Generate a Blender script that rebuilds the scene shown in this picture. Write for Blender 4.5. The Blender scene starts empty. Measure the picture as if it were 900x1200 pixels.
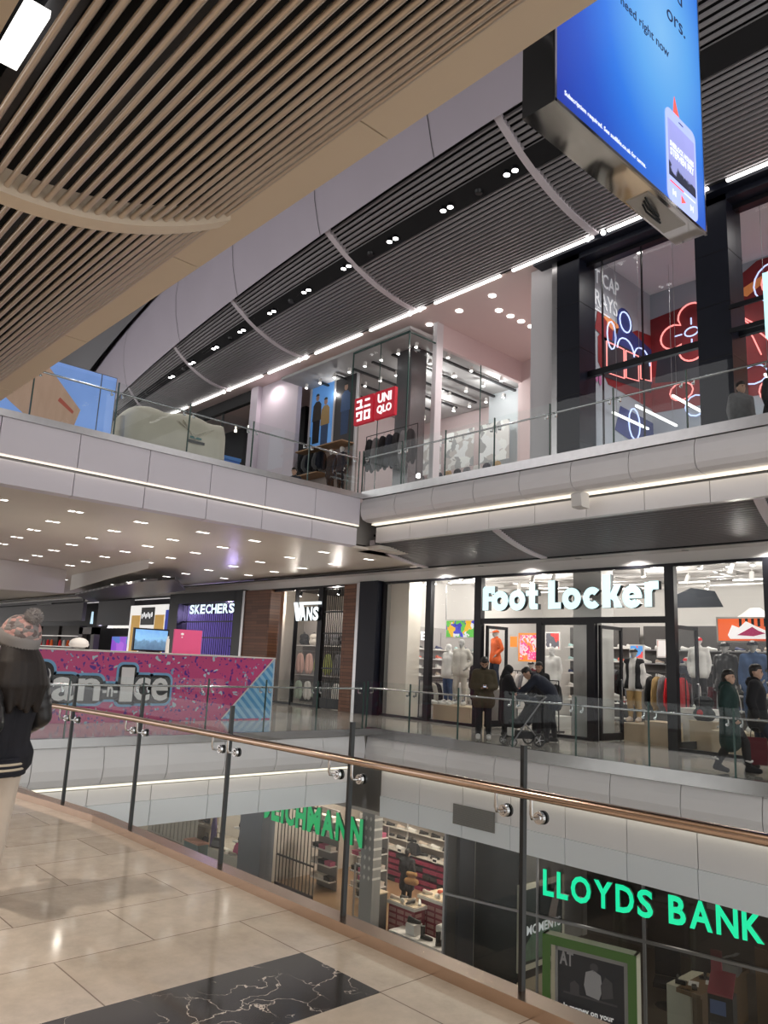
import bpy, bmesh, math, random
from math import sin, cos, pi, radians
from mathutils import Vector, Matrix, Euler
random.seed(11)
SC = bpy.context.scene; COL = SC.collection
V = Vector
# ---------------------------------------------------------------- camera (world X along the shop fronts, Y into the far shops)
F, HCAM = 900.0, 1.6
UX, UY = .6756, -.7373
def _rot(d): return V((UX*d[0]+UY*d[1], -UY*d[0]+UX*d[1], d[2]))
_p, _r = radians(11.0), radians(2.6)
_fw = V((0, cos(_p), sin(_p))); _rt = V((1, 0, 0)); _up = _rt.cross(_fw)
_right = cos(_r)*_rt+sin(_r)*_up; _upv = -sin(_r)*_rt+cos(_r)*_up
CR, CU, CF = _rot(_right), _rot(_upv), _rot(_fw)
CR.normalize(); CU.normalize(); CF.normalize()
cam = bpy.data.objects.new('camera', bpy.data.cameras.new('camera')); COL.objects.link(cam)
cam.matrix_world = Matrix(((CR.x, CU.x, -CF.x, 0), (CR.y, CU.y, -CF.y, 0), (CR.z, CU.z, -CF.z, HCAM), (0, 0, 0, 1)))
cam.data.sensor_fit = 'VERTICAL'; cam.data.sensor_height = 36; cam.data.lens = 36*F/1200
cam.data.clip_start = .05; cam.data.clip_end = 300
SC.camera = cam
def ray(x, y): return CR*((x-450)/F)+CU*((600-y)/F)+CF
def PT(x, y, t):            # where the sight line of a photo point meets the plane Y = t
    d = ray(x, y); k = t/d.y; return V((d.x*k, t, HCAM+d.z*k))
def PS(x, y, s):
    d = ray(x, y); k = s/d.x; return V((s, d.y*k, HCAM+d.z*k))
def PZ(x, y, z):
    d = ray(x, y); k = (z-HCAM)/d.z; return V((d.x*k, d.y*k, z))
# ---------------------------------------------------------------- materials
MATS = {}
def mat(name, col, rough=.5, metal=0., emit=None, es=0., noise=0., nscale=6., alpha=None, bump=0., coat=0.):
    if name in MATS: return MATS[name]
    m = bpy.data.materials.new(name); m.use_nodes = True; MATS[name] = m
    nt = m.node_tree; b = nt.nodes['Principled BSDF']
    c = (*col, 1)
    b.inputs['Base Color'].default_value = c; b.inputs['Roughness'].default_value = rough; b.inputs['Metallic'].default_value = metal
    if coat: b.inputs['Coat Weight'].default_value = coat
    if emit is not None:
        b.inputs['Emission Color'].default_value = (*emit, 1); b.inputs['Emission Strength'].default_value = es
    if noise:
        tc = nt.nodes.new('ShaderNodeTexCoord'); n = nt.nodes.new('ShaderNodeTexNoise'); n.inputs['Scale'].default_value = nscale
        n.inputs['Detail'].default_value = 4
        mx = nt.nodes.new('ShaderNodeMix'); mx.data_type = 'RGBA'
        mx.inputs[6].default_value = tuple(max(0, v*(1-noise)) for v in col)+(1,); mx.inputs[7].default_value = tuple(min(1, v*(1+noise)) for v in col)+(1,)
        nt.links.new(tc.outputs['Object'], n.inputs['Vector']); nt.links.new(n.outputs['Fac'], mx.inputs[0]); nt.links.new(mx.outputs[2], b.inputs['Base Color'])
        if bump:
            bp = nt.nodes.new('ShaderNodeBump'); bp.inputs['Strength'].default_value = bump
            nt.links.new(n.outputs['Fac'], bp.inputs['Height']); nt.links.new(bp.outputs['Normal'], b.inputs['Normal'])
    return m
def glow(name, col, es, sample=False):
    m = mat(name, tuple(min(.8, v*.6) for v in col), .5, 0, col, es)
    if not sample: m.cycles.emission_sampling = 'NONE'
    return m
def glass(name, tint=(.93, .97, .96), refl=1.0, base=.02, rough=.0, ior=1.45):
    if name in MATS: return MATS[name]
    m = bpy.data.materials.new(name); m.use_nodes = True; MATS[name] = m
    nt = m.node_tree; nt.nodes.clear()
    o = nt.nodes.new('ShaderNodeOutputMaterial'); mx = nt.nodes.new('ShaderNodeMixShader')
    t = nt.nodes.new('ShaderNodeBsdfTransparent'); g = nt.nodes.new('ShaderNodeBsdfGlossy'); lw = nt.nodes.new('ShaderNodeLayerWeight')
    lw.inputs['Blend'].default_value = .5
    pw = nt.nodes.new('ShaderNodeMath'); pw.operation = 'POWER'; pw.inputs[1].default_value = 4.2
    ma = nt.nodes.new('ShaderNodeMath'); ma.operation = 'MULTIPLY_ADD'; ma.inputs[1].default_value = refl; ma.inputs[2].default_value = base
    t.inputs['Color'].default_value = (*tint, 1); g.inputs['Color'].default_value = (.95, .97, 1, 1); g.inputs['Roughness'].default_value = rough
    nt.links.new(lw.outputs['Facing'], pw.inputs[0]); nt.links.new(pw.outputs[0], ma.inputs[0]); nt.links.new(ma.outputs[0], mx.inputs[0]); nt.links.new(t.outputs[0], mx.inputs[1]); nt.links.new(g.outputs[0], mx.inputs[2])
    nt.links.new(mx.outputs[0], o.inputs['Surface'])
    return m
class NT:                    # tiny node-graph writer
    def __init__(s, name, rough=.4):
        s.m = bpy.data.materials.new(name); s.m.use_nodes = True; MATS[name] = s.m
        s.t = s.m.node_tree; s.b = s.t.nodes['Principled BSDF']; s.b.inputs['Roughness'].default_value = rough
    def n(s, kind, **kw):
        nd = s.t.nodes.new('ShaderNode'+kind)
        for k, v in kw.items():
            if k.startswith('i_'):
                key = k[2:]; key = int(key) if key.isdigit() else key.replace('_', ' ')
                nd.inputs[key].default_value = v
            else: setattr(nd, k, v)
        return nd
    def l(s, a, b): s.t.links.new(a, b)
    def math(s, op, a, b=None, c=None):
        nd = s.n('Math', operation=op)
        for i, v in enumerate((a, b, c)):
            if v is None: continue
            if isinstance(v, (int, float)): nd.inputs[i].default_value = v
            else: s.l(v, nd.inputs[i])
        return nd.outputs[0]
    def mix(s, f, a, b):
        nd = s.n('Mix', data_type='RGBA')
        for i, v in ((0, f), (6, a), (7, b)):
            if isinstance(v, (int, float)): nd.inputs[i].default_value = v
            elif isinstance(v, tuple): nd.inputs[i].default_value = (*v, 1) if len(v) == 3 else v
            else: s.l(v, nd.inputs[i])
        return nd.outputs[2]
    def xyz(s, which='Object'):
        tc = s.n('TexCoord'); sp = s.n('SeparateXYZ'); s.l(tc.outputs[which], sp.inputs[0]); s.co = tc.outputs[which]
        return sp.outputs[0], sp.outputs[1], sp.outputs[2]
    def ramp(s, f, stops, interp='LINEAR'):
        nd = s.n('ValToRGB'); nd.color_ramp.interpolation = interp
        e = nd.color_ramp.elements
        while len(e) < len(stops): e.new(.5)
        for k, (p, c) in enumerate(stops): e[k].position = p; e[k].color = (*c, 1)
        s.l(f, nd.inputs[0]); return nd.outputs[0]
    def base(s, c): s.l(c, s.b.inputs['Base Color']); return s
    def emit(s, c, es):
        s.l(c, s.b.inputs['Emission Color']); s.b.inputs['Emission Strength'].default_value = es
        s.m.cycles.emission_sampling = 'NONE'; return s
# ---------------------------------------------------------------- mesh building
class MB:
    def __init__(s): s.v = []; s.f = []; s.mi = []; s.sm = []
    def add(s, vs, fs, mi=0, smooth=False):
        o = len(s.v); s.v += [tuple(v) for v in vs]
        for f in fs: s.f.append([o+i for i in f]); s.mi.append(mi); s.sm.append(smooth)
        return s
    def box(s, a, b, mi=0):
        x0, y0, z0 = (min(a[i], b[i]) for i in range(3)); x1, y1, z1 = (max(a[i], b[i]) for i in range(3))
        return s.add([(x0, y0, z0), (x1, y0, z0), (x1, y1, z0), (x0, y1, z0), (x0, y0, z1), (x1, y0, z1), (x1, y1, z1), (x0, y1, z1)],
                     [(0, 3, 2, 1), (4, 5, 6, 7), (0, 1, 5, 4), (1, 2, 6, 5), (2, 3, 7, 6), (3, 0, 4, 7)], mi)
    def quad(s, a, b, c, d, mi=0): return s.add([a, b, c, d], [(0, 1, 2, 3)], mi)
    def cbox(s, c, d, mi=0): return s.box([c[i]-d[i]/2 for i in range(3)], [c[i]+d[i]/2 for i in range(3)], mi)
    def obox(s, p0, p1, w, h, mi=0, up=(0, 0, 1)):     # a bar from p0 to p1, w wide and h high
        p0, p1 = V(p0), V(p1); d = (p1-p0).normalized(); u = V(up); sd = d.cross(u)
        if sd.length < 1e-5: sd = V((1, 0, 0))
        sd.normalize(); u = sd.cross(d); a = sd*w/2; b = u*h/2
        vs = [p+e for p in (p0, p1) for e in (-a-b, a-b, a+b, -a+b)]
        return s.add(vs, [(0, 3, 2, 1), (4, 5, 6, 7), (0, 1, 5, 4), (1, 2, 6, 5), (2, 3, 7, 6), (3, 0, 4, 7)][::1], mi)
    def cyl(s, p0, p1, r0, r1=None, n=12, mi=0, caps=True):
        r1 = r0 if r1 is None else r1; p0, p1 = V(p0), V(p1); d = (p1-p0).normalized()
        a = d.orthogonal().normalized(); b = d.cross(a)
        vs = [p+(a*cos(2*pi*k/n)+b*sin(2*pi*k/n))*r for p, r in ((p0, r0), (p1, r1)) for k in range(n)]
        s.add(vs, [(k, (k+1) % n, n+(k+1) % n, n+k) for k in range(n)], mi, True)
        if caps: s.add(vs, [tuple(range(n))[::-1], tuple(range(n, 2*n))], mi)
        return s
    def tube(s, pts, r, n=8, mi=0, closed=False):
        pts = [V(p) for p in pts]; N = len(pts); vs = []; prev = None
        for i, p in enumerate(pts):
            a = pts[(i-1) % N] if (closed or i > 0) else p; b = pts[(i+1) % N] if (closed or i < N-1) else p
            d = (b-a).normalized()
            if prev is None: u = d.orthogonal().normalized()
            else: u = (prev-d*prev.dot(d)).normalized()
            prev = u; w = d.cross(u); rr = r[i] if isinstance(r, (list, tuple)) else r
            vs += [p+(u*cos(2*pi*k/n)+w*sin(2*pi*k/n))*rr for k in range(n)]
        fs = [(i*n+k, i*n+(k+1) % n, ((i+1) % N)*n+(k+1) % n, ((i+1) % N)*n+k) for i in range(N if closed else N-1) for k in range(n)]
        s.add(vs, fs, mi, True)
        if not closed: s.add(vs, [tuple(range(n))[::-1], tuple(range((N-1)*n, N*n))], mi)
        return s
    def ball(s, c, r, n=12, m=8, mi=0):
        if isinstance(r, (int, float)): r = (r, r, r)
        vs = [(c[0], c[1], c[2]-r[2])]
        for j in range(1, m):
            a = -pi/2+pi*j/m
            vs += [(c[0]+r[0]*cos(a)*cos(2*pi*k/n), c[1]+r[1]*cos(a)*sin(2*pi*k/n), c[2]+r[2]*sin(a)) for k in range(n)]
        vs.append((c[0], c[1], c[2]+r[2])); L = len(vs)-1
        fs = [(0, 1+(k+1) % n, 1+k) for k in range(n)]+[(L, L-n+k, L-n+(k+1) % n) for k in range(n)]
        for j in range(m-2):
            o = 1+j*n; fs += [(o+k, o+(k+1) % n, o+n+(k+1) % n, o+n+k) for k in range(n)]
        return s.add(vs, fs, mi, True)
    def prism(s, poly, mapf, d0, d1, mi=0):    # 2D polygon extruded from depth d0 to d1; mapf(u, v, d) -> point
        n = len(poly); vs = [mapf(u, v, d) for d in (d0, d1) for u, v in poly]
        return s.add(vs, [tuple(range(n)), tuple(range(2*n-1, n-1, -1))]+[(k, n+k, n+(k+1) % n, (k+1) % n) for k in range(n)], mi)
    def loft(s, rings, mi=0, closed=True, caps=True, smooth=True):
        n = len(rings[0]); vs = [p for r in rings for p in r]; q = n if closed else n-1
        s.add(vs, [(i*n+k, i*n+(k+1) % n, (i+1)*n+(k+1) % n, (i+1)*n+k) for i in range(len(rings)-1) for k in range(q)], mi, smooth)
        if caps: s.add(vs, [tuple(range(n))[::-1], tuple(range(len(vs)-n, len(vs)))], mi, smooth)
        return s
    def mesh(s, name, mats):
        me = bpy.data.meshes.new(name); me.from_pydata(s.v, [], s.f)
        for m in (mats if isinstance(mats, (list, tuple)) else [mats]): me.materials.append(m)
        me.polygons.foreach_set('material_index', s.mi); me.polygons.foreach_set('use_smooth', s.sm)
        bm = bmesh.new(); bm.from_mesh(me); bmesh.ops.recalc_face_normals(bm, faces=bm.faces); bm.to_mesh(me); bm.free()
        return me
    def build(s, name, mats, parent=None, loc=(0, 0, 0), rz=0., **tagkw):
        o = bpy.data.objects.new(name, s.mesh(name, mats)); COL.objects.link(o); o.parent = parent
        o.location = loc; o.rotation_euler = (0, 0, rz)
        if tagkw: tag(o, **tagkw)
        return o
def tag(o, label=None, cat=None, group=None, kind=None):
    if label: o['label'] = label
    if cat: o['category'] = cat
    if group: o['group'] = group
    if kind: o['kind'] = kind
    return o
def thing(name, label, cat, loc=(0, 0, 0), rz=0., group=None):
    o = bpy.data.objects.new(name, None); COL.objects.link(o); o.location = loc; o.rotation_euler = (0, 0, rz); o.empty_display_size = .1
    return tag(o, label, cat, group)
def part(name, me, parent, loc=(0, 0, 0), rot=(0, 0, 0), m=None, label=None):
    o = bpy.data.objects.new(name, me); COL.objects.link(o); o.parent = parent; o.location = loc; o.rotation_euler = rot
    if m is not None: o.material_slots[0].link = 'OBJECT'; o.material_slots[0].material = m
    if label: o['label'] = label
    return o
def dup(root, loc, rz=0., label=None, group=None, mats=None, scale=None):
    def cp(o, p):
        c = o.copy(); COL.objects.link(c); c.parent = p
        if mats:
            k = o.name.split('.')[0]
            if k in mats and c.material_slots:
                c.material_slots[0].link = 'OBJECT'; c.material_slots[0].material = mats[k]
        for ch in list(o.children): cp(ch, c)
        return c
    r = cp(root, None); r.location = loc; r.rotation_euler = (0, 0, rz)
    if scale: r.scale = (scale,)*3 if isinstance(scale, (int, float)) else scale
    if label: r['label'] = label
    if group: r['group'] = group
    return r
def struct(name, mb, mats, loc=(0, 0, 0), rz=0., parent=None):
    o = mb.build(name, mats, parent, loc, rz)
    if parent is None: o['kind'] = 'structure'
    return o
def text_mesh(name, body, size, depth, mats, bold=0., spacing=1., align='LEFT'):
    cu = bpy.data.curves.new(name, 'FONT'); cu.body = body; cu.size = size; cu.extrude = depth/2; cu.offset = bold; cu.space_character = spacing
    cu.align_x = align; cu.resolution_u = 3
    ob = bpy.data.objects.new(name, cu); COL.objects.link(ob)
    me = bpy.data.meshes.new_from_object(ob); bpy.data.objects.remove(ob); bpy.data.curves.remove(cu)
    me.name = name; me.materials.clear()
    ms = mats if isinstance(mats, (list, tuple)) else [mats]
    for m in ms: me.materials.append(m)
    for p in me.polygons:
        p.material_index = 0 if (len(ms) == 1 or p.normal.z > .5) else 1
    return me
def fit_text(name, body, w, h, depth, mats, bold=0., spacing=1.):
    me = text_mesh(name, body, 1., 1., mats, bold, spacing)
    xs = [v.co.x for v in me.vertices]; ys = [v.co.y for v in me.vertices]
    x0, x1, y0, y1 = min(xs), max(xs), min(ys), max(ys)
    for v in me.vertices: v.co = V(((v.co.x-x0)/(x1-x0)*w, (v.co.y-y0)/(y1-y0)*h, v.co.z*depth))
    return me
FACE_Y = (pi/2, 0, 0)           # lettering that faces -Y, reads along +X
FACE_X = (pi/2, 0, pi/2)        # lettering that faces +X, reads along +Y
def area(name, loc, sx, sy, power, col=(1, 1, 1), rot=(0, 0, 0), spread=None):
    l = bpy.data.lights.new(name, 'AREA'); l.shape = 'RECTANGLE'; l.size = sx; l.size_y = sy; l.energy = power; l.color = col
    if spread: l.spread = spread
    o = bpy.data.objects.new(name, l); COL.objects.link(o); o.location = loc; o.rotation_euler = rot; return o
def point(name, loc, power, col=(1, 1, 1), r=.08):
    l = bpy.data.lights.new(name, 'POINT'); l.energy = power; l.color = col; l.shadow_soft_size = r
    o = bpy.data.objects.new(name, l); COL.objects.link(o); o.location = loc; return o
def spotl(name, loc, power, col=(1, 1, 1), ang=140, r=.06, aim=None):
    l = bpy.data.lights.new(name, 'SPOT'); l.energy = power; l.color = col; l.shadow_soft_size = r; l.spot_size = radians(ang); l.spot_blend = .8
    o = bpy.data.objects.new(name, l); COL.objects.link(o); o.location = loc
    if aim: o.rotation_euler = (V(aim)-V(loc)).to_track_quat('-Z', 'Y').to_euler()
    return o
ORD = ['first', 'second', 'third', 'fourth', 'fifth', 'sixth', 'seventh', 'eighth', 'ninth', 'tenth', 'eleventh', 'twelfth', 'thirteenth', 'fourteenth', 'fifteenth', 'sixteenth', 'seventeenth', 'eighteenth', 'nineteenth', 'twentieth']
ORD += ['twenty-'+o for o in ORD[:9]]+['thirtieth']+['thirty-'+o for o in ORD[:9]]
# ---------------------------------------------------------------- figures: one remeshed body each, clothes as children
def cap(bm, p0, r0, p1, r1, n=12):
    p0, p1 = V(p0), V(p1); d = p1-p0
    if d.length < 1e-5: d = V((0, 0, 1e-4)); p1 = p0+d
    d.normalize(); a = d.orthogonal().normalized(); b = d.cross(a); rings = []
    for j in range(-3, 1): t = j*pi/6; rings.append((p0+d*(r0*sin(t)), r0*cos(t)))
    for j in range(0, 4): t = j*pi/6; rings.append((p1+d*(r1*sin(t)), r1*cos(t)))
    lv = []
    for c, r in rings:
        if r < 1e-4: lv.append([bm.verts.new(c)])
        else: lv.append([bm.verts.new(c+(a*cos(2*pi*k/n)+b*sin(2*pi*k/n))*r) for k in range(n)])
    for u, w in zip(lv, lv[1:]):
        for k in range(n):
            k2 = (k+1) % n
            if len(u) == 1 and len(w) == 1: continue
            if len(u) == 1: bm.faces.new((u[0], w[k2], w[k]))
            elif len(w) == 1: bm.faces.new((u[k], u[k2], w[0]))
            else: bm.faces.new((u[k], u[k2], w[k2], w[k]))
def blob(name, caps, vox, mats, smooth=4):
    bm = bmesh.new()
    for c in caps: cap(bm, *c)
    bmesh.ops.recalc_face_normals(bm, faces=bm.faces)
    me = bpy.data.meshes.new(name); bm.to_mesh(me); bm.free()
    ob = bpy.data.objects.new(name, me); COL.objects.link(ob)
    md = ob.modifiers.new('r', 'REMESH'); md.mode = 'VOXEL'; md.voxel_size = vox; md.use_smooth_shade = True
    if smooth: sm = ob.modifiers.new('s', 'SMOOTH'); sm.iterations = smooth; sm.factor = .5
    bpy.context.view_layer.update()
    dg = bpy.context.evaluated_depsgraph_get()
    out = bpy.data.meshes.new_from_object(ob.evaluated_get(dg)); out.name = name
    bpy.data.objects.remove(ob); bpy.data.meshes.remove(me)
    out.materials.clear(); out.materials.append(mats)
    for p in out.polygons: p.use_smooth = True
    return out
# ---------------------------------------------------------------- people and mannequins (local front is -Y, feet at z = 0)
BASEJ = dict(pelvis=(0, 0, .93), waist=(0, .005, 1.08), chest=(0, .01, 1.28), neck=(0, .015, 1.45), head=(0, -.01, 1.60),
    shL=(.175, .01, 1.395), elL=(.235, .03, 1.12), wrL=(.235, -.03, .88), shR=(-.175, .01, 1.395), elR=(-.235, .03, 1.12), wrR=(-.235, -.03, .88),
    hipL=(.085, 0, .90), knL=(.10, -.02, .49), anL=(.105, .02, .085), hipR=(-.085, 0, .90), knR=(-.10, -.02, .49), anR=(-.105, .02, .085),
    toL=(.12, -.16, .035), toR=(-.12, -.16, .035))
def J(**kw):
    j = {k: V(v) for k, v in BASEJ.items()}
    for k, v in kw.items(): j[k] = V(v)
    for s in 'LR':
        if 'an'+s in kw and 'to'+s not in kw: j['to'+s] = j['an'+s]+V((0, -.18, -.05))
    return j
def hand_caps(w, e, side, curl=.45, palm=None, scale=1.):
    d = (w-e).normalized()                                    # along the forearm
    pn = V(palm).normalized() if palm else V((-side*.9, -.2, 0)); pn = (pn-d*pn.dot(d)).normalized(); sd = d.cross(pn)*side
    c = []; s = scale
    for o in (-.028, -.010, .010, .028): c.append((w+d*.01*s+sd*o*.7*s, .017*s, w+d*.085*s+sd*o*s, .013*s))
    for k, (o, L) in enumerate(((-.033, .062), (-.011, .075), (.011, .08), (.033, .07))):
        p = w+d*.088*s+sd*o*s; a = curl
        for seg, r in ((.45, .0095), (.32, .0088), (.28, .008)):
            dd = d*cos(a)+pn*sin(a); q = p+dd*L*seg*s; c.append((p, r*s, q, r*s*.95)); p = q; a += curl
    p = w+d*.03*s+sd*.03*s; q = p+(d*.6+sd*.7+pn*.3).normalized()*.04*s; c.append((p, .014*s, q, .011*s)); c.append((q, .011*s, q+(d*.85+sd*.2+pn*.4).normalized()*.032*s, .009*s))
    return c
def head_caps(j, look=(0, -1, 0), s=1.):
    h = j['head']; f = V(look).normalized(); up = V((0, 0, 1)); sd = f.cross(up).normalized(); up = sd.cross(f)
    P = lambda x, y, z: h+sd*x*s+f*y*s+up*z*s                # x to its right, y forward, z up
    c = [(P(0, -.015, .035), .088*s, P(0, .01, .04), .083*s), (P(0, .03, -.03), .064*s, P(0, .045, -.065), .045*s),
         (P(0, .082, .012), .012*s, P(0, .104, -.022), .014*s), (P(-.02, .075, -.058), .012*s, P(.02, .075, -.058), .012*s), (P(-.03, .078, .025), .014*s, P(.03, .078, .025), .014*s)]
    for q in (-1, 1): c.append((P(q*.083, -.005, .02), .016*s, P(q*.085, -.01, -.025), .012*s))
    c.append((j['neck']-V((0, 0, .04)), .058, P(0, -.015, -.03), .052))
    return c, P
def torso_caps(j, pad=0., low='pelvis', hem=None, wide=1.):
    p, w, ch, n = j['pelvis'], j['waist'], j['chest'], j['neck']; sd = (j['shL']-j['shR']).normalized(); hs = (j['hipL']-j['hipR']).normalized(); c = []
    for s in (-1, 1):
        c += [(w+hs*.06*s*wide, .098+pad, ch+sd*.075*s, .108+pad), (p+hs*.065*s*wide, .105+pad, w+hs*.06*s*wide, .098+pad), (ch+sd*.08*s, .105+pad, ch+sd*.10*s+(n-ch)*.55, .075+pad*.9)]
    c += [(j['shL'], .062+pad*.8, j['shR'], .062+pad*.8), (ch+(n-ch)*.5, .07+pad, n, .055+pad*.5)]
    if hem:
        q = p+V(hem)
        for s in (-1, 1): c.append((p+hs*.075*s*wide, .11+pad, q+hs*.09*s*wide, .125+pad))
    return c
def arm_caps(j, s, pad=0., to=1.):
    a, b, c = j['sh'+s], j['el'+s], j['wr'+s]; c = b+(c-b)*to
    return [(a, .056+pad, b, .043+pad), (b, .043+pad, c, .030+pad)]
def leg_caps(j, s, pad=0., to=1., flare=0.):
    a, b, c = j['hip'+s], j['kn'+s], j['an'+s]; c = b+(c-b)*to
    return [(a, .088+pad, b, .058+pad), (b, .058+pad, (b+c)/2+V((0, .012, 0)), .054+pad), ((b+c)/2+V((0, .012, 0)), .054+pad, c, .037+pad+flare)]
def foot_caps(j, s, pad=0.):
    a, t = j['an'+s], j['to'+s]; d = (t-a); d.z = 0; d.normalize(); k = V((a.x, a.y, .035+pad))
    k.z = a.z-.05; t = V((t.x, t.y, t.z))
    return [(a, .038+pad, k+d*-.03, .034+pad), (k-d*.03, .034+pad, t, .03+pad), (a, .036+pad, t-d*.05+V((0, 0, .01)), .032+pad)]
def body_mesh(name, j, m, vox=.018, look=(0, -1, 0), face=True, hands=(.45, .45), palms=(None, None)):
    c = torso_caps(j)
    for s, sg in (('L', 1), ('R', -1)):
        c += arm_caps(j, s)+leg_caps(j, s)+foot_caps(j, s)
        i = 0 if s == 'L' else 1
        if hands[i] is not None: c += hand_caps(j['wr'+s], j['el'+s], sg, hands[i], palms[i])
    hc, P = head_caps(j, look); c += hc
    return blob(name, c, vox, m, 3), P
def jacket_mesh(name, j, m, pad=.03, vox=.02, hem=(0, 0, -.12), arms='LR', collar=True, hood=False, to=.96, smooth=4, wide=1.):
    c = torso_caps(j, pad, hem=hem, wide=wide)
    for s in arms: c += arm_caps(j, s, pad*.85, to)
    n = j['neck']
    if collar: c += [(n+V((0, .0, -.01)), .065+pad*.6, n+V((0, .005, .03)), .06+pad*.5)]
    if hood: c += [(n+V((-.06, .10, -.02)), .06, n+V((.06, .10, -.02)), .06), (n+V((-.05, .09, .04)), .045, n+V((.05, .09, .04)), .045)]
    return blob(name, c, vox, m, smooth)
def trousers_mesh(name, j, m, pad=.02, vox=.02, to=1., flare=.0):
    hs = (j['hipL']-j['hipR']).normalized(); p = j['pelvis']; c = []
    for s in (-1, 1): c.append((p+hs*.06*s+V((0, 0, .07)), .10+pad*.6, p+hs*.07*s-V((0, 0, .02)), .108+pad))
    for s in 'LR': c += leg_caps(j, s, pad, to, flare)
    return blob(name, c, vox, m, 3)
def shoe_mesh(name, j, s, m, vox=.013):
    return blob(name, foot_caps(j, s, .014), vox, m, 2)
def hair_mesh(name, P, m, style='short', vox=.012):
    if style == 'short': c = [(P(0, -.03, .07), .092, P(0, .015, .085), .078), (P(0, -.055, .03), .07, P(0, -.06, -.02), .055), (P(-.06, -.01, .05), .04, P(.06, -.01, .05), .04)]
    elif style == 'bun': c = [(P(0, -.03, .065), .096, P(0, .01, .08), .083), (P(0, -.06, .03), .08, P(0, -.06, -.04), .07), (P(0, -.09, -.03), .05, P(0, -.08, -.09), .045)]
    return blob(name, c, vox, m, 2)
def eyes(parent, P):
    e = mat('eye_dark', (.02, .015, .012), .2)
    for s in (-1, 1):
        p = P(s*.031, .083, .012); MB().ball((0, 0, 0), .0085, 8, 6).build('eye', e, parent, p)
        q = P(s*.034, .089, .036); q0 = P(s*.016, .092, .034); MB().tube([q0, q, P(s*.05, .078, .03)], .005, 6).build('eyebrow', e, parent)
skin = mat('skin', (.52, .33, .24), .5); skin2 = mat('skin_brown', (.36, .21, .14), .5)
mannequin_grey = mat('mannequin_grey', (.50, .49, .48), .45); mannequin_white = mat('mannequin_white', (.72, .71, .70), .4)
def fabric(name, col, noise=.25, sc=14, rough=.85, bump=.25): return mat(name, col, rough, 0, None, 0, noise, sc, bump=bump)
cl_black = fabric('black_cloth', (.013, .013, .016)); cl_navy = fabric('navy_cloth', (.016, .02, .035)); cl_denim = fabric('denim', (.05, .09, .19)); cl_jean = fabric('dark_jeans', (.02, .027, .05))
cl_white = fabric('white_cloth', (.72, .71, .69), .06); cl_cream = fabric('cream_cloth', (.62, .58, .52), .08); cl_olive = fabric('olive_quilt', (.07, .055, .03)); cl_green = fabric('dark_green_quilt', (.012, .035, .032))
cl_orange = fabric('orange_cloth', (.75, .13, .03), .15); cl_red = fabric('red_cloth', (.62, .02, .03), .15); cl_tan = fabric('tan_cloth', (.42, .28, .12), .15); cl_grey = fabric('grey_cloth', (.2, .2, .21)); cl_leather = mat('black_leather', (.016, .016, .018), .32, noise=.3, nscale=9, bump=.2)
cl_brown = fabric('brown_leather', (.05, .042, .036), .3); cl_pink = fabric('pink_cloth', (.66, .42, .36), .1); cl_lime = fabric('olive_lime_cloth', (.32, .36, .12), .15); cl_blue = fabric('blue_jacket', (.07, .13, .27), .2); cl_mint = fabric('pale_green_cloth', (.45, .55, .45), .1)
cl_maroon = fabric('maroon_cloth', (.12, .015, .025), .2); cl_purple = fabric('purple_cloth', (.08, .05, .16), .2)
hairm = mat('dark_hair', (.012, .009, .008), .45, noise=.3, nscale=30)
# mannequin prototypes share their meshes; each copy gets its own cloth materials
MJ = {'stand': J(), 'hip': J(elL=(.31, .06, 1.15), wrL=(.2, -.06, .98), knR=(-.12, -.07, .49)),
      'stride': J(anL=(.11, -.12, .085), knL=(.1, -.13, .5), anR=(-.11, .16, .1), knR=(-.1, .04, .49), elL=(.24, .1, 1.13), wrL=(.24, .05, .9), elR=(-.24, -.03, 1.12), wrR=(-.23, -.15, .92))}
MAN = {}
for k, j in MJ.items():
    bm_, P_ = body_mesh('mannequin_body', j, mannequin_grey, .02, hands=(.3, .3), face=False)
    MAN[k] = dict(body=bm_, jacket=jacket_mesh('jacket', j, cl_white, .022, .024), long=jacket_mesh('jacket', j, cl_white, .028, .026, hem=(0, 0, -.28)), trousers=trousers_mesh('trousers', j, cl_jean, .02, .024),
                  shoeL=shoe_mesh('shoe', j, 'L', cl_white, .016), shoeR=shoe_mesh('shoe', j, 'R', cl_white, .016), P=P_)
def capm(P):
    m = MB(); 
    rings = []
    for t in range(7):
        a = t/6*pi/2; r = .098*cos(a)+.002; z = .03+.085*sin(a); rings.append([P(r*cos(u), -.012+r*1.1*sin(u), z) for u in [2*pi*q/14 for q in range(14)]])
    m.loft(rings)
    pts = [(.09*cos(a), .02+.17*sin(a)) for a in [pi*q/10 for q in range(11)]]
    m.prism(pts, lambda u, v, d: P(u, v, d-.15*max(0, v-.08)), .03, .042)
    return m.mesh('cap', cl_black)
for k in MAN: MAN[k]['cap'] = capm(MAN[k]['P'])
def mannequin(label, loc, rz, pose='stand', top=None, long=False, legs=None, shoes=None, cap_=None, body=None, group=None, scale=1.08, cat='mannequin'):
    r = thing('shop_mannequin', label, cat, (loc[0], loc[1], loc[2]+.02), rz, group); r.scale = (scale,)*3; M = MAN[pose]
    part('body', M['body'], r, m=body or mannequin_grey)
    if top: part('jacket', M['long' if long else 'jacket'], r, m=top)
    if legs: part('trousers', M['trousers'], r, m=legs)
    if shoes: part('shoe', M['shoeL'], r, m=shoes); part('shoe', M['shoeR'], r, m=shoes)
    if cap_: part('cap', M['cap'], r, m=cap_)
    return r
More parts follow.
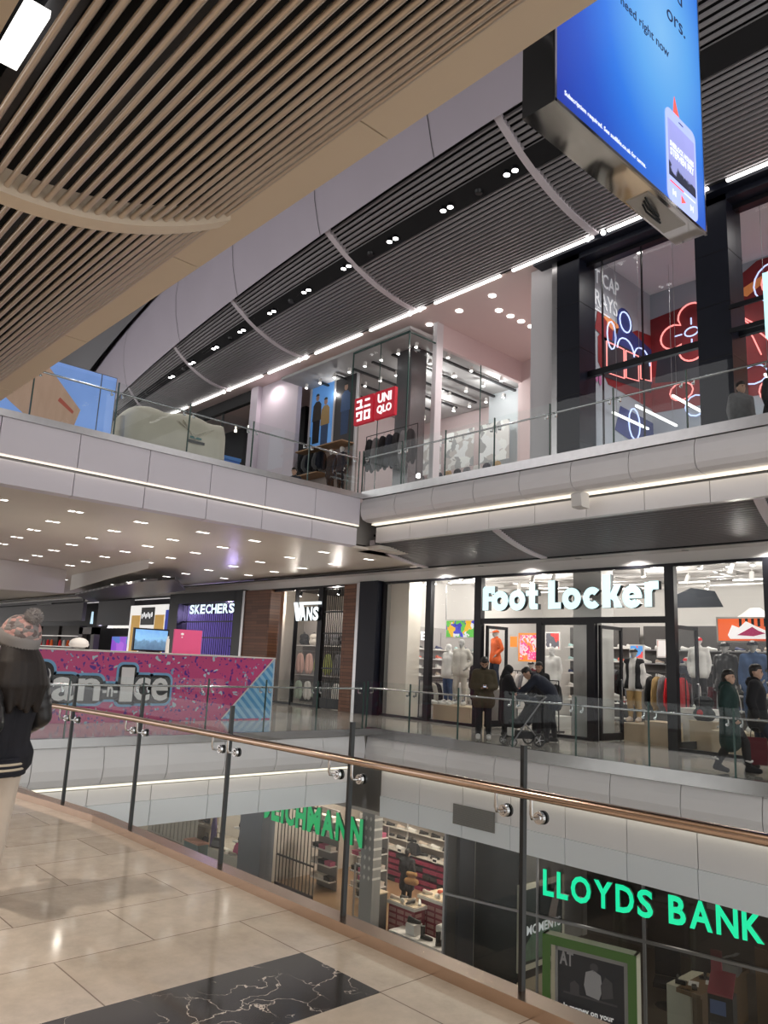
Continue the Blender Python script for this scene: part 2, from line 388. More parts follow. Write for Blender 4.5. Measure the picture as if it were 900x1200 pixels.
# ================================================================ THE SETTING
Z1, ZL = 5.65, -5.6           # upper and lower floor levels
white = mat('white_panel', (.84, .82, .84), .35, noise=.03, nscale=1.5)
whiteplain = mat('white_paint', (.78, .76, .74), .6)
lilac = mat('lilac_panel', (.82, .78, .86), .4, noise=.03, nscale=1.5)
soffit = mat('warm_soffit', (.84, .77, .69), .35, noise=.04, nscale=.8)
steel = mat('brushed_steel', (.52, .51, .52), .28, 1., noise=.12, nscale=9)
darksteel = mat('dark_steel', (.2, .2, .21), .32, .9, noise=.1, nscale=8)
bronze = mat('bronze_steel', (.62, .46, .36), .25, 1., noise=.08, nscale=12)
chrome = mat('chrome', (.7, .7, .71), .12, 1.)
black = mat('black_frame', (.012, .012, .016), .3, noise=.2, nscale=3)
seal = mat('black_seal', (.01, .012, .014), .35)
void = mat('black_void', (.008, .008, .01), .8)
navyblack = mat('navy_black_cladding', (.010, .012, .022), .4, noise=.2, nscale=1.2)
navyblack.node_tree.nodes['Principled BSDF'].inputs['Specular IOR Level'].default_value = .25; black.node_tree.nodes['Principled BSDF'].inputs['Specular IOR Level'].default_value = .3
slatm = mat('grey_slat', (.42, .40, .42), .38, .2)
tubem = mat('warm_tube', (.66, .56, .47), .30, .65)
beige = mat('beige_plaster', (.78, .66, .52), .5, noise=.03, nscale=2)
ribm = mat('pale_rib', (.82, .75, .80), .45)
fasc = mat('mauve_fascia', (.60, .54, .63), .5, noise=.06, nscale=.5)
coveglow = glow('cove_glow', (1, .90, .72), 1.3)
ledglow = glow('led_glow', (1, .95, .9), 3.5)
downglow = glow('downlight_glow', (1, .96, .9), 5.)
rail_glass = glass('rail_glass', (.91, .945, .935), .6, .028)
shop_glass = glass('shop_glass', (.96, .975, .97), .35, .02)
dark_glass = glass('dark_glass', (.62, .68, .70), .6, .07)
edge_glass = mat('glass_edge', (.05, .10, .09), .2)
# floor of polished limestone, .63 m courses across, 1.12 m along
def tile_mat(name, c1, c2, mortar, w, h, rough, ox=0., oy=0., swap=True, spec=.5):
    g = NT(name, rough); x, y, z = g.xyz()
    cb = g.n('CombineXYZ'); a, b = (y, x) if swap else (x, y)
    g.l(g.math('ADD', a, -oy), cb.inputs[0]); g.l(g.math('ADD', b, -ox), cb.inputs[1])
    br = g.n('TexBrick', offset=.5, squash=1., i_Scale=1., i_Mortar_Size=.004, i_Mortar_Smooth=.1, i_Bias=0., i_Brick_Width=w, i_Row_Height=h)
    br.inputs['Color1'].default_value = (*c1, 1); br.inputs['Color2'].default_value = (*c2, 1); br.inputs['Mortar'].default_value = (*mortar, 1)
    g.l(cb.outputs[0], br.inputs['Vector'])
    n1 = g.n('TexNoise', i_Scale=5., i_Detail=8., i_Roughness=.7); g.l(g.co, n1.inputs['Vector'])
    f = g.math('MULTIPLY_ADD', n1.outputs[0], .75, .62)
    mm = g.n('Mix', data_type='RGBA', blend_type='MULTIPLY'); mm.inputs[0].default_value = 1.
    g.l(br.outputs[0], mm.inputs[6]); cc = g.n('CombineColor')
    for i in range(3): g.l(f, cc.inputs[i])
    g.l(cc.outputs[0], mm.inputs[7]); g.base(mm.outputs[2])
    g.b.inputs['Specular IOR Level'].default_value = spec
    return g.m
limestone = tile_mat('limestone_tiles', (.58, .50, .41), (.67, .59, .50), (.24, .19, .15), 1.12, .635, .085, -3.65, 1.76, True, .8)
fartile = tile_mat('grey_stone_tiles', (.36, .335, .305), (.45, .42, .385), (.15, .14, .13), 1.12, .635, .1, 0, 0, True, .9)
lowtile = tile_mat('lower_stone_tiles', (.42, .37, .31), (.5, .45, .38), (.2, .18, .15), 1.12, .635, .15, 0, 0)
g = NT('black_marble', .1); g.xyz()
n0 = g.n('TexNoise', i_Scale=2.2, i_Detail=6.); g.l(g.co, n0.inputs['Vector'])
mp = g.n('Mix', data_type='RGBA', blend_type='LINEAR_LIGHT'); mp.inputs[0].default_value = .55; g.l(g.co, mp.inputs[6]); g.l(n0.outputs['Color'], mp.inputs[7])
vo = g.n('TexVoronoi', feature='DISTANCE_TO_EDGE', i_Scale=3.4); g.l(mp.outputs[2], vo.inputs['Vector'])
n2 = g.n('TexNoise', i_Scale=3.5, i_Detail=3.); g.l(g.co, n2.inputs['Vector'])
th = g.math('MULTIPLY', g.math('SUBTRACT', n2.outputs[0], .38), .055)
vein = g.math('LESS_THAN', vo.outputs['Distance'], th)
g.base(g.mix(vein, g.mix(n0.outputs[0], (.012, .012, .013), (.085, .08, .076)), (.62, .56, .50))); g.b.inputs['Specular IOR Level'].default_value = .6
marble = g.m

struct('floor', MB().box((-13.8, -9, -.5), (9, 3.34, 0)), limestone)
struct('floor_marble_inlay', MB().box((-3.65, -1.5, -.01), (-3.01, 2.88, .002)), marble)
struct('floor_far_walkway', MB().box((-13.8, 12.42, -.5), (9, 26, 0)).box((-80, -9, -.5), (-13.82, 26, 0)), fartile)
struct('floor_lower_hall', MB().box((-60, -9, ZL-.3), (9, 26, ZL)), lowtile)
struct('floor_upper_walkway', MB().box((-14.9, 12.9, 5.2), (9, 28, Z1)).box((-80, -9, 4.55), (-14.95, 28, Z1)).box((-14.9, -9, 5.0), (9, 2.6, Z1)), mat('upper_floor', (.4, .38, .36), .3))
struct('wall_rear', MB().box((-14, -9.2, -6), (9, -9, 17)), whiteplain)
# kerb of the near edge, gently curved at the far end
RAILP = [(2.4, 3.34), (-7.4, 3.34), (-8.3, 3.24), (-9.4, 3.08), (-11.2, 2.86), (-13.5, 2.7)]
m = MB()
for (a, b), (c, d) in zip(RAILP, RAILP[1:]): m.obox((a, b-.03, .03), (c, d-.03, .03), .13, .065)
struct('trim_1', m, bronze)
m = MB(); m.box((-8, 3.335, -.7), (9, 3.36, -.02)); struct('trim_2', m, white)
# fascias round the void: profile in (setback d, height z), run along an edge
def fascia(name, mapf, u0, u1, step, z, prof, lower, steelh, mats):
    m = MB(); n = max(1, round(abs(u1-u0)/step)); w = (u1-u0)/n; gp = .008
    for k in range(n):
        a, b = u0+k*w+gp, u0+(k+1)*w-gp
        m.prism([(d, z+h) for d, h in prof], lambda d, h, u: mapf(u, d, h), a, b, 0)
        if lower[1][1] < -1.3:
            hm_ = lower[1][1]+.46; d0 = lower[0][0]
            m.prism([(d0-.01, z+lower[0][1]), (d0, z+hm_), (d0+.2, z+hm_), (d0+.2, z+lower[0][1])], lambda d, h, u: mapf(u, d, h), a, b, 0)
            m.prism([(d0-.03, z+hm_-.006), (d0-.01, z+lower[1][1]), (d0+.2, z+lower[1][1]), (d0+.2, z+hm_-.004)], lambda d, h, u: mapf(u, d, h), a, b, 4)
        else: m.prism([(d, z+h) for d, h in lower], lambda d, h, u: mapf(u, d, h), a, b, 0)
    st = [(-.05, z+steelh[0]), (.12, z+steelh[0]), (.12, z+steelh[1]), (-.05, z+steelh[1])]
    m.prism(st, lambda d, h, u: mapf(u, d, h), u0, u1, 1)
    zz = lower[0][1]; c0 = max(.015, lower[0][0]-.16); c1 = max(.06, lower[0][0]-.02); cv = [(c0, z+zz+.045), (c1, z+zz+.045), (c1, z+zz+.065), (c0, z+zz+.065)]
    m.prism(cv, lambda d, h, u: mapf(u, d, h), u0, u1, 2)
    bk = [(.1, z+steelh[0]), (lower[0][0]+.12, z+prof[-2][1]+.05), (lower[0][0]+.12, z+lower[1][1]+.03), (lower[0][0]+.3, z+lower[1][1]+.03), (lower[0][0]+.3, z+steelh[0])]
    m.prism(bk, lambda d, h, u: mapf(u, d, h), u0, u1, 3)
    return struct(name, m, mats)
P0 = [(0, -.12), (-.045, -.3), (-.06, -.48), (-.035, -.64), (.03, -.75), (.16, -.80), (.4, -.81), (.4, -.12)]
L0 = [(.5, -.92), (.5, -1.93), (.62, -1.95), (.62, -.92)]
P1 = [(0, -.08), (-.045, -.2), (-.06, -.36), (-.035, -.5), (.03, -.59), (.16, -.63), (.4, -.64), (.4, -.08)]
L1 = [(.5, -.72), (.5, -1.1), (.66, -1.1), (.66, -.72)]
farmap = lambda y0: (lambda u, d, h: (u, y0+d, h))
endmap = lambda x0: (lambda u, d, h: (x0-d, u, h))
litw = mat('lit_white_panel', (.88, .92, .97), .25)  # brighter copy of the white panel, paints in the lit lower strip
bandsteel = mat('band_steel', (.34, .335, .335), .2, 1., noise=.15, nscale=3)
fm = [white, bandsteel, coveglow, darksteel, litw]
fascia('wall_far_edge', farmap(12.4), -13.75, 9, 1.3, 0, P0, L0, (-.12, .09), fm)
fascia('wall_end_edge', endmap(-13.8), 2.4, 12.35, 1.25, 0, P0, [(.5, -.92), (.5, -1.66), (.62, -1.68), (.62, -.92)], (-.1, .05), fm)
fm1 = [lilac, steel, coveglow, darksteel]
fascia('wall_upper_edge', farmap(12.4), -14.35, 9, 1.2, Z1, P1, L1, (-.07, .12), [white, steel, coveglow, darksteel])
PB = [(0, -.04), (0, -.72), (.4, -.74), (.4, -.04)]; LB = [(.5-.42, -.80), (.5-.42, -1.24), (.3, -1.26), (.3, -.80)]
fascia('wall_bridge_edge', endmap(-14.4), 1.0, 12.38, 1.45, Z1, PB, LB, (-.05, .08), fm1)
# near slatted ceiling: warm tubes along X on a curved section, ribs, beige rim
def near_z(y):
    t = max(0., min(1., (2.44-y)/1.45)); return 4.62-.48*(1-(1-t)**2.0)
m = MB(); y = .8; k = 0
while y < 2.43: m.cyl((-14, y, near_z(y)), (3, y, near_z(y)), .0175, n=10); y += .073
struct('ceiling_near_tubes', m, tubem)
m = MB()
for xr in (-10.3, -4.45, 1.4):
    pts = [.74+.1*i for i in range(18)]
    for a, b in zip(pts, pts[1:]): m.add([(xr-.07, a, near_z(a)-.05), (xr+.07, a, near_z(a)-.05), (xr+.07, b, near_z(b)-.05), (xr-.07, b, near_z(b)-.05), (xr-.07, a, near_z(a)+.1), (xr+.07, a, near_z(a)+.1), (xr+.07, b, near_z(b)+.1), (xr-.07, b, near_z(b)+.1)], [(0, 3, 2, 1), (4, 5, 6, 7), (0, 1, 5, 4), (1, 2, 6, 5), (2, 3, 7, 6), (3, 0, 4, 7)])
struct('ceiling_near_ribs', m, beige)
m = MB(); x = -14.
while x < 3: m.box((x+.006, 2.43, 4.60), (x+2.2-.006, 2.655, 4.78)); x += 2.2
struct('ceiling_near_rim', m, beige)
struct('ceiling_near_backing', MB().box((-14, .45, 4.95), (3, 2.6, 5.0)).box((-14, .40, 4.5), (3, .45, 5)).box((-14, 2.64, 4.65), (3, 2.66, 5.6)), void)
struct('ceiling_near_plaster', MB().box((-14, -9, 4.45), (3, .72, 4.5)), beige)
# services above the tubes
m = MB(); m.cyl((-14, 1.5, 4.8), (3, 1.5, 4.8), .06); m.cyl((-14, 1.2, 4.86), (3, 1.2, 4.86), .035); m.box((-9, .9, 4.75), (-1, 1.05, 4.9))
struct('ceiling_near_services', m, mat('dark_duct', (.03, .03, .035), .5))
o = MB().box((-4.12, .80, 4.66), (-3.62, .92, 4.70)).build('recessed_ceiling_light', [glow('panel_glow', (1, .97, .93), 2.2)])
tag(o, 'rectangular white light panel recessed beside the near tube ceiling', 'ceiling light')
# white soffit under the upper floor and bridge, with the slatted bays by the far shops
struct('ceiling_bridge_soffit', MB().box((-80, -9, 4.40), (-14.7, 16.1, 4.46)).box((-15.2, 13.0, 4.40), (-14.3, 16.1, 4.50)), soffit)
struct('ceiling_far_soffit', MB().box((-80, 15.75, 4.28), (9, 16.3, 4.33)).box((-80, 16.26, 4.02), (9, 16.4, 4.33)).box((-80, 16.2, 3.98), (9, 16.42, 4.03), 1), [whiteplain, black])
def bay_z(y, y0, y1, z0, z1):
    t = max(0., min(1., (y-y0)/(y1-y0))); return z0+(z1-z0)*(1-(1-t)**2.2)
def slat_bay(name, xa, xb, y0, y1, z0, z1, pitch, ribs, skew, gfun=None, w=.05):
    m = MB(); n = int((y1-y0)/pitch)
    for k in range(n):
        y = y0+(k+.5)*pitch; wgt = 1-(y-y0)/(y1-y0); z = bay_z(y, y0, y1, z0, z1)
        if gfun is None: m.box((xa-skew*(y-y0), y-w/2, z), (xb, y+w/2, z+.07))
        else:
            xs = [xa+(xb-xa)*i/14 for i in range(15)]
            for a, b in zip(xs, xs[1:]):
                ga, gb = gfun(a)*wgt, gfun(b)*wgt
                m.add([(a, y-w/2+ga, z), (b, y-w/2+gb, z), (b, y+w/2+gb, z), (a, y+w/2+ga, z), (a, y-w/2+ga, z+.07), (b, y-w/2+gb, z+.07), (b, y+w/2+gb, z+.07), (a, y+w/2+ga, z+.07)], [(0, 3, 2, 1), (4, 5, 6, 7), (0, 1, 5, 4), (2, 3, 7, 6)])
    struct(name, m, slatm if gfun else mat('dark_slat', (.24, .23, .24), .4, .2))
    r = MB()
    for xr in ribs:
        ys = [y0+(y1-y0)*i/16 for i in range(17)]
        for a, b in zip(ys, ys[1:]):
            sa, sb = -skew*(a-y0), -skew*(b-y0)
            ga = gb = 0
            if gfun: ga, gb = gfun(xr)*(1-(a-y0)/(y1-y0)), gfun(xr)*(1-(b-y0)/(y1-y0))
            za, zb = bay_z(a, y0, y1, z0, z1)-.03, bay_z(b, y0, y1, z0, z1)-.03; h = .09
            r.add([(xr-h+sa, a+ga, za), (xr+h+sa, a+ga, za), (xr+h+sb, b+gb, zb), (xr-h+sb, b+gb, zb), (xr-h+sa, a+ga, za+.13), (xr+h+sa, a+ga, za+.13), (xr+h+sb, b+gb, zb+.13), (xr-h+sb, b+gb, zb+.13)], [(0, 3, 2, 1), (4, 5, 6, 7), (0, 1, 5, 4), (1, 2, 6, 5), (2, 3, 7, 6), (3, 0, 4, 7)])
    struct(name+'_ribs', r, ribm)
slat_bay('ceiling_far_slats', -14.6, 9, 13.06, 15.7, 4.56, 4.30, .105, (-14.65, -10.6, -5.0, .6), .22)
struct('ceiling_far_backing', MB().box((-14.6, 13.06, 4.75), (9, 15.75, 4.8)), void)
struct('ceiling_far_slot', MB().box((-60, 15.68, 4.27), (9, 15.78, 4.31)), black)
gcurve = lambda X: -.25+.03*(-(X+9))+.0028*(X+9)**2 if X < -9 else -.25
UY0, UY1, UZ0, UZ1 = 11.8, 15.6, 13.55, 12.4
slat_bay('ceiling_upper_slats', -36, 4, UY0, UY1, UZ0, UZ1, .118, (-33, -27, -21.8, -16, -9.6, -3.6), 0, gcurve)
def upper_ceiling(x, t):      # a point of the upper ceiling surface, t = 0 at the void, 1 at the light line
    y = UY0+(UY1-UY0)*t; return V((x, y+gcurve(x)*(1-t), bay_z(y, UY0, UY1, UZ0, UZ1)))
m = MB()
xs = [-36+2*i for i in range(21)]
for a, b in zip(xs, xs[1:]):
    for t0, t1 in ((0, .33), (.33, .66), (.66, 1)):
        q = [upper_ceiling(a, t0), upper_ceiling(b, t0), upper_ceiling(b, t1), upper_ceiling(a, t1)]
        m.add([p+V((0, 0, .16)) for p in q], [(0, 1, 2, 3)])
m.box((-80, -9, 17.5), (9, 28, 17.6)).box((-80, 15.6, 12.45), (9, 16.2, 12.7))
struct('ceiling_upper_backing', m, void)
m = MB()      # black services channel that carries the spotlights
for a, b in zip(xs, xs[1:]):
    p, q, r, s = upper_ceiling(a, .22), upper_ceiling(b, .22), upper_ceiling(b, .34), upper_ceiling(a, .34)
    dz = V((0, 0, -.02)); m.add([p+dz, q+dz, r+dz, s+dz], [(0, 1, 2, 3)])
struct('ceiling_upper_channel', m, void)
m = MB(); fx = [-46+1.5*i for i in range(34)]
prof = [(0, 13.42), (-.10, 13.7), (-.28, 14.4), (-.36, 15.2), (-.30, 16.0), (-.05, 16.8), (.2, 17.5)]
rings = [[(x, 11.8+gcurve(x)+d, z) for d, z in prof] for x in fx]
m.loft(rings, 0, closed=False, caps=False)
struct('wall_upper_fascia', m, fasc)
m = MB()
for x in (-33, -26.2, -21.2, -16.2, -11.5, -6.8): 
    m.loft([[(x+e, 11.8+gcurve(x)+d-.012, z) for d, z in prof] for e in (-.012, .012)], 0, closed=False, caps=False)
struct('trim_3', m, mat('seam', (.12, .11, .13), .6))
# far darker curve of the roof beyond, and dark glazing ribs
m = MB(); m.loft([[(x, 10.2+gcurve(x)*.9+d, z) for d, z in ((1.4, 16.3), (1.0, 16.9), (.4, 17.3), (0, 17.5))] for x in fx], 0, closed=False, caps=False)
struct('trim_4', m, mat('roof_curve', (.09, .085, .1), .5))
m = MB()
for x in range(-40, 4, 3): m.obox((x, -4, 17.3), (x, 11.5, 17.3), .12, .3)
for y in (0, 4, 8): m.obox((-46, y, 17.35), (4, y, 17.35), .1, .2)
struct('ceiling_roof_bars', m, mat('roof_bar', (.03, .03, .035), .5))
# light line along the upper shop fronts
m = MB(); x = -36.
while x < 4:
    m.box((x+.18, 15.56, 12.33), (x+2.9-.18, 15.64, 12.38)); x += 2.95
struct('ceiling_light_line', m, ledglow)
struct('ceiling_upper_soffit', MB().box((-36, 15.7, 12.4), (-11.6, 23, 12.46)).box((-11.6, 15.7, 12.3), (9, 16.1, 12.46), 1), [mat('pink_soffit', (.72, .58, .56), .6), navyblack])
# ================================================================ BALUSTRADES
railtube = mat('warm_rail_tube', (.66, .50, .40), .2, 1.)
greytube = mat('grey_rail_tube', (.55, .57, .58), .22, 1.)
def balustrade(label, joints, z, top, hz, inward, rmat, rrad, seals=True, bracket='full', group=None, gap=.012, ledge=True):
    r = thing('glass_balustrade', label, 'balustrade', (joints[0][0], joints[0][1], z), 0, group)
    O = V((joints[0][0], joints[0][1], 0)); J = [V((x, y, 0))-O for x, y in joints]
    rail = []
    for i, (a, b) in enumerate(zip(J, J[1:])):
        d = (b-a).normalized(); n = V((-d.y, d.x, 0))
        if n.dot(V((*inward, 0))) < 0: n = -n
        h_ = V((0, 0, top)); m = MB().quad(a+d*gap, b-d*gap, b-d*gap+h_, a+d*gap+h_)
        m.build('glass_panel', rail_glass, r)
        if seals:
            m = MB(); m.cbox((0, 0, 0), (.022, .03, top), 0)
            o = m.build('panel_joint', [seal if bracket == 'full' else edge_glass], r, a+V((0, 0, top/2))); o.rotation_euler.z = math.atan2(d.y, d.x)
        L = (b-a).length
        for s in ((.11, -.11) if bracket else ()):
            p = a+d*s if s > 0 else b+d*s
            if bracket == 'full':
                m = MB(); c = p+V((0, 0, hz-.115))
                m.tube([p+n*.085+V((0, 0, hz-.02)), p+n*.085+V((0, 0, hz-.09)), p+n*.075+V((0, 0, hz-.112)), p+n*.05+V((0, 0, hz-.115)), p+n*.012+V((0, 0, hz-.115))], .009, 8)
                bo = m.build('bracket', chrome, r)
                MB().cyl(c+n*.006, c+n*.026, .03, .03, 16).cyl(c+n*.026, c+n*.034, .02, .017, 14).build('boss', chrome, bo)
                MB().cyl(c-n*.02, c-n*.007, .033, .033, 16).build('gasket', seal, bo)
            else:
                m = MB(); c = p+V((0, 0, hz-.1)); m.obox(p+n*.07+V((0, 0, hz-.02)), p+n*.07+V((0, 0, hz-.1)), .018, .018).obox(c+n*.07, c-n*.02, .018, .018).cyl(c+n*.008, c+n*.022, .025, .025, 8)
                m.build('bracket', greytube, r)
        if not rail: rail.append(a+n*.085+V((0, 0, hz)))
        rail.append(b+n*.085+V((0, 0, hz)))
    MB().tube(rail, rrad, 14).build('handrail', rmat, r)
    return r
XJ = [2.3, .95, -.35, -1.13+.0, -2.5, -3.85, -5.28, -6.86]
near_j = [(1.75, 3.34), (.3, 3.34), (-1.1, 3.34), (-2.5, 3.34), (-3.85, 3.34), (-5.28, 3.34), (-6.80, 3.34), (-8.15, 3.25), (-9.5, 3.07), (-10.9, 2.9), (-12.3, 2.78), (-13.6, 2.7)]
balustrade('frameless glass balustrade with bronze tube handrail edging the near polished stone floor', near_j, .06, 1.15, .93, (0, -1), railtube, .0255)
fj = [(-13.8+1.42*i, 12.38) for i in range(16)]
balustrade('glass balustrade with slim grey handrail in front of the trainer shop walkway', fj, .07, 1.06, .9, (0, 1), greytube, .02, True, 'small')
ej = [(-13.84, 12.3-1.38*i) for i in range(7)]
balustrade('glass balustrade with grey handrail in front of the pink ice cream stand', ej, .05, 1.06, .9, (-1, 0), greytube, .02, True, 'small')
uj = [(-14.38+1.42*i, 12.38) for i in range(16)]
balustrade('upper floor glass balustrade in front of the red square shop signs', uj, Z1+.1, 1.1, .92, (0, 1), greytube, .02, True, 'small')
bj = [(-14.44, 12.3-1.6*i) for i in range(7)]
balustrade('glass balustrade along the bridge beside the cream covered cart', bj, Z1+.08, 1.1, .92, (-1, 0), greytube, .02, True, 'small')
# ================================================================ HANGING SCREEN
SX, SY0, SY1, SZ0, SZ1, STH = -4.2, 6.02, 9.56, 7.52, 13.2, .41
r = thing('hanging_screen', 'huge blue advertising screen in a mirrored box hanging over the void', 'screen', (SX-STH/2, (SY0+SY1)/2, SZ0))
w, h = SY1-SY0, SZ1-SZ0
g = NT('mirror_box', .06); g.xyz(); g.b.inputs['Metallic'].default_value = 1
n1 = g.n('TexNoise', i_Scale=.9, i_Detail=.5); g.l(g.co, n1.inputs['Vector'])
bp = g.n('Bump', i_Strength=.12, i_Distance=.2); g.l(n1.outputs[0], bp.inputs['Height']); g.l(bp.outputs[0], g.b.inputs['Normal']); g.base(g.mix(.5, (.74, .74, .74), (.82, .78, .75)))
bx = MB().box((-STH/2, -w/2, 0), (STH/2, w/2, h)).build('mirror_case', g.m, r)
MB().box((STH/2, -w/2-.01, -.015), (STH/2+.03, w/2+.01, .03)).box((STH/2, -w/2-.015, -.01), (STH/2+.03, -w/2+.02, h)).box((STH/2, w/2-.02, -.01), (STH/2+.03, w/2+.015, h)).build('frame', chrome, r)
g = NT('blue_advert', .3); x, y, z = g.xyz()
dy = g.math('SUBTRACT', y, .65); dz = g.math('MULTIPLY', g.math('SUBTRACT', z, 2.45), .72)
ds = g.math('SQRT', g.math('ADD', g.math('MULTIPLY', dy, dy), g.math('MULTIPLY', dz, dz)))
col = g.ramp(g.math('DIVIDE', ds, 2.9), [(0, (.22, .52, .90)), (.25, (.12, .40, .86)), (.5, (.03, .19, .76)), (.72, (.02, .09, .55)), (1, (.015, .035, .36))])
g.base((lambda c: g.mix(.88, c, (.0, .01, .04)))(col)).emit(col, .95); g.m.cycles.emission_sampling = 'FRONT'
sc = MB().box((STH/2, -w/2+.02, .03), (STH/2+.02, w/2-.02, h-.02)).build('screen_face', g.m, r)
adw = glow('advert_white', (.85, .9, 1), .95); adk = mat('advert_dark', (.01, .02, .06), .5, 0, (.01, .02, .07), .8)
def adtext(s, y, z, size, mt, bold=0., fit=None):
    me = text_mesh('lettering', s, size, .004, mt, bold)
    return part('lettering', me, sc, (STH/2+.023, y, z), FACE_X)
adtext('Subscription required. See audible.co.uk for terms.', -w/2+.17, .17, .085, adw)
adtext('only you need right now', -w/2+.62, 2.17, .2, adk)
adtext('and', .78, 3.27, .36, adk); adtext('ors.', .80, 2.80, .36, adk)
ph = MB()
def rrect(w_, h_, r_, n=5):
    out = []
    for cx, cy, a0 in ((w_/2-r_, h_/2-r_, 0), (-w_/2+r_, h_/2-r_, 90), (-w_/2+r_, -h_/2+r_, 180), (w_/2-r_, -h_/2+r_, 270)):
        for k in range(n+1): a = radians(a0+90*k/n); out.append((cx+r_*cos(a), cy+r_*sin(a)))
    return out
Yp, Zp = 1.10, .71
yz = lambda cy, cz: (lambda u, v, d: (STH/2+d, cy+u, cz+v))
lav = glow('phone_case', (.42, .50, .95), .9); phs = glow('phone_screen', (.22, .24, .62), .8)
ph.prism(rrect(.84, 1.36, .12), yz(Yp, Zp), .021, .03, 0); o = ph.build('phone_picture', [lav], sc)
g = NT('cover_picture', .4); x, y, z = g.xyz()
n1 = g.n('TexNoise', i_Scale=5., i_Detail=4.); g.l(g.co, n1.inputs['Vector'])
zz = g.math('MULTIPLY_ADD', n1.outputs[0], .5, z)
col = g.ramp(g.math('SUBTRACT', zz, .45), [(0, (.01, .012, .03)), (.32, (.012, .015, .04)), (.36, (.25, .27, .55)), (1, (.3, .32, .7))]); g.base(col).emit(col, .8)
MB().box((STH/2+.031, Yp-.37, .39), (STH/2+.034, Yp+.37, 1.22)).build('cover', g.m, sc)
for s, dz_, hh in (('SHERLOCK HOLMES', .83, .08), ('STEPHEN FRY', .70, .11)):
    part('lettering', fit_text('lettering', s, .66, hh, .003, adw, .02), sc, (STH/2+.036, Yp-.33, dz_), FACE_X)
red = glow('advert_red', (.95, .12, .10), 1.)
MB().box((STH/2+.031, Yp-.35, .305), (STH/2+.034, Yp+.02, .325)).build('progress_bar', red, sc)
MB().box((STH/2+.031, Yp+.02, .305), (STH/2+.034, Yp+.35, .320)).build('progress_track', adw, sc)
MB().prism([(-.05, -.06), (.07, 0), (-.05, .06)], yz(Yp, .18), .031, .034).build('play_symbol', red, sc)
for sgn in (-1, 1):
    m = MB(); m.prism([(-.04*sgn, -.045), (.03*sgn, 0), (-.04*sgn, .045)], yz(Yp+.24*sgn, .18), .031, .034); m.box((STH/2+.031, Yp+.24*sgn+.03*sgn, .135), (STH/2+.034, Yp+.24*sgn+.045*sgn, .225)); m.build('skip_symbol', adw, sc)
m = MB(); m.prism([(-.07, 0), (.09, 0), (.03, .12), (-.03, .26), (-.05, .16)], yz(Yp-.12, 1.40), .022, .026); m.build('red_hat_drawing', red, sc)
MB().box((STH/2+.031, Yp-.06, 1.30), (STH/2+.034, Yp+.06, 1.315)).build('phone_speaker', adk, sc)
# opened hatch with cables under the case
MB().box((-.17, .35, -.012), (.14, 1.35, 0)).build('hatch_panel', mat('hatch', (.6, .57, .53), .3, .8), r)
m = MB()
for k in range(3): m.tube([(.06-.05*k, .42+.06*k, -.01), (.05-.05*k, .55+.05*k, -.06), (.02-.04*k, .75+.06*k, -.05), (-.02-.03*k, .92+.08*k, -.015)], .014, 6)
m.build('cable', seal, r)
for yy in (-1.2, 1.2): MB().cyl((0, yy, h), (0, yy, h+4), .02).build('hanger_rod', darksteel, r)
# ================================================================ CEILING LIGHTS
# twin downlights in the bridge soffit: rows run away from the void, seen from below
k0 = MB().box((-.17, -.10, -.012), (.17, .10, 0), 0)
for sx in (-.085, .085): k0.box((sx-.055, -.06, -.016), (sx+.055, .06, -.011), 1)
me = k0.mesh('twin_downlight', [soffit, downglow])
GX = [-16.05, -17.85, -19.6, -21.4, -23.25, -25.2, -27.0, -29, -31, -33]; GY = [4.45, 5.95, 7.4, 8.95, 10.4, 12.6, 14.2]
for j, gy in enumerate(GY):
    for i, gx in enumerate(GX):
        yy = gy-.10*(gx+16)
        o = bpy.data.objects.new('twin_downlight', me); COL.objects.link(o); o.location = (gx, yy if yy < 15.2 else 15.2, 4.40); o.rotation_euler.z = pi/2
        if yy > 15.2: bpy.data.objects.remove(o); continue
        tag(o, f'twin square downlight in the bridge underside, {ORD[j]} row from the left, {ORD[i]} from the edge', 'downlight', 'twin downlights under the bridge')
# pairs of spotlights in the black channel of the upper ceiling
spm = MB()
for sx in (-.12, .12): spm.cyl((sx, 0, .05), (sx, 0, -.06), .07, .085, 10, 0).cyl((sx, 0, -.055), (sx, 0, -.07), .075, .075, 10, 1)
spm = spm.mesh('twin_spotlight', [black, glow('spot_glow', (1, .98, .95), 9)])
for i in range(12):
    x = -5.9-2.07*i if i else -5.9
    p = upper_ceiling(x, .28)
    o = bpy.data.objects.new('twin_spotlight', spm); COL.objects.link(o); o.location = p+V((0, 0, -.03))
    tag(o, f'pair of bright spotlights in the upper slatted ceiling, {ORD[i]} from the big screen', 'spotlight', 'spotlights in the upper slatted ceiling')
for i in range(8):
    p = upper_ceiling(-11.1-4.1*i, .30)
    o = MB().cyl((0, 0, .03), (0, 0, -.04), .11, .09, 12).build('ceiling_speaker', [seal], None, p+V((0, 0, -.02)))
    tag(o, f'small black round ceiling speaker between spotlights, {ORD[i]} from the screen', 'speaker', 'speakers in the upper ceiling')
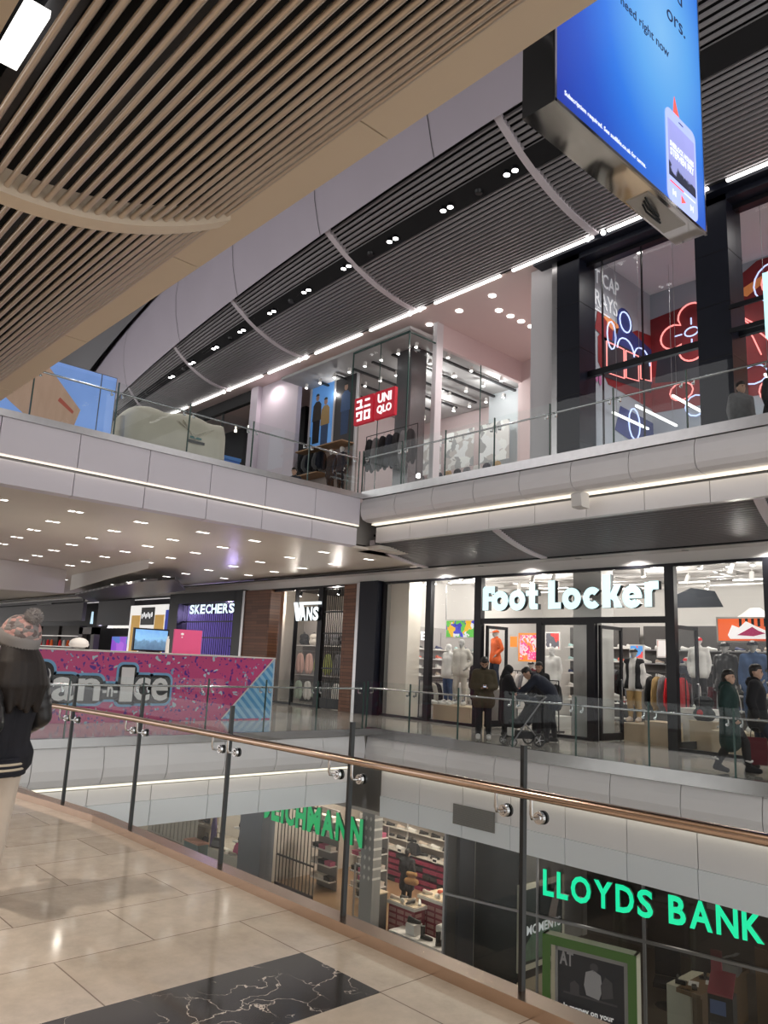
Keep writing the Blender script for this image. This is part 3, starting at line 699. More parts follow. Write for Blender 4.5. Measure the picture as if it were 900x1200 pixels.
# small bright spots at the rib ends on the light line
sm = MB().ball((0, 0, 0), .065, 8, 6).mesh('light_line_spot', [glow('spot_white', (1, .98, .93), 7)])
for i, x in enumerate((-3.6, -9.6, -16, -21.8, -27)):
    for s in (-1, 1):
        o = bpy.data.objects.new('light_line_spot', sm); COL.objects.link(o); o.location = (x+.22*s, 15.58, 12.34)
        tag(o, f'tiny bright spot on the {"right" if s > 0 else "left"} of the {ORD[i]} rib end from the right', 'spotlight', 'spots on the light line')
o = MB().box((-.11, -.12, -.3), (.11, .10, 0)).prism([(-.12, 0), (-.19, -.05), (-.16, -.28), (-.12, -.3)], lambda u, v, d: (d, u, v), -.11, .11).build('wall_speaker', [whiteplain], None, PT(681, 578, 12.66))
tag(o, 'small white boxy speaker fixed in the upper cove above the trainer shop sign', 'speaker')
# ================================================================ SHOPS ON OUR FLOOR (far side)
TF = 16.25
shopwall = mat('shop_wall_grey', (.66, .64, .62), .6, noise=.04, nscale=1); shopceil = mat('shop_ceiling', (.48, .46, .45), .7)
plinthm = mat('pale_wood', (.62, .50, .36), .5, noise=.08, nscale=3); darkwood = mat('dark_wood', (.10, .05, .03), .5)
metalgrey = mat('grey_metal', (.35, .35, .36), .4, .6)
def splash(name, cols, scale=3., es=.6, kind='VORONOI', seed=0., stretch=(1, 1, 1)):
    g = NT(name, .4); g.xyz(); mp = g.n('Mapping'); g.l(g.co, mp.inputs[0]); mp.inputs['Location'].default_value = (seed, seed*1.7, seed*.6); mp.inputs['Scale'].default_value = stretch
    n = g.n('TexNoise', i_Scale=scale*.8, i_Detail=2.); g.l(mp.outputs[0], n.inputs['Vector'])
    mx = g.n('Mix', data_type='RGBA', blend_type='LINEAR_LIGHT'); mx.inputs[0].default_value = .35; g.l(mp.outputs[0], mx.inputs[6]); g.l(n.outputs['Color'], mx.inputs[7])
    vo = g.n('TexVoronoi', i_Scale=scale); g.l(mx.outputs[2], vo.inputs['Vector']); sp = g.n('SeparateColor'); g.l(vo.outputs['Color'], sp.inputs[0])
    st = [((i+.0)/len(cols), c) for i, c in enumerate(cols)]
    c = g.ramp(sp.outputs[0], st, 'CONSTANT'); g.base(c)
    if es: g.emit(c, es)
    return g.m
def board(name, label, cat, x0, y0, x1, y1, t, pic, frame=None, depth=.05, border=.04, group=None):   # flat picture standing in a plane Y = t
    c = PT((x0+x1)/2, (y0+y1)/2, t); a, b = PT(x0, (y0+y1)/2, t), PT(x1, (y0+y1)/2, t); w = abs(b.x-a.x); h = abs(PT((x0+x1)/2, y0, t).z-PT((x0+x1)/2, y1, t).z)
    r = thing(name, label, cat, (c.x, t, c.z-h/2), 0, group)
    MB().box((-w/2-border, 0, -border), (w/2+border, depth, h+border)).build('backing', frame or whiteplain, r)
    MB().box((-w/2, -.008, 0), (w/2, 0, h)).build('picture', pic, r)
    return r, w, h
# ---- repeated goods
def trainer_meshes():
    up, so = MB(), MB(); ring = []
    for x, w, h in ((-.13, .035, .075), (-.12, .042, .10), (-.08, .045, .105), (-.03, .046, .085), (.03, .05, .065), (.09, .05, .05), (.13, .04, .04), (.148, .02, .03)):
        ring.append([V((x, w*sin(a)*.95 if True else 0, .022+max(0, cos(a))*h*.9 + (0 if cos(a) > 0 else 0))) for a in [2*pi*k/12 for k in range(12)]])
    up.loft(ring)
    pl = []
    for k in range(20):
        a = 2*pi*k/20; pl.append((.15*cos(a), (.047+.006*cos(a))*sin(a)))
    so.prism(pl, lambda u, v, d: (u, v, d), 0, .03)
    return up, so
UPM, SOM = trainer_meshes(); UPM, SOM = UPM.mesh('upper', cl_white), SOM.mesh('sole', mat('sole_white', (.8, .8, .78), .5))
def trainer(label, loc, rz, m, group=None, sole=None, sc=1.):
    r = thing('trainer', label, 'shoe', (loc[0], loc[1], loc[2]+.004), rz, group); r.scale = (sc,)*3
    part('upper', UPM, r, m=m); part('sole', SOM, r, m=sole); return r
def garment_blob(long=False):
    h = .74 if long else .62; c = []
    for s in (-1, 1): c += [((s*.10, 0, -.10), .11, (s*.12, 0, -h), .125), ((s*.16, 0, -.10), .075, (s*.26, 0, -.36), .062), ((s*.26, 0, -.36), .062, (s*.27, 0, -.58), .05)]
    c += [((-.08, 0, -.03), .05, (.08, 0, -.03), .05), ((0, .05, -.04), .07, (0, .06, -.12), .07)]
    me = blob('garment_body', c, .022, cl_white, 3)
    for v in me.vertices: v.co.y *= .42+.12*sin(v.co.x*22+v.co.z*5)
    return me
GARM = garment_blob()
hm = MB(); hm.tube([(0, 0, .02), (.0, 0, .06), (.02, 0, .085), (.035, 0, .06)], .004, 5).tube([(-.18, 0, -.05), (0, 0, .02), (.18, 0, -.05)], .006, 5); HANG = hm.mesh('hanger', seal)
def garment(label, loc, rz, m, group=None, sc=1., name='hanging_garment', cat='clothing'):
    r = thing(name, label, cat, loc, rz, group); r.scale = (sc,)*3 if not isinstance(sc, tuple) else sc
    part('garment_body', GARM, r, m=m); part('hanger', HANG, r); return r
def clothes_rail(label, loc, w, h, group=None, m=None):
    r = thing('clothes_rail', label, 'clothes rail', loc, 0, group); m = m or seal
    MB().cyl((-w/2, 0, h), (w/2, 0, h), .014, n=8).build('hanging_bar', m, r)
    for s in (-1, 1): MB().cyl((s*w/2, 0, 0), (s*w/2, 0, h), .016, n=8).box((s*w/2-.03, -.22, 0), (s*w/2+.03, .22, .03)).build('post', m, r)
    return r
SPH = MB().cyl((0, 0, 0), (0, -.06, -.20), .055, .06, 12).mesh('spot_head', whiteplain); SPL = MB().cyl((0, -.06, -.20), (0, -.061, -.204), .05, n=12).mesh('spot_lens', glow('shop_spot', (1, .96, .9), 5.)); SPS = MB().cyl((0, 0, .16), (0, 0, -.02), .012, n=6).cyl((0, 0, .13), (0, 0, .17), .04, n=8).mesh('stem', whiteplain)
def spot(label, loc, rz=0, group=None):
    r = thing('track_spotlight', label, 'spotlight', loc, rz, group); part('spot_head', SPH, r); part('spot_lens', SPL, r); part('stem', SPS, r); return r
# ---- window walls
def window(name, x0, x1, z0, z1, posts=(), t=TF, fw=.12, gm=None, rails=(), pm=None):
    m = MB()
    for p, w in posts: m.box((p-w/2, t-.08, 0 if z0 < 1 else z0), (p+w/2, t+.08, z1))
    m.box((x0, t-.06, z1-.06), (x1, t+.06, z1)); m.box((x0, t-.05, z0), (x1, t+.05, z0+.07))
    for a, b, z, h in rails: m.box((a, t-.07, z), (b, t+.07, z+h))
    o = struct(name, m, pm or black)
    MB().quad((x0, t, z0+.06), (x1, t, z0+.06), (x1, t, z1-.05), (x0, t, z1-.05)).build('pane', gm or shop_glass, o)
    return o
window('window_1', -17.58, -13.7, 0, 4.02, ((-17.52, .06), (-15.57, .2), (-13.7, .24)))
window('window_2', -13.58, -8.28, 2.72, 4.02, (), rails=((-13.58, -8.28, 2.72, .14),))
window('window_3', -8.2, 9, 0, 4.02, ((-8.2, .22), (-6.1, .18), (-3.9, .2), (-1.5, .2)))
window('window_4', -11.62, -10.2, 0, 2.74, ((-11.68, .16), (-10.2, .2)))
dh = mat('door_handle', (.4, .4, .42), .25, 1.)
def door(name, x, y, rz, w=.86, h=2.66):
    m = MB().box((0, -.03, 0), (.07, .03, h)).box((w-.07, -.03, 0), (w, .03, h)).box((0, -.03, h-.08), (w, .03, h)).box((0, -.03, 0), (w, .03, .16))
    o = struct(name, m, black, (x, y, .02), rz)
    MB().quad((.07, 0, .16), (w-.07, 0, .16), (w-.07, 0, h-.08), (.07, 0, h-.08)).build('pane', shop_glass, o)
    MB().tube([(w-.13, -.03, .9), (w-.13, -.08, .9), (w-.13, -.08, 1.4), (w-.13, -.03, 1.4)], .012, 6).build('handle', dh, o)
door('door_1', -13.5, 16.33, pi/2*.98); door('door_2', -10.05, 16.33, pi/2*.98, .95); door('door_3', -8.18, 16.36, pi/2*.95, .9)
# ---- trainer shop shell
struct('wall_shop_back', MB().box((-17.7, 24.6, 0), (9, 24.8, 4.6)), shopwall)
struct('wall_shop_side', MB().box((-17.8, 16.4, 0), (-17.6, 24.7, 4.6)), shopwall)
struct('wall_cladding', MB().box((-18.42, 15.98, 0), (-17.58, 16.4, 4.05)), navyblack)
struct('wall_pillar', MB().box((-17.42, 16.42, 0), (-16.62, 16.95, 4.5)), mat('cream_pillar', (.74, .69, .61), .5))
struct('wall_column', MB().box((-11.05, 16.75, 0), (-10.25, 17.3, 4.5)).box((-11.08, 16.72, 0), (-10.42, 16.75, 1.0), 1), [mat('grey_column', (.56, .55, .53), .5), mat('frosted_column', (.72, .74, .73), .3)])
struct('ceiling_trainer_shop', MB().box((-17.7, 16.4, 4.6), (9, 24.7, 4.65)), shopceil)
m = MB()
for yy in (17.6, 19.2, 20.8, 22.4): m.box((-17.5, yy-.02, 4.2), (-4, yy+.02, 4.25))
for xx in (-16, -13, -9, -6): m.cyl((xx, 16.6, 4.42), (xx, 24.5, 4.42), .10, n=12)
m.cyl((-17, 18.4, 4.3), (-4, 18.4, 4.3), .16, n=14).cyl((-17, 20, 4.38), (-4, 20, 4.38), .05, n=8).cyl((-17, 21.5, 4.38), (-4, 21.5, 4.38), .05, n=8)
struct('ceiling_shop_services', m, mat('service_grey', (.50, .48, .47), .45))
n = 0
for yy, xs_ in ((16.75, (-16.9, -16.3, -15.9, -15.2, -14.7, -14.2, -7.7, -7.1, -6.6, -5.6, -5.1)), (17.6, (-12.9, -12.2, -9.6, -8.9, -7.4, -6.5, -5.4)), (19.2, (-14.6, -13.2, -11.9, -9.2, -7.6, -6.2)), (20.8, (-13.2, -9.4, -7.8))):
    for i, xx in enumerate(xs_):
        spot(f'white track spotlight in the trainer shop ceiling, {ORD[i]} from left in the {ORD[[16.75, 17.6, 19.2, 20.8].index(yy)]} row back', (xx, yy, 4.14), random.uniform(-1.2, 1.2), 'trainer shop spotlights'); n += 1
m = MB()
for i in range(7): m.box((-12.6+1.1*i, 18.9, 4.28), (-12.6+1.1*i+.7, 18.98, 4.31)); m.box((-15.6+1.6*i, 21.9, 4.28), (-15.6+1.6*i+.9, 22.0, 4.31))
o = m.build('ceiling_strip_lights', glow('strip_white', (1, .97, .92), 3.)); o['kind'] = 'structure'
for xx in (-15.9, -12.8, -9.4, -6.4): point('shop_lamp', (xx, 17.9, 3.9), 80, (1, .95, .88), .12); point('shop_lamp', (xx, 21.6, 3.9), 110, (1, .95, .88), .12)
for xx in (-16.2, -14.4, -6.9, -5.2): point('window_lamp', (xx, 16.9, 3.8), 40, (1, .95, .88), .08)
# sign
signface = glow('sign_ice_white', (.70, .97, 1), 1.05); signside = mat('sign_side', (.02, .03, .035), .4)
r = thing('shop_sign', 'large glowing white shop name sign above the trainer shop doors', 'sign', (-13.42, 16.10, 3.06), 0)
def arc(cx, cy, rx, ry, a0, a1, n=28): return [(cx+rx*cos(radians(a0+(a1-a0)*k/n)), cy+ry*sin(radians(a0+(a1-a0)*k/n))) for k in range(n+1)]
def lit_letter(ch, w, H, par, x):       # one boxy lit letter: pale face, dark sides; H is the height of a round letter
    m = MB(); S = lambda pts: [(u*w, v*H) for u, v in pts]
    def add(poly):
        m.prism(poly, lambda u, v, d: (u, d, v), -.07, -.062, 0); m.prism(poly, lambda u, v, d: (u, d, v), -.062, .07, 1)
    def ring(a0, a1, hole=.36): add(arc(w/2, H/2, w/2, H/2, a0, a1)+arc(w/2, H/2, w/2*hole, H/2*hole, a1, a0))
    if ch == 'F': add(S([(0, 0), (.48, 0), (.48, .45), (.78, .45), (.78, .70), (.48, .70), (.48, .88), (.72, .88), (.72, .80), (1, .84), (1, 1.22), (.12, 1.22), (0, 1.1)]))
    elif ch == 'o': ring(0, 180); ring(180, 360)
    elif ch == 't': add(S([(.28, .2), (.34, .05), (.5, 0), (1, 0), (1, .26), (.76, .28), (.76, .66), (1, .66), (1, .92), (.76, .92), (.76, 1.25), (.28, 1.25), (.28, .92), (0, .92), (0, .66), (.28, .66)]))
    elif ch == 'L': add(S([(0, 0), (1, 0), (1, .30), (.52, .30), (.52, 1.36), (0, 1.36)]))
    elif ch == 'c': ring(42, 180, .34); ring(180, 318, .34)
    elif ch == 'k': add(S([(0, 0), (.44, 0), (.44, 1.5), (0, 1.5)])); add(S([(.44, .62), (.44, .40), (.60, .30), (.66, 0), (1.08, 0), (.78, .55), (1.02, .98), (.64, .98)]))
    elif ch == 'e': ring(0, 180, .34); ring(180, 322, .34); add(S([(.2, .42), (1, .42), (1, .56), (.2, .56)]))
    elif ch == 'r': add(S([(0, 0), (.5, 0), (.5, .62), (.6, .74), (1, .74), (1, 1.1), (.34, 1.1), (.3, 1.06), (0, 1.06)]))
    m.build('letter', [signface, signside], par, (x, 0, 0 if ch not in 'oce' else -.02))
for ch, c0, c1 in (('F', 50, 110), ('o', 91, 170), ('o', 170, 248), ('t', 248, 306), ('L', 350, 412), ('o', 414, 503), ('c', 509, 598), ('k', 598, 686), ('e', 689, 784), ('r', 792, 862)):
    xa, xb = PT(555+c0/3.913, 700, 16.1).x, PT(555+c1/3.913, 700, 16.1).x
    if ch == 'F': xb -= .02
    lit_letter(ch, xb-xa-.03, .52, r, xa+13.42)
# ---- shoe wall with MEN lettering, left window
r = thing('shoe_shelf_unit', 'tall grey wall shelving full of trainers under the MEN lettering', 'shelf', (-17.2, 16.98, 0), pi/2)
W = 3.7
MB().box((0, .30, 0), (W, .34, 2.75)).build('back_panel', mat('shelf_back', (.42, .40, .39), .6), r)
zs = [2.05, 1.75, 1.47, 1.22]
for z in zs: MB().box((0, 0, z-.025), (W, .32, z)).build('shelf', whiteplain, r)
for xx in (0, W/2, W): MB().box((xx-.02, .29, 0), (xx+.02, .3, 2.6)).build('upright', metalgrey, r)
part('lettering', fit_text('lettering', 'MEN', .95, .27, .05, [glow('men_white', (1, 1, 1), .9), whiteplain], .03), r, (.30, .1, 2.32), FACE_Y)
tm = [(mat('shoe_coral', (.75, .16, .10), .5), 'coral'), (mat('shoe_white', (.78, .77, .75), .5), 'white'), (mat('shoe_navy', (.03, .04, .11), .5), 'navy'), (mat('shoe_mint', (.45, .68, .68), .5), 'pale blue'), (mat('shoe_sand', (.62, .52, .44), .5), 'sand'), (mat('shoe_black', (.02, .02, .02), .5), 'black')]
plan = [[2, 5, 5, 2, 1, 3, 2, 3], [0, 0, 2, 0, 3, 3, 1, 5], [1, 1, 2, 1, 5, 1, 1, 0], [1, 1, 1, 4, 5, 1, 4, 1]]
for i, z in enumerate(zs):
    for k in range(8):
        m_, nm = tm[plan[i][k]]
        trainer(f'{nm} trainer on the {ORD[i]} shelf down of the MEN wall, {ORD[k]} from left', (-17.36, 16.98+.22+k*(W-.44)/7, z), pi/2+random.uniform(-.25, .25), m_, 'trainers on the MEN wall', sc=1.1)
def rail_of(label, x0, x1, t, h, cols, names, where, rz=.9, n=8, sc=.9):
    clothes_rail(label, ((x0+x1)/2, t, 0), x1-x0, h)
    for k in range(n):
        c = cols[k % len(cols)]; nm = names[k % len(names)]
        garment(f'{nm} hanging {where}, {ORD[k]} from left', (x0+.08+(x1-x0-.16)*k/max(1, n-1), t, h-.103), pi/2+random.uniform(-.05, .05), c, 'clothes '+where, sc)
def side_rail(label, x, y0, y1, h, items, where, sc=.9):
    q = clothes_rail(label, (x, (y0+y1)/2, 0), y1-y0, h); q.rotation_euler.z = pi/2; n = len(items)
    for k, (c, nm) in enumerate(items): garment(f'{nm} hanging {where}, {ORD[k]} from left', (x, y0+.16+(y1-y0-.32)*k/(n-1), h-.095), random.uniform(-.05, .05), c, 'clothes '+where, sc)
side_rail('black clothes rail of pale and dark tops behind the left window glass', -16.72, 17.1, 18.2, 1.10, [(cl_white, 'white top'), (cl_black, 'black top'), (cl_cream, 'cream top'), (cl_black, 'soft black top'), (cl_white, 'pale top')], 'on the rail by the left window pane')
side_rail('clothes rail of white tops below the green poster', -16.4, 18.35, 19.7, 1.15, [(cl_white, 'white top'), (cl_cream, 'cream top'), (cl_white, 'soft white top'), (cl_cream, 'ivory top'), (cl_white, 'bright white top'), (cl_grey, 'grey top')], 'below the green poster')
board('hanging_poster', 'green blue and yellow splash poster hanging in the left window', 'poster', 523, 727.5, 559, 746.5, 17.2, splash('poster_splash', [(.10, .45, .06), (.10, .45, .06), (.03, .03, .38), (.7, .7, .72), (.75, .42, .02), (.05, .05, .5)], 4.6, .55, seed=3), whiteplain)
for nm, x, lab in (('poster_rod', 523, 'left'), ('poster_rod', 559, 'right')):
    a, b = PT(x, 727, 17.22), PT(x, 684, 17.22); o = MB().cyl(a, b, .014, n=6).build(nm, metalgrey); tag(o, f'thin {lab} rod holding the green splash poster from the ceiling', 'rod')
# plinth and mannequins, left window
def plinth(label, x0, x1, t0, t1, h, m=plinthm):
    o = MB().box((0, 0, 0), (x1-x0, t1-t0, h-.03)).box((-.01, -.01, h-.03), (x1-x0+.01, t1-t0+.01, h)).build('display_plinth', m, None, (x0, t0, 0)); return tag(o, label, 'plinth')
plinth('pale wooden plinth under the cream suited mannequin', PT(507, 840, 16.6).x, PT(551, 840, 16.6).x, 16.6, 17.5, .46)
P = PT(540, 800, 17.0); mannequin('mannequin in a cream suit standing on the left plinth', (P.x, 17.0, .46), .25, 'hip', cl_cream, False, cl_cream, cl_white, body=mannequin_grey)
P = PT(525, 800, 17.2); mannequin('mannequin in white top and blue jeans on the left plinth', (P.x, 17.2, .46), -.1, 'stand', cl_white, False, cl_denim, cl_white, body=mannequin_white, scale=1.0)
P = PT(557, 800, 17.5); mannequin('mannequin in a dark brown coat beside the black door post', (P.x-.1, 17.75, .0), .2, 'stand', fabric('dark_plum_cloth', (.03, .02, .025)), True, cl_black, None)
for k, xx in enumerate((511, 519, 527)):
    P = PT(xx, 826, 16.75); trainer(f'white trainer on the left window plinth, {ORD[k]} from left', (P.x, 16.72, .46), .4+k*.7, tm[1][0], 'trainers on the left plinth')
# things seen through the left doorway
P = PT(579, 790, 18.3); plinth('pale display block under the orange jacket mannequin', P.x-.5, P.x+.5, 18.0, 18.7, .95, mat('block_grey', (.4, .38, .37), .6))
mannequin('mannequin in an orange puffer jacket seen through the left doorway', (P.x, 18.35, .95), -.4, 'hip', cl_orange, False, cl_jean, None, cl_orange, scale=1.0)
board('wall_poster', 'pink and orange symmetric poster on the shop back wall', 'poster', 609, 744, 631, 773, 20.6, splash('poster_pink', [(.85, .22, .06), (.8, .1, .3), (.85, .45, .6), (.7, .05, .2), (.9, .6, .6)], 7., .6, seed=5), mat('poster_orange', (.85, .30, .06), .5, 0, (.85, .30, .06), .4), border=.06)
board('wall_poster', 'small plain orange poster beside the pink poster', 'poster', 598, 746, 606, 758, 20.7, mat('poster_plain_orange', (.85, .28, .05), .5, 0, (.85, .28, .05), .5))
P = PT(602, 800, 20); rail_of('clothes rail of white shirts below the small orange poster', P.x-.3, P.x+1.2, 20.15, 1.5, [cl_white, cl_cream, cl_white, cl_grey], ['white shirt', 'cream shirt', 'pale shirt', 'grey shirt'], 'below the small orange poster', .7, 9, 1.0)
P = PT(618, 800, 19); r = thing('shoe_display_table', 'grey shoe display table below the pink poster', 'table', (P.x, 19.2, 0))
MB().box((-.8, -.3, .82), (.8, .3, .88)).build('table_top', whiteplain, r); MB().box((-.8, -.28, .4), (.8, .28, .43)).build('shelf', whiteplain, r)
for sx in (-.76, .76):
    for sy in (-.26, .26): MB().box((sx-.02, sy-.02, 0), (sx+.02, sy+.02, .82)).build('leg', metalgrey, r)
for k in range(7): trainer(f'{tm[[1, 5, 0, 1, 2, 1, 5][k]][1]} trainer on the table below the pink poster, {ORD[k]} from left', (P.x-.66+.22*k, 19.1, .88), .8, tm[[1, 5, 0, 1, 2, 1, 5][k]][0], 'trainers on the doorway table')
P = PT(649, 790, 18.5); mannequin('mannequin in a white and grey track top between the doorways', (P.x, 18.4, .35), .1, 'stand', cl_white, False, cl_black, cl_white, body=mannequin_white)
plinth('low plinth under the white track top mannequin', P.x-.4, P.x+.4, 18.1, 18.75, .35, whiteplain)
P = PT(653, 830, 17.6); rail_of('clothes rail of dark clothes left of the grey column', P.x-.5, P.x+.15, 17.45, 1.3, [cl_black, cl_white, cl_navy], ['black jacket', 'white top', 'navy jacket'], 'left of the grey column', .8, 4)
# right doorway
P = PT(706, 780, 19); board('hanging_banner', 'bright magenta banner hanging right of the grey column', 'banner', 699, 750, 704.5, 776, 17.6, mat('magenta', (.9, .03, .42), .5, 0, (.9, .03, .42), .6))
P = PT(706, 838, 17.5)
r = thing('shoe_display_table', 'black shoe table with white trainers in the right doorway', 'table', (P.x, 17.9, 0))
MB().box((-.45, -.3, .9), (.45, .3, .94)).build('table_top', whiteplain, r); MB().box((-.45, -.28, .45), (.45, .28, .48)).build('shelf', whiteplain, r)
for sx in (-.42, .42):
    for sy in (-.26, .26): MB().box((sx-.018, sy-.018, 0), (sx+.018, sy+.018, .9)).build('leg', seal, r)
for k in range(4): trainer(f'white trainer on the right doorway table, {ORD[k]} from left', (P.x-.3+.2*k, 17.75, .94), .9, tm[1][0], 'trainers on the right doorway table', sc=1.2)
r = thing('shoe_shelf_unit', 'dark shoe wall behind the right doorway', 'shelf', (P.x-1.2, 21.5, 0)); MB().box((0, .3, 0), (4.2, .34, 3)).build('back_panel', mat('dark_panel', (.09, .085, .085), .6), r)
for i, z in enumerate((.7, 1.1, 1.5, 1.9, 2.3)): MB().box((0, 0, z-.03), (4.2, .3, z)).build('shelf', metalgrey, r)
for i, z in enumerate((.7, 1.1, 1.5, 1.9, 2.3)):
    for k in range(11): q = random.choice((1, 5, 2, 4, 1)); trainer(f'{tm[q][1]} trainer on the dark shoe wall, {ORD[i]} shelf up, {ORD[k]} from left', (P.x-1.0+k*.39, 21.63, z), random.uniform(-.3, .3), tm[q][0], 'trainers on the dark shoe wall')
P = PT(727, 800, 19.4); rail_of('clothes rail of black and grey jackets inside the right doorway', P.x-.9, P.x+.5, 19.5, 1.75, [cl_black, cl_grey, cl_black], ['black jacket', 'grey jacket', 'soft black jacket'], 'deep inside the right doorway', .75, 9, 1.1)
board('wall_poster', 'blue and red poster above the tan trousered mannequin', 'poster', 739, 757, 753, 771, 20.4, splash('poster_blue', [(.08, .3, .7), (.08, .3, .7), (.8, .1, .1), (.5, .6, .8)], 3., .5, seed=2))
P = PT(742, 810, 17.6); plinth('pale wooden plinth under the tan trousered mannequin', PT(730, 840, 17.3).x, PT(759, 840, 17.3).x, 17.3, 18.1, .42)
mannequin('mannequin in white shirt, dark gilet and tan trousers in the right doorway', (P.x, 17.65, .42), .1, 'stand', cl_white, False, cl_tan, tm[4][0], cl_black, mannequin_grey, scale=1.02)
P = PT(741, 775, 17.6)
o = jacket_mesh('gilet', MJ['stand'], cl_black, .03, .024, (0, 0, -.1), ''); 
for v in o.vertices:
    if abs(v.co.x) < .07 and v.co.y < 0: v.co.y += .06
gil = bpy.data.objects.new('gilet', o); COL.objects.link(gil); gil.parent = [q for q in bpy.data.objects if q.get('label', '').startswith('mannequin in white shirt, dark gilet')][0]
P = PT(775, 825, 17.7); rail_of('clothes rail of red and pale sportswear at the right door post', P.x-1.05, P.x+.25, 18.45, 1.62, [cl_tan, cl_white, cl_black, cl_tan, cl_grey, cl_red, cl_red, cl_red], ['tan top', 'white top', 'black top', 'camel top', 'grey top', 'red track top', 'bright red track top', 'scarlet track top'], 'on the rail at the right door post', .55, 8, 1.12)
plinth('wide pale wooden plinth below the red track tops', PT(755, 850, 16.95).x, PT(784, 850, 16.95).x, 16.95, 17.6, .52)
board('wall_poster', 'white poster with red diagonal stripes behind the red tops', 'poster', 771, 751, 783, 769, 20, None or splash('poster_stripe', [(.8, .76, .74), (.62, .1, .06), (.8, .76, .74)], 2.4, .4, seed=1, stretch=(3, 1, .5)))
# right window
r, w_, h_ = board('hanging_poster', 'orange poster of a cartoon trainer hanging in the right window', 'poster', 841, 725, 903, 751, 17.15, splash('poster_orange_back', [(.85, .13, .03), (.85, .2, .04), (.75, .10, .03), (.9, .45, .2)], 1.6, .5, seed=8), mat('grey_frame', (.5, .48, .46), .5))
m = MB(); yz = lambda u, v, d: (u, -.012-d*.001, v)
for k in range(9): m.box((-.1+.13*k, -.012, h_-.17), (-.1+.13*k+.06, -.009, h_)) 
m.build('black_stripes', black, r)
m = MB(); m.prism([(-.35, .12), (-.25, .34), (-.1, .28), (.05, .42), (.22, .33), (.5, .2), (.95, .15), (1.0, .05), (-.3, .04)], yz, 0, 4); m.build('trainer_drawing', glow('drawing_white', (.95, .9, .88), .7), r)
m = MB(); m.prism([(.45, .06), (.62, .22), (.80, .3), (.95, .22), (.98, .06)], yz, 5, 8); m.build('green_toe_drawing', glow('drawing_green', (.35, .75, .2), .7), r)
m = MB(); m.prism([(-.15, .12), (.0, .2), (.18, .3), (.3, .22), (.45, .16), (.2, .1)], yz, 5, 8); m.build('maroon_stripe_drawing', glow('drawing_maroon', (.4, .02, .1), .6), r)
P = PT(851, 800, 17.1); mannequin('mannequin in black leather jacket and cap in the right window', (P.x, 17.1, .48), -.15, 'stand', cl_leather, False, cl_black, None, cl_black, mannequin_grey, scale=1.08)
P = PT(884, 800, 17.0); mannequin('mannequin in blue denim jacket, jeans and cap in the right window', (P.x, 17.0, .48), .2, 'hip', cl_blue, False, cl_denim, tm[1][0], cl_navy, mannequin_grey, scale=1.1)
plinth('long pale wooden plinth in the right window', PT(836, 860, 16.7).x, PT(915, 860, 16.7).x, 16.6, 17.5, .48)
P = PT(817, 780, 17.9); mannequin('mannequin in red and white track top behind the open right door', (P.x, 18.0, .85), .2, 'stand', cl_white, False, cl_black, None, cl_red, mannequin_white, scale=.95)
plinth('tall white block under the red and white track top mannequin', P.x-.4, P.x+.4, 17.75, 18.3, .85, whiteplain)
P = PT(824, 835, 17.2); r = thing('backpack', 'black backpack on a low stand beside the open right door', 'backpack', (P.x, 17.25, .62))
part('bag_body', blob('bag_body', [((-.1, 0, .14), .15, (.1, 0, .14), .15), ((-.08, 0, .4), .14, (.08, 0, .4), .14), ((0, -.1, .15), .11, (0, -.1, .2), .1)], .02, cl_black), r)
MB().tube([(-.05, .05, .52), (-.04, .05, .6), (.04, .05, .6), (.05, .05, .52)], .012, 6).build('handle', seal, r); MB().cyl((0, -.205, .18), (0, -.215, .18), .07, n=12).build('red_patch', cl_red, r)
plinth('small pale wooden stand under the black backpack', P.x-.25, P.x+.3, 17.05, 17.5, .62)
P = PT(836, 800, 19.5); rail_of('clothes rail of maroon and grey tops left of the leather jacket mannequin', P.x-.5, P.x+.7, 19.0, 1.5, [cl_maroon, cl_grey, cl_white], ['maroon top', 'grey top', 'white top'], 'left of the leather jacket mannequin', .75, 6)
r = thing('shoe_shelf_unit', 'lit shoe wall behind the right window mannequins', 'shelf', (-7.4, 20.6, 0)); MB().box((0, .3, 0), (5, .34, 3)).build('back_panel', whiteplain, r)
for z in (.6, 1.0, 1.4, 1.8, 2.2): MB().box((0, 0, z-.03), (5, .3, z)).build('shelf', metalgrey, r)
for i, z in enumerate((.6, 1.0, 1.4, 1.8, 2.2)):
    for k in range(9): q = random.choice((1, 0, 2, 4, 5)); trainer(f'{tm[q][1]} trainer on the lit right shoe wall, {ORD[i]} shelf up, {ORD[k]} from left', (-7.2+k*.42, 20.73, z), random.uniform(-.3, .3), tm[q][0], 'trainers on the lit shoe wall')
for q_, (X0, lab) in enumerate(((-15.9, 'left'), (-13.0, 'middle'))):
    r = thing('shoe_shelf_unit', f'{lab} back wall shelving of trainers and folded tops', 'shelf', (X0, 23.6, 0)); MB().box((0, .3, 0), (2.7, .34, 3.1)).build('back_panel', mat('dark_panel', (.09, .085, .085), .6), r)
    for z in (.6, 1.05, 1.5, 1.95, 2.4): MB().box((0, -.05, z-.03), (2.7, .3, z)).build('shelf', whiteplain, r)
    for i, z in enumerate((.6, 1.05, 1.5, 1.95, 2.4)):
        for k in range(8): q = random.choice((1, 0, 2, 4, 5, 3)); trainer(f'{tm[q][1]} trainer on the {lab} back wall shelving, {ORD[i]} shelf up, {ORD[k]} from left', (X0+.2+.325*k, 23.72, z), random.uniform(-.3, .3), tm[q][0], 'trainers on the back wall shelving', sc=1.1)
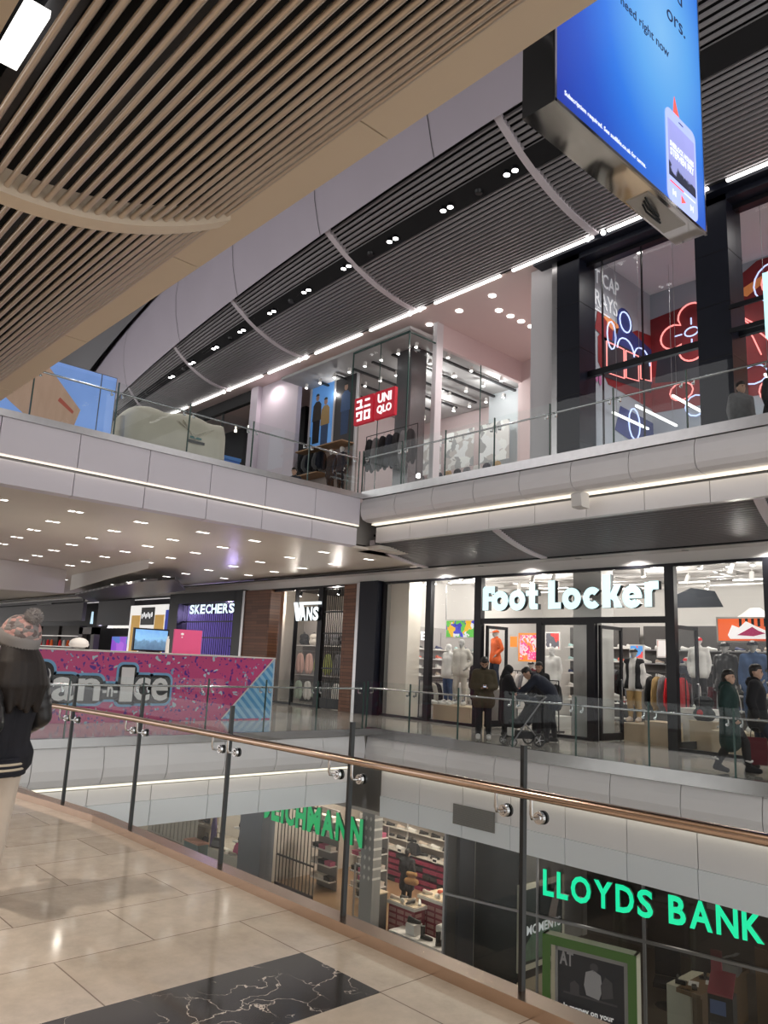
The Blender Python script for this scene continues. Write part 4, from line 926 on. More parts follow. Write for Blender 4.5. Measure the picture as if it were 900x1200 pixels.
rail_of('clothes rail of dark and red tops in the middle of the shop', -13.9, -12.6, 21.9, 1.45, [cl_black, cl_red, cl_navy, cl_white, cl_maroon], ['black top', 'red top', 'navy top', 'white top', 'maroon top'], 'on the middle shop rail', .6, 7)
rail_of('clothes rail of mixed tops behind the orange jacket mannequin', -16.0, -14.7, 21.0, 1.5, [cl_navy, cl_grey, cl_orange, cl_white, cl_purple], ['navy top', 'grey top', 'orange top', 'white top', 'purple top'], 'behind the orange jacket mannequin', .6, 7)
P = PT(620, 800, 21.5); mannequin('mannequin in maroon top and black trousers deep in the left doorway', (P.x, 21.6, .0), .3, 'hip', cl_maroon, False, cl_black, cl_white, cl_black, scale=1.05)
P = PT(806, 800, 20); mannequin('mannequin in navy jacket deep behind the open right door', (P.x, 20.0, .3), .2, 'stand', cl_navy, False, cl_tan, cl_white, cl_red, scale=1.02); plinth('white block under the navy jacket mannequin', P.x-.35, P.x+.35, 19.75, 20.3, .3, whiteplain)
board('wall_poster', 'wide red and white graphic poster high on the trainer shop back wall', 'poster', 640, 742, 655, 760, 22.8, splash('poster_redwhite', [(.6, .05, .05), (.75, .72, .7), (.1, .1, .12)], 3., .4, seed=21))
o = MB().box((0, 0, 0), (.5, .04, .3)).build('price_board', cl_black, None, PT(833, 800, 18.75)+V((-.2, 0, -.1))); tag(o, 'small black notice board left of the leather jacket mannequin', 'notice board')
o = MB().prism([(-.7, 0), (.7, 0), (.5, .4), (-.1, .5), (-.6, .3)], lambda u, v, d: (u, d, v), 0, .02).build('hanging_banner', [fabric('dark_banner', (.03, .035, .045))], None, PT(815, 712, 19)); tag(o, 'dark cloth banner hanging high behind the right window', 'banner')
o = MB().cyl((0, 0, -.15), (0, 0, -.14), .42, .42, 20).cyl((0, 0, -.14), (0, 0, .1), .42, .12, 20).build('pendant_lamp', whiteplain, None, PT(885, 718, 18.4)); tag(o, 'large white dome pendant lamp above the right window poster', 'lamp')

o = MB().cyl((0, 0, 0), (0, 0, -.05), .09, .09, 14).ball((0, 0, -.05), .075, 12, 8).build('dome_camera', [seal], None, PZ(507, 673, 4.27)); tag(o, 'small black dome camera under the soffit above the left shop window', 'camera')
for k, (a, b) in enumerate(((683, 655), (560, 662), (806, 645))):
    q = thing('ceiling_vent', f'small round pale ceiling vent in the soffit above the {["right half of the sign", "left door post", "right window"][k]}', 'vent', V((PZ(a, b, 4.28).x, 16.02, 4.28))); MB().cyl((0, 0, 0), (0, 0, -.015), .13, .12, 18).build('rim', whiteplain, q); MB().cyl((0, 0, -.015), (0, 0, -.02), .08, n=16).build('vent_core', metalgrey, q)
# ================================================================ SKATE SHOP, SHUTTERED SHOE SHOP AND BEYOND
wood = NT('wood_panelling', .45); x, y, z = wood.xyz()
cb = wood.n('CombineXYZ'); wood.l(x, cb.inputs[0]); wood.l(z, cb.inputs[1])
br = wood.n('TexBrick', offset=.37, i_Scale=1., i_Mortar_Size=.006, i_Brick_Width=1.1, i_Row_Height=.11); br.inputs['Color1'].default_value = (.11, .042, .02, 1); br.inputs['Color2'].default_value = (.19, .08, .04, 1); br.inputs['Mortar'].default_value = (.03, .012, .008, 1)
wood.l(cb.outputs[0], br.inputs['Vector']); wood.base(br.outputs[0]); wood = wood.m
struct('wall_wood_left', MB().box((-25.05, 16.05, 0), (-23.4, 16.5, 4.0)), wood)
struct('wall_wood_right', MB().box((-19.25, 16.05, 0), (-18.58, 16.5, 4.0)), wood)
struct('trim_5', MB().box((-18.58, 16.0, 0), (-18.42, 16.5, 4.0)).box((-25.2, 16.0, 0), (-25.05, 16.5, 4.0)), steel)
window('window_5', -23.4, -20.75, 0, 3.98, ((-20.62, .24), (-22.05, .03)))
struct('wall_skate_shop', MB().box((-27, 20.6, 0), (-18.5, 20.8, 4.5)).box((-18.6, 16.5, 0), (-18.45, 20.8, 4.5)).box((-25.3, 16.5, 0), (-25.2, 20.8, 4.5)).box((-25.2, 17.0, 0), (-23.9, 17.1, 4.4)), mat('skate_wall', (.50, .45, .40), .6))
struct('ceiling_skate_shop', MB().box((-25.3, 16.4, 4.2), (-18.5, 20.7, 4.25)), mat('dark_ceiling', (.05, .045, .045), .7))
def shutter(name, label, x0, x1, z0, z1, t, pitch=.10):
    r = thing(name, label, 'shutter', ((x0+x1)/2, t, z0)); w = x1-x0; m = MB(); n = int(w/pitch)
    for k in range(n+1): m.box((-w/2+k*w/n-.011, -.011, 0), (-w/2+k*w/n+.011, .011, z1-z0))
    m.build('grille', seal, r); m = MB()
    for f in (.33, .62, .8, 1): MB().box((-w/2, -.02, f*(z1-z0)-.05), (w/2, .02, f*(z1-z0))).build('crossbar', seal, r)
    MB().box((-w/2, -.03, 0), (w/2, .03, .32)).build('bottom_rail', black, r); return r
shutter('folding_shutter', 'black barred shutter across the skate shop doorway', -20.5, -19.27, .02, 3.95, 16.25)
r = thing('shop_sign', 'white glowing skate shop sign hanging in the glass by the wood panelling', 'sign', (-22.02, 16.12, 2.85))
vs = glow('sign_white', (.88, .97, 1), 1.15)
m = MB(); yz2 = lambda u, v, d: (u, d, v)
m = MB(); m.prism([(0, .64), (.13, .64), (.30, .08), (.27, 0), (.20, 0)], yz2, -.04, .04); m.prism([(.20, 0), (.29, 0), (.48, .54), (.37, .54), (.22, .12)], yz2, -.039, .039); m.prism([(.34, .55), (1.48, .55), (1.48, .64), (.31, .64)], yz2, -.04, .04); m.build('letter', [vs], r)
xx = .44
for ch in 'ANS':
    me = fit_text('letter', ch, .31, .47, .08, [vs, signside], .045); part('letter', me, r, (xx, 0, 0), FACE_Y); xx += .345
# stock of the skate shop
t = 18.0
A, B = PT(343, 780, t), PT(376, 780, t)
r = thing('display_shelving', 'grey slatted display wall of bags and tops in the skate shop', 'shelf', (A.x, t+.42, 0)); W = 5.0
MB().box((0, 0, 0), (W, .04, 3.4)).build('back_panel', mat('display_grey', (.26, .24, .23), .6), r)
for z in (2.05, .95, .3): MB().box((0, -.35, z), (W, 0, z+.03)).build('shelf', whiteplain, r)
for z in (1.92, .9): MB().cyl((0, -.3, z-.06), (W, -.3, z-.06), .012, n=6).build('hanging_bar', metalgrey, r)
bagp = [((-.1, 0, .10), .13, (.1, 0, .10), .13), ((-.09, 0, .28), .12, (.09, 0, .28), .12)]
bagme = blob('bag_body', bagp, .022, cl_black); bagtop = MB().tube([(-.04, 0, .38), (-.03, 0, .45), (.03, 0, .45), (.04, 0, .38)], .012, 6).mesh('handle', seal)
for k in range(7):
    r = thing('backpack', f'{["black", "cream", "dark", "grey", "black", "navy", "tan"][k]} backpack on the top shelf of the skate shop display, {ORD[k]} from left', 'backpack', (A.x+.3+.62*k, t+.24, 2.118), 0, 'backpacks in the skate shop')
    part('bag_body', bagme, r, m=[cl_black, cl_cream, cl_grey, cl_grey, cl_black, cl_navy, cl_tan][k]); part('handle', bagtop, r)
cc = [(cl_pink, 'pink hoodie'), (cl_pink, 'pale pink hoodie'), (cl_lime, 'lime green shirt'), (cl_lime, 'olive shirt'), (cl_grey, 'grey top'), (cl_black, 'black top'), (cl_white, 'striped white top'), (cl_navy, 'navy top')]
for k in range(8): garment(f'{cc[k][1]} on the upper rail of the skate shop display, {ORD[k]} from left', (A.x+.45+.56*k, t-.0, 1.755), 0, cc[k][0], 'tops on the upper skate shop rail', (.82, .8, 1))
for k in range(8): garment(f'{["pale green", "white", "mint", "grey", "white", "pink", "grey", "black"][k]} top on the lower rail of the skate shop display, {ORD[k]} from left', (A.x+.45+.56*k, t-.0, .735), 0, [cl_mint, cl_white, cl_mint, cl_grey, cl_white, cl_pink, cl_grey, cl_black][k], 'tops on the lower skate shop rail', (.82, .8, .9))
for k in range(5): o = MB().cyl((0, 0, 0), (0, -.05, -.16), .05, .055, 10, 0).cyl((0, -.05, -.16), (0, -.052, -.164), .048, n=10, mi=1).build('track_spotlight', [seal, MATS['shop_spot']], None, (-24.2+1.1*k, 17.2, 4.0)); tag(o, f'black track spotlight in the skate shop, {ORD[k]} from left', 'spotlight', 'skate shop spotlights')
point('skate_lamp', (-23.4, 17.2, 3.5), 75, (1, .9, .8), .08); point('skate_lamp', (-21.2, 17.3, 3.5), 85, (1, .92, .85), .08)
struct('wall_cladding_left', MB().box((-31.0, 16.0, 0), (-30.2, 16.5, 4.05)).box((-25.75, 16.0, 0), (-25.2, 16.5, 4.05)).box((-30.2, 16.0, 3.62), (-25.7, 16.5, 4.05)), black)
shutter('folding_shutter', 'black barred shutter across the purple lit shoe shop', -30.2, -25.75, .02, 3.62, 16.3, .16)
r = thing('shop_sign', 'glowing white sign of chopped capital letters over the black shutter', 'sign', (-29.35, 16.12, 3.18))
xx = 0
for ch in 'SKECHERS':
    part('letter', fit_text('letter', ch, .40, .38, .06, [glow('sign_cool', (.75, .92, 1), 1.2), signside], .035), r, (xx, 0, 0), FACE_Y); xx += .44
struct('wall_shoe_shop', MB().box((-31, 19.4, 0), (-25.3, 19.5, 4.2)).box((-31.1, 16.4, 0), (-31, 19.5, 4.2)), mat('violet_wall', (.30, .26, .45), .6))
for k, (a, b, col) in enumerate(((-30, -28.9, (.3, .25, .9)), (-28.5, -27.2, (.65, .6, 1)), (-26.9, -25.6, (.5, .3, .95)))):
    rr = thing('lit_display', f'{["blue", "white", "violet"][k]} lit display behind the black shutter, {ORD[k]} from left', 'display', (a, 18.8, .5)); MB().box((0, 0, 0), (b-a, .06, 2.3)).build('light_panel', glow('display_glow%d' % k, col, 1.6), rr)
    for z in (.35, .9, 1.45): MB().box((0, -.3, z), (b-a, 0, z+.03)).build('shelf', seal, rr)
    for z in (.35, .9, 1.45):
        for q in range(3): trainer(f'trainer on the {["blue", "white", "violet"][k]} lit display, {ORD[[.35, .9, 1.45].index(z)]} shelf up, {ORD[q]} from left', (a+.25+.36*q, 18.64, .53+z), .1, random.choice(tm)[0], 'trainers behind the black shutter')
point('violet_lamp', (-28, 17.2, 3.3), 170, (.55, .45, 1), .1)
# white and gold shop front
r = thing('kiosk_front', 'white shop front with two gold panels and a dark name plate', 'shop front', (-35.2, 16.2, 0)); fw_ = 3.7
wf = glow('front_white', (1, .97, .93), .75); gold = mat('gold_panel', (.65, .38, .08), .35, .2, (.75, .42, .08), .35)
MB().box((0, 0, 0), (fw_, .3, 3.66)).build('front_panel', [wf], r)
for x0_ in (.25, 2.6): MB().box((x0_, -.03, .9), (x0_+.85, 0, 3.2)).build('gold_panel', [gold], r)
MB().box((1.25, -.05, 2.75), (2.5, 0, 3.55)).build('name_plate', black, r)
m = MB()
for k in range(6): m.ball((1.40+.19*k, -.06, 3.15+.07*(k % 2)), (.07, .01, .12), 8, 6)
m.build('plate_script', glow('plate_white', (1, 1, 1), .8), r)
m = MB(); m.prism([(1.3, .9), (1.3, 1.9), (1.6, 2.45), (1.87, 2.62), (2.15, 2.45), (2.45, 1.9), (2.45, .9), (2.2, .9), (2.2, 1.8), (1.87, 2.3), (1.55, 1.8), (1.55, .9)], yz2, -.04, -.01); m.build('arch', mat('arch_grey', (.55, .52, .48), .5), r)
o = MB().box((-.25, 0, 0), (.25, .1, 3.4)).build('light_column', [glow('blue_column', (.03, .05, .35), .8)], None, (-31.22, 16.1, 0)); tag(o, 'deep blue lit column right of the white and gold shop front', 'column')
# shop unit further left: purple poster, pendant lamps, doorway, dark shelves
struct('wall_dark_shops', MB().box((-75, 19, 0), (-35.3, 19.2, 4.3)).box((-39.0, 16.2, 2.75), (-35.3, 16.4, 4.2)).box((-55, 16.2, 3.0), (-41, 16.4, 4.2)), mat('dark_shop_wall', (.06, .055, .06), .5))
board('wall_poster', 'purple lit poster of a figure left of the gold shop', 'poster', 130, 746, 148, 772, 16.8, splash('poster_purple', [(.28, .08, .6), (.4, .12, .7), (.28, .08, .6), (.1, .2, .6)], 1.3, .8, seed=4), black)
for k in range(5):
    rr = thing('pendant_lamp', f'small white pendant lamp left of the gold shop, {ORD[k]} from left', 'lamp', PT(129+4.8*k, 736, 17.4), 0, 'pendant lamps left of the gold shop')
    MB().cyl((0, 0, 0), (0, 0, .22), .16, .06, 12).ball((0, 0, .27), .09, 10, 6).build('lamp_shade', [glow('pendant_white', (1, .97, .9), .9)], rr); MB().cyl((0, 0, .3), (0, 0, 1.3), .01, n=6).build('cord', seal, rr)
o = struct('door_4', MB().box((-40.9, 16.1, 0), (-40.4, 16.4, 2.65)).box((-39.3, 16.1, 0), (-38.9, 16.4, 2.65)).box((-40.9, 16.1, 2.3), (-38.9, 16.4, 2.65)), mat('door_grey', (.22, .21, .21), .5))
MB().box((-40.4, 16.35, 0), (-39.3, 16.38, 2.3)).build('door_leaf', void, o)
o = MB().prism([(-.12, 0), (.12, 0), (.05, .6), (-.05, .6)], yz2, 0, .05).build('hanging_sign', [glow('small_sign', (.6, .85, 1), .9)], None, PT(106.5, 731, 15.6)); tag(o, 'small pale lit sign hanging left of the white gold shop', 'sign')
for k in range(4):
    rr = thing('shop_shelf', f'dark far shop shelf with a lit edge, {ORD[k]} from left', 'shelf', (-55+3.1*k, 17.0, 0), 0, 'dark shelves at the far left')
    MB().box((0, 0, 0), (2.6, .4, 2.8)).build('shelf_body', mat('shelf_dark', (.05, .045, .045), .6), rr)
    for z in (1.0, 1.6, 2.2): MB().box((.05, -.26, z), (2.55, 0, z+.04)).build('lit_edge', [glow('shelf_glow', (.9, .85, .8), .5)], rr)
    for z in (1.05, 1.65):
        for q in range(4): tag(MB().cyl((0, 0, 0), (0, 0, .3), .1, .07, 8).ball((0, 0, .3), .05, 8, 5).build('boxed_good', [random.choice([cl_red, cl_white, cl_grey, cl_orange])], None, (-54.7+3.1*k+.6*q, 16.86, z)), f'small jar on the {ORD[k]} dark far shelf, {"lower" if z < 1.5 else "upper"} row, {ORD[q]} from left', 'jar', 'jars on the dark far shelves')
point('far_lamp', (-40, 16.8, 2.6), 35, (.8, .75, 1), .05); spotl('far_lamp', (-46, 13, 4.36), 500, (1, .93, .85), 150)
# white bulkheads and slatted lens ceilings beyond the bridge
def wallstrip(pts, zt):
    out = []
    for (x0, y0, x1, y1) in pts:
        a = PZ(x0, y0, zt); d = ray(x1, y1); k = math.hypot(a.x, a.y)/math.hypot(d.x, d.y); out.append((a, V((a.x, a.y, HCAM+d.z*k))))
    return out
m = MB()
q = wallstrip([(-60, 645, -60, 682), (0, 655, 0, 690), (78, 668, 78, 695)], 4.39)
for (a, b), (c, d) in zip(q, q[1:]): m.quad(a, c, d, b); m.quad(a+V((-.3, 0, 0)), c+V((-.3, 0, 0)), d+V((-.3, 0, 0)), b+V((-.3, 0, 0)))
q = wallstrip([(84, 674, 84, 692), (130, 664, 130, 678), (175, 655, 175, 666)], 4.39)
for (a, b), (c, d) in zip(q, q[1:]): m.quad(a, c, d, b)
struct('wall_far_bulkhead', m, whiteplain)
g = NT('slat_stripes', .4); x, y, z = g.xyz()
s_ = g.math('LESS_THAN', g.math('FRACT', g.math('MULTIPLY', y, 8.)), .45); g.base(g.mix(s_, (.02, .02, .022), (.22, .21, .22)))
m = MB()
for pts in ([(88, 697), (125, 689), (165, 682), (205, 679), (217, 692), (160, 700), (108, 706)], [(30, 716), (44, 709), (60, 708), (80, 718), (60, 724), (40, 723)]):
    P_ = [PZ(x, y, 3.97) for x, y in pts]; m.prism([(p.x, p.y) for p in P_], lambda u, v, d: (u, v, d), 3.97, 4.05)
struct('ceiling_far_lens', m, g.m)
# ================================================================ ICE CREAM STAND
KX, KY0, KY1, KH = -17.0, 3.2, 11.92, 1.53
g = NT('confetti_pink', .4); x, y, z = g.xyz()
rot = g.n('Mapping'); g.l(g.co, rot.inputs[0]); rot.inputs['Scale'].default_value = (1, 1, 1.0)
nz = g.n('TexNoise', i_Scale=5., i_Detail=1.); g.l(g.co, nz.inputs[0])
mm = g.n('Mix', data_type='RGBA', blend_type='LINEAR_LIGHT'); mm.inputs[0].default_value = .12; g.l(rot.outputs[0], mm.inputs[6]); g.l(nz.outputs['Color'], mm.inputs[7])
vo = g.n('TexVoronoi', i_Scale=11., i_Randomness=1.); g.l(mm.outputs[2], vo.inputs['Vector']); sp = g.n('SeparateColor'); g.l(vo.outputs['Color'], sp.inputs[0])
fl = g.math('LESS_THAN', vo.outputs['Distance'], g.math('MULTIPLY_ADD', sp.outputs[1], .42, .08))
fc = g.ramp(sp.outputs[0], [(0, (.10, .02, .30)), (.4, (.22, .40, .62)), (.62, (.20, .02, .25)), (.85, (.48, .62, .75))], 'CONSTANT')
g.base(g.mix(fl, (.60, .07, .24), fc)); conf = g.m
g = NT('blue_stripes', .4); x, y, z = g.xyz()
s_ = g.math('LESS_THAN', g.math('FRACT', g.math('MULTIPLY', g.math('ADD', y, z), 4.2)), .5); g.base(g.mix(s_, (.10, .34, .66), (.30, .58, .82))); stripes = g.m
r = thing('ice_cream_stand', 'long pink confetti patterned ice cream stand with striped blue corner', 'stand', (KX, (KY0+KY1)/2, 0))
hw = (KY1-KY0)/2
MB().box((-.1, -hw, 0), (0, hw, KH)).build('front_panel', conf, r)
MB().box((-2.6, hw-.1, 0), (-.1, hw, KH)).build('side_panel', conf, r); MB().box((-2.6, -hw, 0), (-.1, -hw+.1, KH)).build('side_panel', conf, r); MB().box((-2.7, -hw, 0), (-2.6, hw, KH)).build('rear_panel', conf, r)
MB().box((-2.62, -hw-.02, KH), (.02, hw+.02, KH+.035)).build('counter_top', whiteplain, r)
xm = lambda u, v, d: (d, u, v)
MB().prism([(hw-1.45, .03), (hw-.02, .03), (hw-.02, KH-.03)], xm, .002, .008).build('striped_corner', stripes, r)
MB().obox((.01, hw-1.47, .03), (.01, hw-.03, KH), .012, .03).build('white_edging', whiteplain, r)
MB().box((-.02, hw-.03, 0), (.012, hw+.012, KH)).build('corner_strip', mat('pale_blue', (.5, .65, .8), .5), r)
# bubble lettering: blue halo, black outline, white letters
lb, lk, lw_ = mat('bubble_blue', (.20, .45, .75), .5), mat('bubble_black', (.01, .01, .012), .5), mat('bubble_white', (.80, .80, .82), .4)
lt = []
for s, y0_, w_, h_, z_ in (('P', -1.98, .62, .74, .48), ('a', -1.30, .48, .50, .47), ('n', -.76, .50, .48, .47), ('-n-', -.20, .34, .22, .56), ('I', .20, .30, .76, .45), ('c', .52, .40, .52, .47), ('e', .95, .42, .52, .47)):
    me = fit_text('white_letter', s, w_, h_, .02, lw_, .015)
    lt.append((me, y0_, z_, w_, h_))
for nm, m_, off, dx in (('blue_halo', lb, .115, .009), ('black_outline', lk, .06, .016)):
    m = MB()
    for me, y0_, z_, w_, h_ in lt:
        cs = rrect(w_+2*off, h_+2*off, min(w_, h_)/2*.55+off*.5, 5)
        m.prism(cs, lambda u, v, d, a=y0_+w_/2, b=z_+h_/2: (d, a+u, b+v), dx-.006, dx)
    m.build(nm, m_, r)
for me, y0_, z_, w_, h_ in lt: part('white_letter', me, r, (.026, y0_, z_), FACE_X)
r = thing('display_screen', 'flat screen showing a blue city skyline behind the pink stand counter', 'screen', (-19.4, 9.57, KH+.035))
MB().box((-.04, -.5, .02), (.03, .5, .62)).build('bezel', black, r); MB().box((-.2, -.2, 0), (.2, .2, .02)).box((-.03, -.05, 0), (.0, .05, .1)).build('base', black, r)
g = NT('skyline', .3); x, y, z = g.xyz(); n1 = g.n('TexNoise', i_Scale=9., i_Detail=3.); g.l(g.co, n1.inputs[0])
c = g.ramp(g.math('MULTIPLY_ADD', n1.outputs[0], .35, g.math('SUBTRACT', z, .1)), [(0, (.04, .08, .15)), (.32, (.10, .2, .32)), (.42, (.20, .42, .66)), (.7, (.12, .3, .62))]); g.base(c).emit(c, .8)
MB().box((.03, -.46, .06), (.036, .46, .58)).build('picture', g.m, r)
o_ = r; o_.location.z = KH+.035
r = thing('menu_board', 'pink menu board with small white emblem standing on the stand counter', 'board', (-18.5, 10.16, KH+.035))
MB().box((-.03, -.40, 0), (.03, .40, .62)).build('board_panel', mat('board_pink', (.62, .08, .22), .5), r); MB().ball((.032, -.18, .5), (.004, .05, .03), 10, 6).cyl((.03, -.18, .42), (.034, -.18, .42), .02, n=8).build('emblem', lw_, r)
r = thing('counter_item', 'white domed tub on the pink stand counter left of the screen', 'tub', (-18.2, 7.2, KH+.09)); MB().ball((0, 0, .08), (.22, .22, .13), 14, 8).cyl((0, 0, 0), (0, 0, .06), .2, .23, 14).build('tub_body', whiteplain, r)
o = MB().cyl((0, 0, 0), (0, 0, .35), .05, .04, 10).cyl((0, 0, .35), (0, 0, .42), .02, n=8).build('bottle', [whiteplain], None, (-18.3, 9.5, KH+.035)); tag(o, 'slim white bottle on the stand counter beside the pink board', 'bottle')
# ================================================================ BRIDGE: ADVERT BOARD, COVERED CART
g = NT('board_sky', .5); x, y, z = g.xyz(); n1 = g.n('TexNoise', i_Scale=1.2, i_Detail=2.); g.l(g.co, n1.inputs[0]); c = g.mix(n1.outputs[0], (.14, .26, .60), (.25, .40, .80)); g.base(c).emit(c, .55)
r = thing('advert_board', 'pale blue lit billboard picturing a tan block on the bridge', 'billboard', (-15.4, 4.7, Z1))
MB().box((-.15, -1.9, 0), (-.02, 1.55, 1.62)).build('frame', darksteel, r); MB().box((-.02, -1.88, .02), (0, 1.2, 1.6)).build('picture', g.m, r); MB().box((-.02, 1.23, .02), (0, 1.53, 1.6)).build('side_strip', g.m, r)
g = NT('tan_block', .6); x, y, z = g.xyz(); n1 = g.n('TexNoise', i_Scale=2., i_Detail=5.); mp_ = g.n('Mapping'); mp_.inputs['Rotation'].default_value = (.6, 0, 0); mp_.inputs['Scale'].default_value = (1, 3.5, .8); g.l(g.co, mp_.inputs[0]); g.l(mp_.outputs[0], n1.inputs[0]); c = g.mix(n1.outputs[0], (.40, .25, .17), (.55, .37, .28)); g.base(c).emit(c, .35)
pr = MB().prism([(-1.05, .95), (-.55, 1.58), (.0, 1.58), (.85, .72), (.70, .12), (.28, .05), (-.5, .55)], xm, .002, .006).build('tan_block_drawing', g.m, r)
MB().prism([(.42, .88), (.72, .66), (.70, .60), (.38, .80)], xm, .007, .009).build('red_mark', mat('mark_red', (.42, .10, .07), .6, 0, (.42, .1, .07), .3), r)
coverm = mat('cream_cover', (.70, .66, .55), .75, noise=.05, nscale=4, bump=.3)
m = MB(); rings = []
for i in range(15):
    yy = -1.22+2.44*i/14; e = min(1, (1-abs(yy)/1.24)*7+.12); top = 1.17-.10*(abs(yy-.35)/1.3)**2+.04*sin(yy*6); wv = .02*sin(i*2.1)
    hw_ = .48*min(1, .55+e*.45); tp = top*(.80+.2*min(1, e))
    rings.append([V((u*hw_+wv, yy, v*tp)) for u, v in ((-1.06, 0), (-1.03, .35), (-1, .8), (-.9, .95), (-.6, 1), (0, 1.02), (.6, 1), (.92, .94), (1+.03*sin(i*1.7), .8), (1.04+.04*sin(i*2.6), .45), (1.08+.05*cos(i*1.9), .2), (1.06, 0))])
m.loft(rings); r = thing('covered_cart', 'bulky cart under a cream fabric cover behind the bridge glass', 'cart', (-15.55, 7.66, Z1))
m.build('fabric_cover', coverm, r)
for k, (za, zb) in enumerate(((.92, .70), (.98, .62))):
    MB().tube([(.53, -.1+.1*k, za), (.55, .3, zb), (.54, .75, za-.06*k)], .02, 6).build('fold', coverm, r)
MB().box((.55, .15, .50), (.562, .55, .56)).build('dark_strap', seal, r)
MB().box((.556, .18, .60), (.564, .46, .645)).build('teal_patch', mat('teal_print', (.02, .16, .16), .5), r)
r = thing('blue_crate', 'small bright blue crate on the bridge right of the covered cart', 'crate', (-15.6, 9.15, Z1)); MB().box((-.25, -.22, 0), (.25, .22, .42)).build('crate_body', mat('crate_blue', (.04, .16, .55), .5), r); MB().box((-.27, -.24, .42), (.27, .24, .5)).build('lid', mat('crate_lid', (.08, .25, .65), .5), r)
# ================================================================ UPPER SHOPS
pinkwall = mat('pink_wall', (.70, .58, .58), .6); palew = mat('pale_wall', (.68, .67, .70), .55)
struct('wall_upper_cladding', MB().box((-11.0, 15.95, Z1), (-10.32, 16.7, 12.42)).box((-7.25, 15.95, Z1), (-6.5, 16.7, 12.42)).box((-3.6, 15.95, Z1), (-2.9, 16.7, 12.42)).box((-11.0, 15.95, 12.15), (9, 16.7, 12.42)), navyblack)
m = MB()
for X0, X1 in ((-11.0, -10.32), (-7.25, -6.5)):
    for z in (7.2, 8.45, 9.7, 10.95): m.box((X0-.004, 15.945, z), (X1+.006, 16.705, z+.018))
struct('trim_6', m, black)
struct('trim_7', MB().box((-11.16, 15.95, Z1), (-11.0, 16.4, 12.3)), steel)
struct('wall_upper_column', MB().box((-11.95, 16.1, Z1), (-11.16, 16.8, 12.45)), palew)
def upwin(name, x0, x1, mull):
    m = MB().box((x0, 16.32, 8.98), (x1, 16.44, 9.14)).box((x0, 16.3, 12.05), (x1, 16.44, 12.2))
    for q in mull: m.box((q-.012, 16.34, Z1), (q+.012, 16.40, 12.2))
    o = struct(name, m, black); MB().quad((x0, 16.37, Z1), (x1, 16.37, Z1), (x1, 16.37, 12.1), (x0, 16.37, 12.1)).build('pane', shop_glass, o)
upwin('window_6', -10.32, -7.25, (-8.8, -9.9)); upwin('window_7', -6.5, -3.6, (-5.2,))
gw = mat('mural_wall_grey', (.40, .42, .47), .6, noise=.1, nscale=1)
struct('wall_mural_left', MB().box((-10.6, 16.6, Z1), (-10.5, 20.1, 12.75)), gw); struct('wall_mural_back', MB().box((-10.5, 20, Z1), (6, 20.1, 12.75)), gw)
struct('ceiling_mural_shop', MB().box((-10.6, 16.5, 12.7), (6, 20.1, 12.8)), palew)
# mural of neon robots and a flower, as flat painted shapes with glowing outlines
mr = mat('mural_maroon', (.24, .018, .022), .6, noise=.4, nscale=2); md_ = mat('mural_dark', (.03, .03, .04), .6); mb_ = mat('mural_navy', (.03, .045, .20), .6, noise=.3, nscale=3); mo = mat('mural_orange', (.62, .22, .08), .6, 0, (.6, .2, .05), .3, .4, 2)
nr = glow('neon_red', (1, .30, .28), 1.3); nb = glow('neon_blue', (.55, .65, 1), 1.2)
r = thing('wall_mural', 'spray painted mural of red and blue neon robots and flower with painted reflection below', 'mural', (-10.5, 20.0, 0))
L_ = lambda u, v, d: (.005+.004*d, u-20, v)          # left wall, u = Y
B_ = lambda u, v, d: (u+10.5, -.005-.004*d, v)       # back wall, u = X
def shape(mp, poly, m_, d=1, nm='painted_shape'): MB().prism(poly, mp, d-1, d).build(nm, m_, r)
def neon(mp, pts, m_, d=6, closed=False, rad=.021): MB().tube([mp(u, v, d) for u, v in pts], rad, 5, 0, closed).build('neon_line', [m_], r)
def ell(cx, cy, rx, ry, n=16, a0=0, a1=2*pi): return [(cx+rx*cos(a0+(a1-a0)*k/n), cy+ry*sin(a0+(a1-a0)*k/n)) for k in range(n+(0 if a1-a0 > 6.2 else 1))]
shape(L_, [(17.1, 9.7), (17.6, 9.2), (20, 9.1), (20, 11.4), (19.2, 11.3), (18.4, 10.9), (17.5, 10.9), (17.1, 10.4)], mr)
shape(L_, [(17.7, 10.0), (20, 9.9), (20, 10.95), (18.6, 11.2), (17.9, 10.9)], mb_, 2); shape(L_, ell(18.5, 11.3, .42, .42), mb_, 3); shape(L_, [(17.35, 10.95), (17.5, 11.2), (18.2, 11.1), (18.1, 10.8)], mo, 2)
shape(L_, [(16.95, 10.6), (17.6, 10.35), (17.55, 11.0), (17.1, 11.2)], mr, 3)
shape(L_, [(17.4, 9.35), (19.9, 9.6), (20, 10.6), (17.4, 10.5)], md_, 3)
neon(L_, [(17.5, 9.5), (18.4, 9.6), (18.4, 10.45), (17.5, 10.4)], nr, 7, True); neon(L_, [(18.5, 9.65), (19.2, 9.75), (19.2, 10.5), (18.5, 10.45)], nr, 7, True); neon(L_, [(19.3, 9.85), (19.9, 9.95), (19.9, 10.55), (19.3, 10.5)], nr, 7, True)
neon(L_, ell(17.75, 10.65, .22, .4, 12), nb, 7, True); neon(L_, ell(18.5, 11.3, .3, .3, 14), nb, 7, True); neon(L_, ell(18.5, 10.4, .45, .4, 8, pi, 0), nb, 7); neon(L_, ell(19.4, 10.4, .45, .4, 8, pi, 0), nb, 7)
